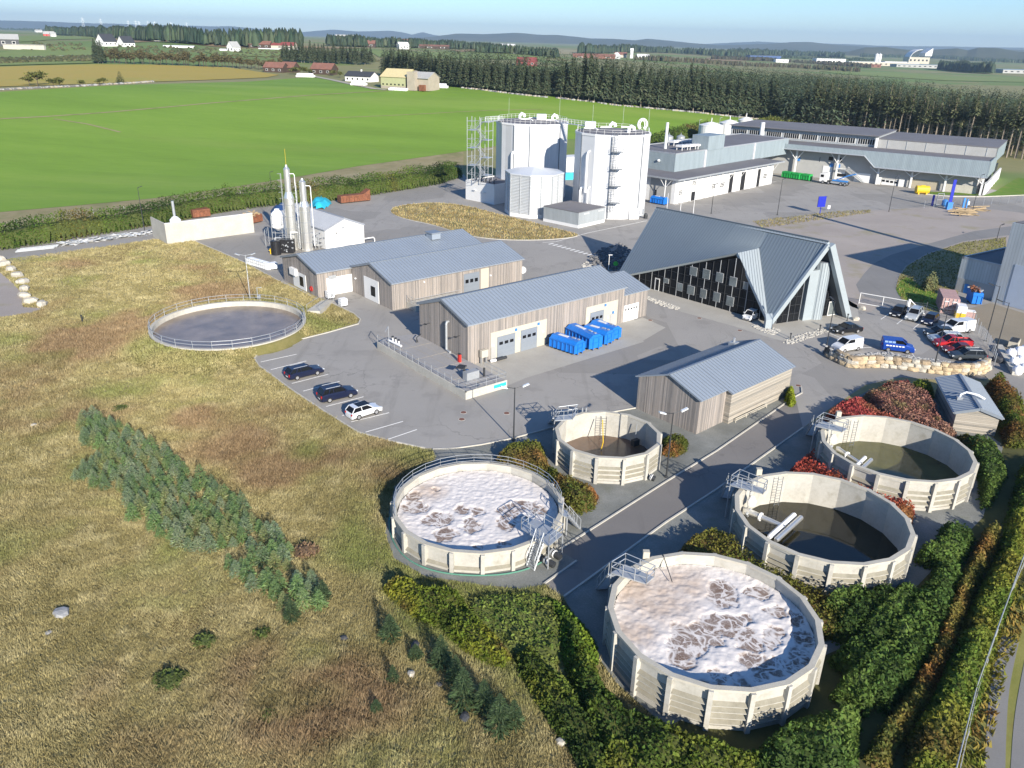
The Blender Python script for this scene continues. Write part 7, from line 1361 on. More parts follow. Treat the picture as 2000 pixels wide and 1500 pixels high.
bed('shrub_bed','loose bright green bushes on the slope left of the beige foam tank','shrub bed',GB_P([(1560,150),(1700,240),(1800,340),(1890,480),(1900,600),(1800,660),(1680,620),(1650,450),(1600,300)],zs),.9,.14,[(.05,.08,.014),(.09,.15,.018),(.12,.17,.02)],.8,.8,1.0,35)
bed('shrub_bed','wide low green herb thicket between the yellow green band and the slope bushes','shrub bed',GB_P([(1030,190),(1160,165),(1300,140),(1500,140),(1600,190),(1690,320),(1670,480),(1640,600),(1560,640),(1420,540),(1330,520),(1200,390),(1090,300)],zs),.62,.13,[(.10,.115,.03),(.13,.16,.035),(.085,.13,.025),(.16,.16,.05)],.9,.7,1.2,38)
bed('shrub_bed','leafy green thicket in the grass gap near the bottom edge','shrub bed',GB_P([(1480,620),(1600,640),(1700,700),(1800,860),(1900,1060),(1950,1250),(1850,1300),(1760,1080),(1660,900),(1540,740)],zs),.9,.13,[(.05,.075,.018),(.085,.12,.022),(.13,.15,.03)],1.0,.8,1.1,39)
bed('shrub_bed','dark green bushes at the bottom edge left of the lane of evergreens','shrub bed',GB_P([(1340,560),(1460,480),(1560,620),(1650,750),(1800,900),(1960,1100),(2050,1400),(1850,1400),(1700,1150),(1560,950),(1420,720)],zs),1.3,.15,[(.03,.05,.012),(.06,.085,.014),(.12,.13,.02)],.95,.9,1.1,36)
bed('shrub','round bush standing in the shaded lawn beside the access road','shrub',GB_P([(680,1000),(740,940),(860,930),(890,980),(840,1060),(720,1060)],z4),2.3,.25,[(.10,.12,.06),(.16,.17,.08),(.14,.09,.04)],1.1,1.0,.8,37)
hf=[GT(*p)for p in((-260,530),(-120,508),(0,490),(120,472),(310,440),(420,418),(520,404),(600,398),(640,394),(740,380),(860,360),(905,346))];hfm=[]
for i,p in enumerate(hf):
 d=(hf[min(i+1,len(hf)-1)]-hf[max(0,i-1)]).normalized();n=Vector((-d.y,d.x,0));hfm.append(p+n*2.8)
bed('hedge','long tall green hedge dividing the plant from the green field','hedge',strip(hfm,5.2),5.0,.25,HEDG,1.15,1.0,.3,40,cs=.12)
hb_=[GT(*p)for p in((1268,287),(1310,272),(1350,262),(1385,254))];bed('hedge','green hedge behind the steel drum tanks by the field','hedge',strip(hb_,6),4,.45,HEDG,1.2,1.6,.5,41,cs=.12)
bed('shrub','rounded olive bush mound behind the long hall by the field corner','shrub',[GT(*p)for p in((1462,246),(1500,238),(1555,240),(1570,252),(1520,256))],3.6,.5,[(.09,.11,.025),(.14,.15,.04)],1.2,3,.4,42)
# ------------------------------------------------------------------ conifers
def crown(n,H,Rr2,base,rg,droop=.35,ln=.42,cols=((.028,.045,.022),(.05,.075,.032),(.075,.095,.042)),taper=.85,wd=.38):
 t=rg.random(n)**1.15;z=base+(H-base)*t;rad=Rr2*np.clip(1-t,0,1)**taper*rg.uniform(.35,1,n)+.05;a=rg.uniform(0,2*PI,n);wh=np.sin(z*5.0+a*.0)
 o=np.stack([np.cos(a),np.sin(a),-droop+rg.normal(0,.18,n)],-1);tn=np.stack([-np.sin(a),np.cos(a),rg.normal(0,.25,n)],-1);l=(ln*Rr2*(1-t*.72)*rg.uniform(.6,1.2,n))[:,None]
 P=np.stack([np.cos(a)*rad,np.sin(a)*rad,z],-1);V,F=quads(P,o*l,tn*l*wd);C=pal(cols,rg.random(n),rg,.28);return V,F,np.repeat(C,4,0)
def trunkmesh(H,r,mat,name,parent):return MB().tube([(0,0,-.2),(0,0,H*.5),(0,0,H*.96)],[r,r*.7,.03],mat,6).build(name,parent)
PROTO={}
def proto_conifer(key,name,H,Rr2,base,n,seed,bark,**k):
 rg=np.random.default_rng(seed);root=bpy.data.objects.new(name,None);V,F,C=crown(n,H,Rr2,base,rg,**k)
 me_o=npmesh('crown',V,F,NEEDLE,C,root);tr=trunkmesh(H,.011*H+.05,bark,'trunk',root)
 if base>H*.3:
  m=MB();rr=random.Random(seed)
  for i in range(26):z=rr.uniform(H*.12,base+2);a=rr.uniform(0,6.28);L=rr.uniform(.5,1.4);m.tube([(0,0,z),(math.cos(a)*L,math.sin(a)*L,z-.15)],.035,BARK,3)
  m.build('dead_branch',tr)
 PROTO[key]=root;return root
F1C=((.040,.058,.036),(.062,.082,.045),(.095,.105,.06));F2C=((.045,.058,.03),(.075,.088,.042),(.115,.12,.058))
for s_ in range(4):proto_conifer(('edge',s_),'conifer_tree',17.5+s_*.8,3.5,1.7+.4*s_,1000,50+s_,BARK,cols=F1C,taper=.68)
for s_ in range(4):proto_conifer(('tall',s_),'conifer_tree',22+s_*.9,2.4,14.2-s_*.9,360,60+s_,BARK,cols=F2C,taper=.6)
used=set()
def place(key,p,rz,label,cat,group,sc=1.0):
 root=PROTO[key];M_=Matrix.Translation(p)@Matrix.Rotation(rz,4,'Z')@Matrix.Scale(sc,4)
 if key not in used:
  used.add(key);COL.objects.link(root);root.matrix_basis=M_;tag(root,label,cat,group)
 else:root=dup(root,p,rz,label,group,sc);root['category']=cat
 return root
def walk(pts,step):
 out=[];carry=0
 for a,b in zip(pts[:-1],pts[1:]):
  L=(b-a).length;s_=carry
  while s_<L:out.append((a.lerp(b,s_/L),(b-a).normalized()));s_+=step
  carry=s_-L
 return out
def gz(p):return Vector((p.x,p.y,float(hgt(p.x,p.y))))
edgeA=[GT(*p)for p in((752,152),(800,160),(860,168),(905,172),(960,178),(1010,184),(1075,190))];edgeB=[GT(*p)for p in((1096,192),(1150,199),(1200,205),(1300,214),(1400,224),(1470,231),(1520,237))];edgeC=[Vector((p.x,p.y,0))for p in GP([(1566,262),(1640,270),(1720,280),(1800,289),(1900,300),(2060,318)])]
rgt=random.Random(3)
for row in range(2):
 for edge,sc0,lab in((edgeA,.80,'dark conifer in the edge of the wood behind the pale green barn'),(edgeB,1.0,'tall dark conifer in the straight front row above the green field')):
  for p,d in walk(edge,4.6 if row==0 else 5.2):
   n=Vector((-d.y,d.x,0));n=n if n.y>0 else-n;q=p+n*(row*4.8+rgt.uniform(-.6,.8)+.5)+d*rgt.uniform(-.8,.8);place(('edge',rgt.randrange(4)),gz(q),rgt.uniform(0,6),lab,'conifer','conifers lining the green field' if edge is edgeB else 'conifers behind the pale green barn',sc0*rgt.uniform(.88,1.14))
for row in range(3):
 for p,d in walk(edgeC,3.0+.4*row):
  n=Vector((-d.y,d.x,0));n=n if n.y>0 else-n;q=p+n*(row*4.2+rgt.uniform(-1,1))+d*rgt.uniform(-.9,.9);place(('tall',rgt.randrange(4)),gz(q),rgt.uniform(0,6),'tall bare stemmed conifer rising behind the long industrial hall','conifer','bare stemmed conifers behind the industrial hall',rgt.uniform(.82,1.1))
def wood_mass(name,label,cells,nq,seed,cols,H=(17,21),Rr2=3.0,density=.03,base=3,gap=None):
 rg=np.random.default_rng(seed);protos=[crown(nq,1.0,Rr2/19,base/19,rg,cols=cols,taper=.65)for _ in range(4)];Vs,Fs,Cs=[],[],[];off=0
 for(pxa,da0,da1),(pxb,db0,db1)in zip(cells[:-1],cells[1:]):
  aa,ab=[math.atan2(ray(x,160).x,ray(x,160).y)for x in(pxa,pxb)];n=int(abs(ab-aa)*((da1+db1)**2-(da0+db0)**2)/8*density)
  for _ in range(n):
   f=rg.random();a=aa+(ab-aa)*f;r0=da0+(db0-da0)*f;r1=da1+(db1-da1)*f;r=math.sqrt(rg.uniform(r0*r0,r1*r1));x,y=r*math.sin(a),r*math.cos(a)
   if gap and gap(aa+(ab-aa)*f,r):continue
   V,F,C=protos[rg.integers(4)];h=rg.uniform(*H);th=rg.uniform(0,6.28);c,s_=math.cos(th),math.sin(th);W_=V*h;W_=np.stack([W_[:,0]*c-W_[:,1]*s_+x,W_[:,0]*s_+W_[:,1]*c+y,W_[:,2]+float(hgt(x,y))],-1)
   Vs.append(W_);Fs.append(F+off);Cs.append(C*rg.uniform(.8,1.25));off+=len(V)
 o=npmesh(name,np.concatenate(Vs),np.concatenate(Fs),NEEDLE,np.concatenate(Cs));o['kind']='stuff';o['label']=label;return o
def rr_(px,py):p=GT(px,py);return math.hypot(p.x,p.y)
ra=[(x,rr_(x,y)+8,dp)for x,y,dp in((752,152,30),(905,172,40),(1075,190,45),(1150,199,50),(1300,214,80),(1400,224,120),(1500,235,190))]
wood_mass('conifer_wood','dense dark conifer wood behind the front rows',[(a,b,b+c)for a,b,c in ra]+[(1560,425,690),(1700,410,690),(1850,400,620),(2150,395,540)],62,5,F1C,(17,21.5),3.5,.068,gap=lambda a,r:a>R(21)and r<418)
edr=[(x,math.hypot(*G(x,y)[:2])+12)for x,y in((1550,260),(1720,280),(1900,300),(2100,322))]
wood_mass('conifer_wood','belt of conifers just behind the bare stemmed front rows',[(e[0],e[1],e[1]+26)for e in edr],80,6,F2C,(17,21),2.7,.035)
for s_ in range(8):
 rg=np.random.default_rng(80+s_);V,F,C=crown(620,2.1+.2*(s_%4),.95,.08,rg,-.05,.27,((.20,.245,.145),(.15,.215,.085),(.255,.30,.205),(.11,.16,.065)),.7,.24);C=C*np.array([(1,1,1),(.8,.95,.62),(1.15,1.05,1.05),(.7,.82,.55),(1.05,1.1,.8),(.9,.9,.9),(1.1,.95,.7),(.75,.8,.7)][s_]);PROTO[('young',s_)]=npmesh('young_spruce',V,F,NEEDLE,C);COL.objects.unlink(PROTO[('young',s_)])
 V,F,C=crown(1000,2.6+.3*(s_%4),1.2,.1,rg,-.1,.26,((.035,.055,.025),(.055,.085,.035),(.085,.12,.055)),.75,.24);PROTO[('dark',s_)]=npmesh('small_spruce',V,F,NEEDLE,C);COL.objects.unlink(PROTO[('dark',s_)])
SP=GB_P([(150,812),(190,800),(240,815),(300,860),(350,890),(420,930),(470,970),(540,1030),(600,1100),(650,1170),(600,1190),(500,1150),(420,1085),(330,1045),(250,1000),(240,955),(135,920),(185,880),(150,850)])
xs=[p.x for p in SP];ys=[p.y for p in SP];cnt=0;pts_s=[];tries=0
while cnt<290 and tries<12000:
 tries+=1;x,y=rgt.uniform(min(xs),max(xs)),rgt.uniform(min(ys),max(ys))
 if not bool(inpoly(SP,np.array([x]),np.array([y]))[0])or any((x-a)**2+(y-b)**2<.6 for a,b in pts_s)or float(fbm(np.array([x/2.4]),np.array([y/2.4]),2,44)[0])<.36 or float(pdist(SP,np.array([x]),np.array([y]))[0])<rgt.random()*1.2:continue
 pts_s.append((x,y));cnt+=1;place(('young',rgt.randrange(8)),Vector((x,y,0)),rgt.uniform(0,6),'young blue green spruce in the dense plantation on the meadow','young spruce','young spruces in the meadow plantation',rgt.uniform(.5,.82)*rgt.uniform(.88,1.15))
for px,sc,lab in(((862,1300),.95,'dark small spruce at the top of the lower clump'),((890,1330),.8,'dark small spruce second in the lower clump'),((905,1375),1.1,'large dark small spruce in the middle of the lower clump'),((945,1385),.9,'dark small spruce beside the clump middle, right'),((975,1425),1.05,'dark spruce at the foot of the lower clump'),((1003,1415),.8,'dark spruce at the right foot of the lower clump'),((762,1245),.9,'lone dark spruce above the white stones'),((570,1210),.75,'lone small spruce below the plantation tip'),((812,1285),.6,'tiny dark spruce under the white stone'),((735,1390),.5,'tiny greyish spruce low in the dry grass'),((768,1330),.5,'tiny dark spruce near the upright pale stone'),((632,1170),.7,'thin spruce just off the plantation tip')):
 place(('dark',rgt.randrange(4)),G(*px),rgt.uniform(0,6),lab,'spruce',None,sc*.8)
for i,(px,lab)in enumerate((((512,1240),'round green bush in the meadow below the plantation'),((400,1255),'leafy green bush low in the middle of the meadow'),((330,1330),'flat green bush in the lower meadow'),((520,1400),'bright green small bush at the lower meadow'),((235,800),'thin grey green bush behind the plantation top'),((597,1080),'reddish bush at the right edge of the plantation'))):
 c=G(*px);r=.65+.25*(i%3);P=[c+Vector((r*math.cos(a)*(1+.2*math.sin(3*a)),r*math.sin(a),0))for a in np.linspace(0,2*PI,13)[:-1]];bed('bush',lab,'bush',P,.6,.10,[(.055,.075,.02),(.085,.11,.03)]if 'reddish' not in lab else[(.13,.085,.05),(.19,.125,.075)],.8,.8,1,90+i)
# ------------------------------------------------------------------ meadow grass
def meadow_grass():
 rg=np.random.default_rng(4);MP=GP([(-420,560),(0,514),(20,506),(200,482),(300,468),(378,471),(478,514),(545,550),(600,575),(640,592),(690,614),(703,627),(640,649),(560,669),(508,686),(496,700),(505,716),(570,764),(640,810),(700,848),(765,865),(830,880),(846,880),(848,900),(770,948),(750,1040),(766,1090),(830,1128),(940,1146),(1020,1152),(1063,1143),(1100,1169),(1160,1274),(1200,1335),(1300,1425),(1400,1560),(-300,1560),(-420,1000)])
 TU=GP([(-200,520),(0,532),(20,548),(45,575),(45,600),(88,602),(60,612),(0,620),(-200,650)]);xs=[p.x for p in MP];ys=[p.y for p in MP];n=1150000;X=rg.uniform(min(xs),max(xs),n);Y=rg.uniform(min(ys),max(ys),n);D=np.hypot(X,Y)
 k=(rg.random(n)<np.clip((66/D)**1.8,0,1))&inpoly(MP,X,Y)&~inpoly(TU,X,Y)&(np.hypot(X-PX,Y-PY)>PR+.35)&(np.abs(np.degrees(np.arctan2(X,Y)))<50);X,Y,D=X[k],Y[k],D[k]
 rust=fbm(X/9,Y/9,3,71);green=fbm(X/7,Y/7,3,83);tan_=fbm(X/3,Y/3,3,91);cl=fbm(X/1.3,Y/1.3,2,97)
 def spot(px,r):q=G(*px);return np.clip(1.25-np.hypot(X-q.x,Y-q.y)/r,0,1)
 rz=sum(spot(*s_)for s_ in(((480,560),6),((400,570),8),((520,545),5),((200,660),9),((300,620),8),((150,690),6),((480,900),6),((430,870),5),((520,930),4),((380,815),4),((690,800),5),((760,850),4),((550,930),3.5),((640,1340),6),((700,1400),6),((650,1440),5),((480,1290),4),((780,940),4)))
 gzn=sum(spot(*s_)for s_ in(((320,690),5),((800,900),6),((740,1000),5),((680,940),5),((900,1180),6),((1060,1230),8),((960,1200),7),((1120,1320),6),((640,640),8),((540,620),6),((220,760),5),((600,880),3),((720,1100),5),((1040,1330),5),((560,640),6),((740,880),4)))
 f_r=np.clip(rz*.7+(rust-.60)*2.4,0,.8);f_g=np.clip(gzn*.8+(green-.6)*3,0,1);straw=np.array([.50,.435,.235]);tan1=np.array([.41,.35,.17]);dk=np.array([.32,.275,.125]);rs=np.array([.30,.185,.12]);gn=np.array([.23,.265,.08])
 w1=np.clip((tan_-.35)*2.6,0,1)[:,None];C0=dk*(1-w1)+tan1*w1;w2=np.clip((cl-.5)*2.6,0,.9)[:,None];C0=C0*(1-w2)+straw*w2;C0=C0*(1-f_r[:,None]*.8)+rs*f_r[:,None]*.8;C0=C0*(1-f_g[:,None]*.8)+gn*f_g[:,None]*.8
 nb=4;N0=len(X);Xb=np.repeat(X,nb)+rg.normal(0,.11,N0*nb);Yb=np.repeat(Y,nb)+rg.normal(0,.11,N0*nb);m=N0*nb;Db=np.repeat(D,nb);sc=np.clip(Db/62,.8,1.8)
 hb=(.16+.15*np.repeat(cl,nb)+.2*np.repeat(f_r,nb))*rg.uniform(.6,1.25,m);la=(fbm(Xb/2.2,Yb/2.2,2,11)*4*PI)+rg.normal(0,1.3,m);ln=rg.uniform(.25,1.0,m)*hb;wd=.036*sc*rg.uniform(.7,1.4,m);wa=rg.uniform(0,PI,m);zb=bank(Xb,Yb)
 A=np.stack([Xb-np.cos(wa)*wd,Yb-np.sin(wa)*wd,zb-.03],-1);B=np.stack([Xb+np.cos(wa)*wd,Yb+np.sin(wa)*wd,zb-.03],-1);T=np.stack([Xb+np.cos(la)*ln,Yb+np.sin(la)*ln,zb+hb],-1)
 V=np.stack([A,B,T],1).reshape(-1,3);C=np.repeat(C0,nb,0)*rg.uniform(.7,1.35,(m,1));o=npmesh('meadow_grass',V,np.arange(m*3).reshape(m,3),BLADE,np.repeat(C,3,0));o['kind']='stuff';o['label']='dry tussocky meadow grass with rusty dock and green patches'
meadow_grass()
def verge_grass(P,n,h,cols,seed,label,z=.0):
 rg=np.random.default_rng(seed);xs=[p[0]for p in P];ys=[p[1]for p in P];X=rg.uniform(min(xs),max(xs),n*3);Y=rg.uniform(min(ys),max(ys),n*3);k=inpoly(P,X,Y);X,Y=X[k][:n],Y[k][:n];m=len(X);wa=rg.uniform(0,PI,m);la=fbm(X/2,Y/2,2,seed)*12+rg.normal(0,.8,m);hh=h*rg.uniform(.5,1.3,m);wd=.11*rg.uniform(.6,1.3,m);zz=hgt(X,Y)+z
 V=np.stack([np.stack([X-np.cos(wa)*wd,Y-np.sin(wa)*wd,zz],-1),np.stack([X+np.cos(wa)*wd,Y+np.sin(wa)*wd,zz],-1),np.stack([X+np.cos(la)*hh*.6,Y+np.sin(la)*hh*.6,zz+hh],-1)],1).reshape(-1,3);C=pal(cols,fbm(X/2,Y/2,3,seed),rg,.3);o=npmesh('grass',V,np.arange(m*3).reshape(m,3),BLADE,np.repeat(C,3,0));o['kind']='stuff';o['label']=label
DRY=[(.14,.12,.045),(.26,.20,.085),(.36,.29,.14),(.20,.15,.06)]
verge_grass(oval,9000,.35,DRY,61,'dry grass on the oval island',.05);hs=[p for p in hfm];verge_grass([p+Vector((0,2,0))for p in hs]+[p+Vector((-2,10,0))for p in hs][::-1],16000,.6,DRY,62,'dry grass strip beyond the hedge')
verge_grass(GP([(2100,1000),(1990,1150),(1930,1290),(1890,1400),(1850,1560),(1920,1560),(1945,1400),(1975,1280),(2040,1150),(2110,1060)]),9000,.35,[(.09,.12,.02),(.17,.17,.025),(.21,.16,.04),(.16,.08,.03)],63,'rough grass on the farm lane verge')
verge_grass(GP([(1750,560),(1756,540),(1772,519),(1812,497),(1880,474),(1965,464),(1965,500),(1880,520),(1870,580),(1840,612),(1800,605),(1760,585)]),5000,.3,[(.10,.11,.03),(.18,.17,.05)],64,'rough grass beside the access road',.04)
verge_grass(GP([(1470,432),(1520,426),(1640,413),(1700,410),(1700,416),(1640,424),(1530,440),(1490,446)]),2500,.3,[(.16,.15,.05),(.27,.22,.10)],65,'dry grass at the gravel yard edge',.02)
# ------------------------------------------------------------------ farms and far things
def fhouse(name,label,px,L,W,he,hr,ang,wallm,roofm,cat='house',wins=3,chim=False,group=None,fn=GT):
 c=fn(*px);t=thing(name,label,cat,(c.x,c.y,c.z-.3),R(ang),group);hl=L/2;m=MB();P=[(-hl,-W/2,0),(-hl,W/2,0),(-hl,W/2,he),(-hl,0,hr),(-hl,-W/2,he)];Q=[(hl,y,z)for _,y,z in P]
 m.add(P+Q,[(0,4,3,2,1),(5,6,7,8,9),(0,1,6,5),(1,2,7,6),(4,0,5,9),(2,3,8,7),(3,4,9,8)],wallm);m.build('wall',t);m=MB()
 for ye in(W/2+.4,-W/2-.4):slope_roof(m,-hl-.4,hl+.4,0,hr+.02,ye,hr-(hr-he)/(W/2)*abs(ye)+.02,.2,roofm,roofm,1,False)
 ro=m.build('roof',t)
 if chim:MB().box((0,0,hr+.5),(.7,.7,1.4),WHITE).build('chimney',ro)
 for i in range(wins):
  x=-hl+L*(i+.5)/wins;o=MB().box((x,-W/2-.04,he*.55),(L/wins*.35,.12,he*.38),FRAMEW).build('window',t);MB().box((x,-W/2-.11,he*.55),(L/wins*.27,.04,he*.3),GLASSD).build('pane',o)
  if i<2:MB().box((-hl-.05,-W/4+W/2*i,he*.55),(.1,1.0,he*.35),GLASSD).build('gable_window',t)
 return t
bung=fhouse('white_bungalow','long white bungalow with dark slate roof left of the pale green barn',(707,159),17,9,3.2,5.6,-22,WHITE,SLATE,wins=5,chim=True)
bp=GT(782,172);dist=math.hypot(bp.x,bp.y);B=thing('farm_barn','pale green gabled barn with a cream roof and grey concrete silos','barn',(bp.x,bp.y,bp.z-.4),R(-25));hl=7.5;W=13
m=MB();P=[(-hl,-W/2,0),(-hl,W/2,0),(-hl,W/2,6.0),(-hl,0,9.6),(-hl,-W/2,6.0)];Q=[(hl,y,z)for _,y,z in P];FC=[(0,4,3,2,1),(5,6,7,8,9),(0,1,6,5),(1,2,7,6),(4,0,5,9),(2,3,8,7),(3,4,9,8)];m.add(P+Q,FC,BARNW);m.build('wall',B);m=MB()
for ye in(W/2+.4,-W/2-.4):slope_roof(m,-hl-.4,hl+.4,0,9.62,ye,9.62-3.6/6.5*abs(ye),.2,BARNR,BARNR,1.2)
m.build('roof',B);MB().box((0,0,.8),(15.1,13.1,1.6),SILO).build('plinth',B)
for i in range(6):MB().box((-hl+1.3+2.4*i,-W/2-.03,2.4),(.9,.1,.7),GLASSD).build('window',B)
for i in range(4):MB().box((-hl-.03,-4.5+3*i,2.4),(.1,.9,.7),GLASSD).build('window',B)
m=MB();m.add([(7.6,-5,0),(7.6,6,0),(7.6,6,6),(7.6,.5,8.6),(7.6,-5,6)]+[(20,y,z)for y,z in((-5,0),(6,0),(6,6),(.5,8.6),(-5,6))],FC,SILO);m.build('grey_wing',B);m=MB()
for ye in(6.2,-6.2):slope_roof(m,7.7,20.3,.5,8.65,.5+ye,8.65-2.6/5.5*abs(ye),.15,GREYW,GREYW,1.2)
m.build('wing_roof',B);MB().box((11.5,-6.5,4.4),(4.4,3.2,8.8),SILO).build('silo_tower',B);MB().lathe((9,1,0),[(2.2,0),(2.2,8.6),(.2,9.2)],SILO,18).build('silo',B);MB().box((17,-6.0,1.4),(3,2,2.8),RUST).build('rusty_shed',B)
def bales(cx,cy,nx,ny,nz,ang,lab,grp,sp=1.35):
 c=GT(cx,cy);k=0;ca,sa=math.cos(R(ang)),math.sin(R(ang));me=None
 for z in range(nz):
  for i in range(nx-z):
   for j in range(max(1,ny-(z if ny>1 else 0))):
    x,y=(i-(nx-z-1)/2)*sp,(j-(ny-1)/2)*sp;q=Vector((c.x+x*ca-y*sa,c.y+x*sa+y*ca,0));q=gz(q)+Vector((0,0,.62+1.1*z))
    if me is None:o=MB().tube([(-.6,0,0),(-.5,0,0),(.5,0,0),(.6,0,0)],[.5,.62,.62,.5],BAG,10).build('wrapped_bale');me=o
    else:o=me.copy();COL.objects.link(o)
    o.location=q;o.rotation_euler=(0,0,R(ang));tag(o,lab,'wrapped bale',grp);k+=1
bales(801,174,17,2,1,-8,'white wrapped bale in the long stack before the pale green barn','white bales before the barn');bales(778,177,7,3,1,-8,'white wrapped bale in the low front stack before the barn','white bales in the front stack');bales(860,172,6,3,2,-10,'white wrapped bale in the heap right of the barn','white bales right of the barn');bales(597,151,8,4,2,-6,'white wrapped bale in the heap left of the brown houses','white bales by the track end');bales(701,167,6,4,2,-6,'white wrapped bale in the heap below the white bungalow','white bales below the bungalow')
for px,L,W,he,hr,an,wm,rm,lab,cat in(((540,141),14,8,3.4,6.4,-15,BROWNB,TILE,'brown farmhouse with tiled roof left, half hidden by trees','house'),((567,141),10,8,3.4,6.6,-20,BROWNB,TILE,'brown gabled house beside the half hidden farmhouse','house'),((634,145),15,9,3.6,7,-18,BROWNB,TILE,'brown house with red tiled roof between trees and bungalow','house'),
 ((209,90),14,12,4.5,11,62,WHITE,SLATE,'left white gabled house above the bare trees','house'),((247,91),12,10,4,9.5,60,WHITE,SLATE,'right white gabled house above the bare trees','house'),((73,63),14,10,5,9,50,WHITE,GREYW,'left of two tiny white houses at the wood corner','house'),((79,63),12,9,5,9,50,WHITE,GREYW,'right of two tiny white houses at the wood corner','house'),((97,71),16,9,4,8,10,REDP,GREYW,'tiny red barn with grey roof before the left wood','barn'),((104,72),8,7,4,7,40,WHITE,GREYW,'tiny white house next to the red barn at left','house'),
 ((8,90),24,14,6,10,30,DARKM,GREYW,'dark open fronted barn at the far left edge','barn'),((49,97),34,3,4,4.2,0,CONC,CONC,'low concrete silage wall right of the dark barn','silage wall'),((318,80),14,9,4.5,8.5,-10,REDP,REDROOF,'red roofed barn before the left wood','barn'),((307,80),9,7,4,7,30,WHITE,SLATE,'white house left of the red roofed barn','house'),((294,79),8,7,4,7,0,BROWNB,SLATE,'dark little shed left of the white and red barns','shed'),((457,101),9,8,4.5,9,60,WHITE,GREYW,'white gabled house alone in the pale pasture','house'),((439,100),8,4,1.6,2.2,0,BAG,BAG,'low white heap left of the lone white house','bale heap'),((550,95),30,12,3.5,6.5,-3,CREAM,REDROOF,'long white barn with bright red roof in mid distance','barn'),((510,94),22,10,4,7,-3,BROWNB,TILE,'long brown shed left of the bright red roof','shed'),((486,91),14,9,4,8,0,BROWNB,REDROOF,'small red roofed house before the left wood end','house'),((350,93),30,3,1.5,2,-2,BAG,BAG,'long white row of wrapped bales in the far pasture','bale heap'),((545,98),40,2,1.2,1.6,-2,BAG,BAG,'thin white row of bales below the bright red roof','bale heap'),
 ((1029,128),18,10,4,7.5,-12,REDROOF,REDROOF,'dull red barn seen above the conifer tops','barn'),((1160,114),62,13,3.5,6.5,-4,TILE,TILE,'long red roofed farm block beyond the wood','barn'),((1212,112),22,12,5,9,-10,CREAM,TILE,'white gabled barn with red roof right of the long farm block','barn'),((1204,115),12,10,5,10,70,WHITE,WHITE,'white gable end in front of the red barn','house'),((1252,116),16,10,5,9,10,WHITE,WHITE,'white house pair left, beyond the wood','house'),((1263,116),12,9,5,9,50,WHITE,GREYW,'white house pair right, beyond the wood','house'),((1233,114),5,5,14,17,0,WHITE,WHITE,'slim white tower silo between barns and white houses','silo'),((1018,105),24,10,4,8,10,WHITE,GREYW,'white farm on the pale rise','house'),((968,104),14,9,4,8,0,REDP,TILE,'small red house left of the farm on the rise','house'),((992,93),36,14,6,9,0,WHITE,WHITE,'white block on top of the stubble rise','house'),
 ((674,86),30,16,6,14,20,WHITE,GREYW,'big white farmhouse right of the left wood end','house'),((690,90),16,12,5,12,50,WHITE,GREYW,'white gabled house below the big white farmhouse','house'),((712,92),30,12,5,9,0,BROWNB,TILE,'brown barn right of the white gabled house','barn'),((783,92),24,14,6,12,0,TILE,TILE,'reddish house on the far plain','house'),((787,96),14,10,5,9,30,WHITE,WHITE,'white cottage below the reddish house','house'),((806,93),14,10,5,9,0,WHITE,WHITE,'lone white cottage on the far plain','house'),((840,95),60,12,4,6,0,BROWNB,TILE,'long low brown barn on the far plain','barn'),((15,52),60,20,8,14,0,WHITE,WHITE,'cluster of white roofs on the far left ridge','building')):
 fhouse('farmhouse' if cat=='house' else cat.replace(' ','_'),lab,px,L,W,he,hr,an,wm,rm,cat,0 if cat in('silage wall','bale heap')else 3)
def block(name,label,px,L,W,H,ang,wm,rm,cat='factory'):
 c=GT(*px);t=thing(name,label,cat,(c.x,c.y,c.z-.5),R(ang));MB().box((0,0,H/2),(L,W,H),wm).build('wall',t);MB().box((0,0,H+.3),(L+1,W+1,.6),rm).build('roof',t);m=MB()
 for i in range(int(L/12)):m.box((-L/2+6+12*i,-W/2-.1,H*.55),(5,.3,H*.25),GLASSD)
 m.build('window_band',t);return t
fb_=block('far_factory','large white factory block with a curved white roof shell on the right plain',(1788,124),62,40,18,0,CREAM,GREYW);m=MB();rr2=34
for k in range(10):
 a0,a1=PI-k*PI/20,PI-(k+1)*PI/20;m.slab((4+rr2*math.cos(a0)*1.0,-22,14+26*math.sin(a0)),(4+rr2*math.cos(a1),-22,14+26*math.sin(a1)),(4+rr2*math.cos(a1),18,14+26*math.sin(a1)),(4+rr2*math.cos(a0),18,14+26*math.sin(a0)),1.2,WHITE)
m.prism([(14,-22),(34,-22),(34,18),(14,18)],22,[30,44,44,30],WHITE);m.build('curved_shell',fb_)
block('long_hall','long white hall left of the twin silos on the right plain',(1720,128),170,40,8,-2,CREAM,WHITE);block('long_hall','white hall at the left end of the factory row',(1618,125),70,30,12,0,WHITE,WHITE);block('dark_hall','dark blue hall before the conifers at centre right',(1490,118),80,40,12,0,NAVY,DARKM);block('long_hall','low pale hall right of the dark blue hall',(1525,122),30,20,7,0,WHITE,WHITE);block('glasshouse','blue grey glasshouse roof below the curved factory',(1790,132),110,40,7,-2,GREYW,M('glasshouse_roof',(.20,.25,.30),.3));block('glasshouse','blue glasshouse at the right edge of the plain',(1990,143),90,50,7,-3,GREYW,M('glasshouse_roof',(.20,.25,.30),.3));block('brick_hall','low reddish hall before the white factory row',(1690,131),60,20,6,0,TILE,TILE);block('long_hall','white hall below the twin silos',(1745,126),60,30,8,-2,WHITE,GREYW)
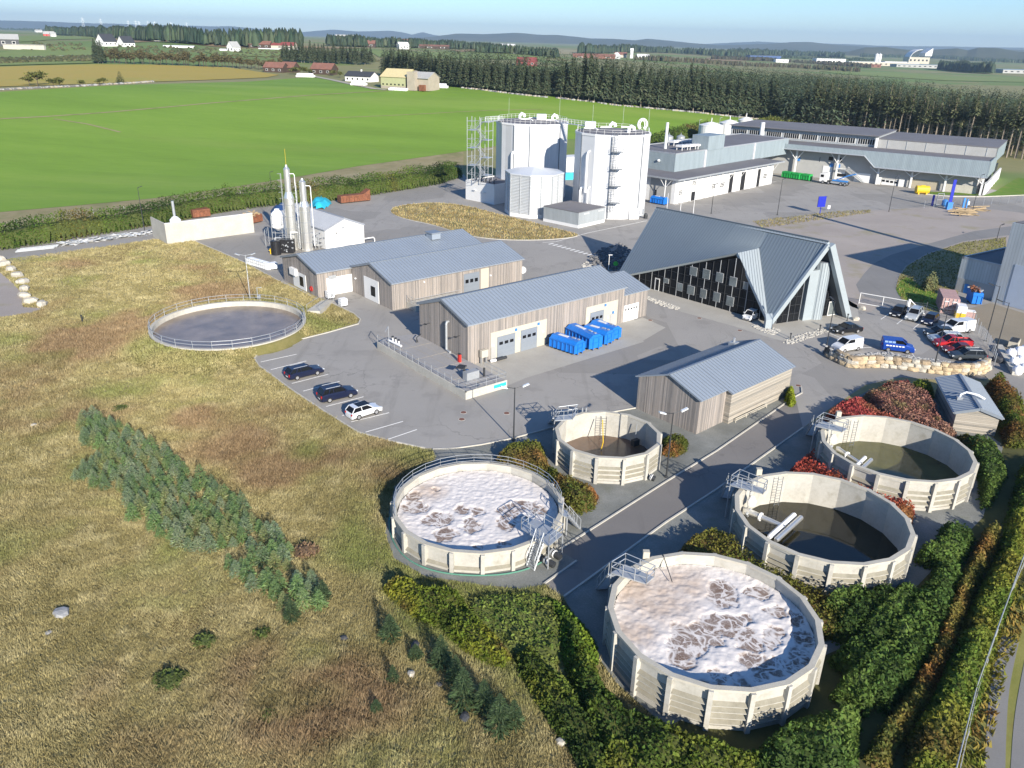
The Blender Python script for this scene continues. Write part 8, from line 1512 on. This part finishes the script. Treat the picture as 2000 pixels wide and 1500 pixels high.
for k,dx in enumerate((0,6)):c=GT(1710+dx,124);t=thing('far_silo',('left' if k==0 else 'right')+' of the twin white silos in the factory row','silo',(c.x,c.y,c.z),0,'twin white silos');MB().lathe((0,0,0),[(5,0),(5,24),(1,26)],WHITE,14).build('shell',t);MB().tube([(0,0,26),(0,0,28)],.5,GALV).build('vent',t)
for i,(x,y)in enumerate(((165,34),(200,36),(253,40),(268,40),(274,41),(291,41),(304,42),(336,43),(366,44))):
 D0=1900+120*(i%3);d=ray(x,62);sc=D0/math.hypot(d.x,d.y);p=Vector((d.x*sc,d.y*sc,0));p.z=float(hgt(p.x,p.y));u=ray(x,y);ht=CAMH+D0*u.z/math.hypot(u.x,u.y)-p.z;t=thing('pylon','grey lattice pylon on the skyline above the left wood','pylon',p,.4,'pylons above the left wood');m=MB()
 for a in((1,1),(1,-1),(-1,1),(-1,-1)):m.tube([(a[0]*3.0,a[1]*3.0,0),(a[0]*.5,a[1]*.5,ht)],.11,GALV,4)
 for k in range(7):z0,z1_=ht*k/7,ht*(k+1)/7;s0,s1=3-2.5*k/7,3-2.5*(k+1)/7;m.tube([(-s0,-s0,z0),(s1,-s1,z1_)],.07,GALV,3);m.tube([(s0,s0,z0),(-s1,s1,z1_)],.07,GALV,3)
 m.build('lattice',t);m=MB();[m.tube([(-w_,0,z),(w_,0,z)],.1,GALV,4)for w_,z in((5,ht*.8),(4,ht*.92))];m.build('cross_arm',t)
def far_wood(label,line,depth,h,n,seed,cols=((.02,.035,.022),(.035,.052,.03),(.05,.065,.036)),name='far_wood',rw=.2):
 rg=np.random.default_rng(seed);P=[GT(*p)for p in line];cum_=np.cumsum([0]+[(b-a).length for a,b in zip(P[:-1],P[1:])]);s_=rg.uniform(0,cum_[-1],n);i=np.clip(np.searchsorted(cum_,s_)-1,0,len(P)-2);f=(s_-cum_[i])/(cum_[i+1]-cum_[i]);PA=np.array([[p.x,p.y]for p in P]);B0=PA[i]*(1-f[:,None])+PA[i+1]*f[:,None]
 dirn=B0/np.linalg.norm(B0,axis=1)[:,None];B0=B0+dirn*(rg.random(n)*depth)[:,None];Z=hgt(B0[:,0],B0[:,1]);hh=h*rg.uniform(.75,1.12,n)*(.85+.3*vn(s_/40,s_*0,seed));r=hh*rw*rg.uniform(.8,1.3,n);k=6;a=np.arange(k)*2*PI/k
 ring=np.stack([np.cos(a),np.sin(a)],-1);jit=rg.uniform(.6,1.25,(n,k));base=np.stack([B0[:,None,0]+ring[None,:,0]*r[:,None]*jit,B0[:,None,1]+ring[None,:,1]*r[:,None]*jit,(Z+hh*.12)[:,None]+rg.uniform(-.05,.1,(n,k))*hh[:,None]],-1);mid=np.stack([B0[:,None,0]+ring[None,:,0]*r[:,None]*.75*jit[:,::-1],B0[:,None,1]+ring[None,:,1]*r[:,None]*.75*jit[:,::-1],(Z+hh*.6)[:,None]+rg.uniform(-.12,.12,(n,k))*hh[:,None]],-1);tip=np.stack([B0[:,0],B0[:,1],Z+hh],-1)[:,None]
 V=np.concatenate([base,mid,tip],1);nv=2*k+1;Fq=[[j,(j+1)%k,k+(j+1)%k,k+j]for j in range(k)]+[[k+j,k+(j+1)%k,2*k,2*k]for j in range(k)];Fl=[]
 T3=[[q[0],q[1],q[2]]for q in Fq]+[[q[0],q[2],q[3]]for q in Fq[:k]];F=(np.arange(n)[:,None,None]*nv+np.array(T3)[None]).reshape(-1,3);C=np.repeat(pal(cols,rg.random(n),rg,.25),nv,0)*rg.uniform(.75,1.25,(n*nv,1));o=npmesh(name,V.reshape(-1,3),F,NEEDLE,C);o['kind']='stuff';o['label']=label
far_wood('long dark wood on the left skyline',[(92,67),(130,70),(200,75),(300,82),(400,89),(500,94),(590,96)],90,17,3000,101)
far_wood('dark tree belts on the far left ridge',[(-200,56),(0,58),(60,60),(95,62)],120,13,500,102);far_wood('dark belts of trees across the middle plain',[(640,90),(740,93),(880,96),(960,98)],120,14,900,103);far_wood('dark wood before the blue hills at centre',[(1130,106),(1200,104),(1300,104),(1390,110),(1480,112)],200,18,900,104);far_wood('dark belts of trees on the right plain',[(1390,116),(1500,120),(1600,126),(1700,134)],100,9,700,105,((.045,.04,.03),(.06,.055,.035),(.04,.05,.03)))
far_wood('conifer belt before the factory on the right plain',[(1420,108),(1500,108),(1570,110),(1650,114)],200,22,700,106);far_wood('dark wood right of the glasshouse',[(1832,137),(1870,140),(1905,143),(1940,145)],90,19,700,107);far_wood('wooded strip along the far right plain',[(1680,112),(1800,113),(1900,120),(2050,126)],260,16,900,108);far_wood('tree clumps on the pale rise',[(930,104),(1000,106),(1090,114)],60,11,300,109);far_wood('bushy belt behind the tree tops at centre',[(1240,118),(1330,122),(1420,128),(1560,134),(1680,142)],80,8,600,110,((.05,.045,.03),(.07,.06,.035),(.05,.06,.03)))
far_wood('scattered bushes on the left pasture',[(0,126),(60,123),(130,121),(200,118)],50,2,260,111,((.06,.065,.03),(.075,.075,.035),(.05,.06,.028)),'scrub',.9);far_wood('scrub on the middle pastures',[(60,100),(200,104),(420,112),(640,118),(740,126)],140,2,420,112,((.06,.065,.03),(.075,.075,.035),(.05,.06,.028)),'scrub',.9);far_wood('scrub below the right conifer wood',[(1500,112),(1600,118),(1720,120)],300,8,500,113,name='scrub',rw=.4)
def proto_broad(key,H,Rr2,n,seed,cols,size=.5):
 rg=np.random.default_rng(seed);root=bpy.data.objects.new('tree',None);cs_=rg.normal(0,.42,(9,3))*[Rr2,Rr2,H*.22]+[0,0,H*.62];P=cs_[rg.integers(0,9,n)]+rg.normal(0,.30,(n,3))*[Rr2,Rr2,H*.2];P[:,2]=np.clip(P[:,2],H*.15,H);V,F=leafquads(P,size,rg);C=pal(cols,np.clip((P[:,2]*0+rg.random(n)),0,1),rg,.35);npmesh('crown',V,F,LEAF,np.repeat(C,4,0),root);m=MB();m.tube([(0,0,-.3),(.1,0,H*.4),(0,.2,H*.8)],[.03*H,.02*H,.01],BARKD,6)
 for c in cs_:m.tube([(.1,0,H*.35),tuple(c)],[.014*H,.02],BARKD,4)
 m.build('trunk',root);PROTO[key]=root
OLV=((.06,.06,.025),(.10,.085,.04),(.13,.105,.05));
for s_ in range(3):proto_broad(('bare',s_),9+s_,3.4,330,140+s_,OLV);proto_broad(('leafy',s_),6+s_*.6,3.2,420,150+s_,((.05,.065,.018),(.085,.095,.026),(.115,.11,.03)),.45)
for i in range(34):
 f=i/33;x=200+235*f+rgt.uniform(-4,4);y=124.5+9.5*f**1.3+rgt.uniform(-3,0);place(('bare',rgt.randrange(3)),gz(GT(x,y)),rgt.uniform(0,6),'olive brown half bare tree in the belt along the yellow field','tree','half bare trees along the yellow field',rgt.uniform(.7,1.05))
for i in range(16):x=440+110*i/15;place(('bare',rgt.randrange(3)),gz(GT(x,134+5*i/15+rgt.uniform(-5,0))),rgt.uniform(0,6),'half bare tree near the brown tiled houses','tree','half bare trees by the brown houses',rgt.uniform(.6,.9))
for px,sc,lab in(((578,146),.95,'leafy tree in front of the brown gabled house'),((594,146),1.0,'leafy round tree between the brown houses'),((603,145),.7,'small leafy tree left of the brown house with tiles'),((650,148),.7,'low leafy tree left of the white bungalow'),((664,152),.6,'low bush tree touching the white bungalow'),((75,168),1.1,'wide bush tree on the field wall, far left'),((58,168),.7,'small bush on the field wall, left of the wide one'),((105,171),.8,'dense rounded bush on the field wall'),((118,170),.7,'dense bush right of the rounded one on the wall'),((162,168),.55,'small brown bush on the field wall'),((203,166),.55,'small green bush on the field wall'),((195,167),.5,'small brown bush touching the green bush on the wall'),((530,128),.9,'leafy tree behind the half bare belt')):place(('leafy',rgt.randrange(3)),gz(GT(*px)),rgt.uniform(0,6),lab,'tree',None,sc)
place(('dark',1),gz(GT(236,163)),0,'dark cone shaped spruce on the field wall','spruce',None,2.0)
for i,(x,y)in enumerate(((192,124),(196,124),(201,124),(189,123))):place(('edge',i),gz(GT(x,y)),i,'dark conifer in the tight clump at the left end of the bare trees','conifer','dark conifer clump by the yellow field',.8)
for i in range(40):x=552+172*i/39+rgt.uniform(-2,2);place(('edge',rgt.randrange(4)),gz(GT(x,121+6*i/39+rgt.uniform(-1.5,.5))),rgt.uniform(0,6),'thin conifer in the grove behind the brown houses','conifer','thin conifers behind the brown houses',rgt.uniform(.62,.85))
def fwall(label,line,n,seed):
 P=[GT(*p)for p in line];rg=random.Random(seed);m=MB();c0=P[0]
 for i in range(n):
  f=rg.random()*(len(P)-1);k=int(f);q=gz(P[k].lerp(P[k+1],f-k))-c0;rock(m,(q.x+rg.uniform(-.6,.6),q.y+rg.uniform(-.8,.8),q.z+.25),rg.uniform(.5,1.0),rg.uniform(.4,.8),rg.uniform(.3,.6),rg.choice((CGD,CG,SILO)),i)
 o=m.build('dry_stone_wall');o.location=c0;tag(o,label,'stone wall')
fwall('grey dry stone wall between the yellow and green fields',[(-60,180),(0,176),(60,173),(150,169),(240,164),(300,160)],420,1);fwall('low stone wall along the foot of the conifer rows',[(1085,192),(1200,206),(1300,215),(1400,225),(1520,238)],260,2);fwall('low stone wall below the wood behind the barn',[(900,172),(960,179),(1010,185),(1070,191)],110,3);fwall('stone heaps on the far left pasture',[(0,122),(60,112),(120,110),(170,115),(190,117)],140,4)
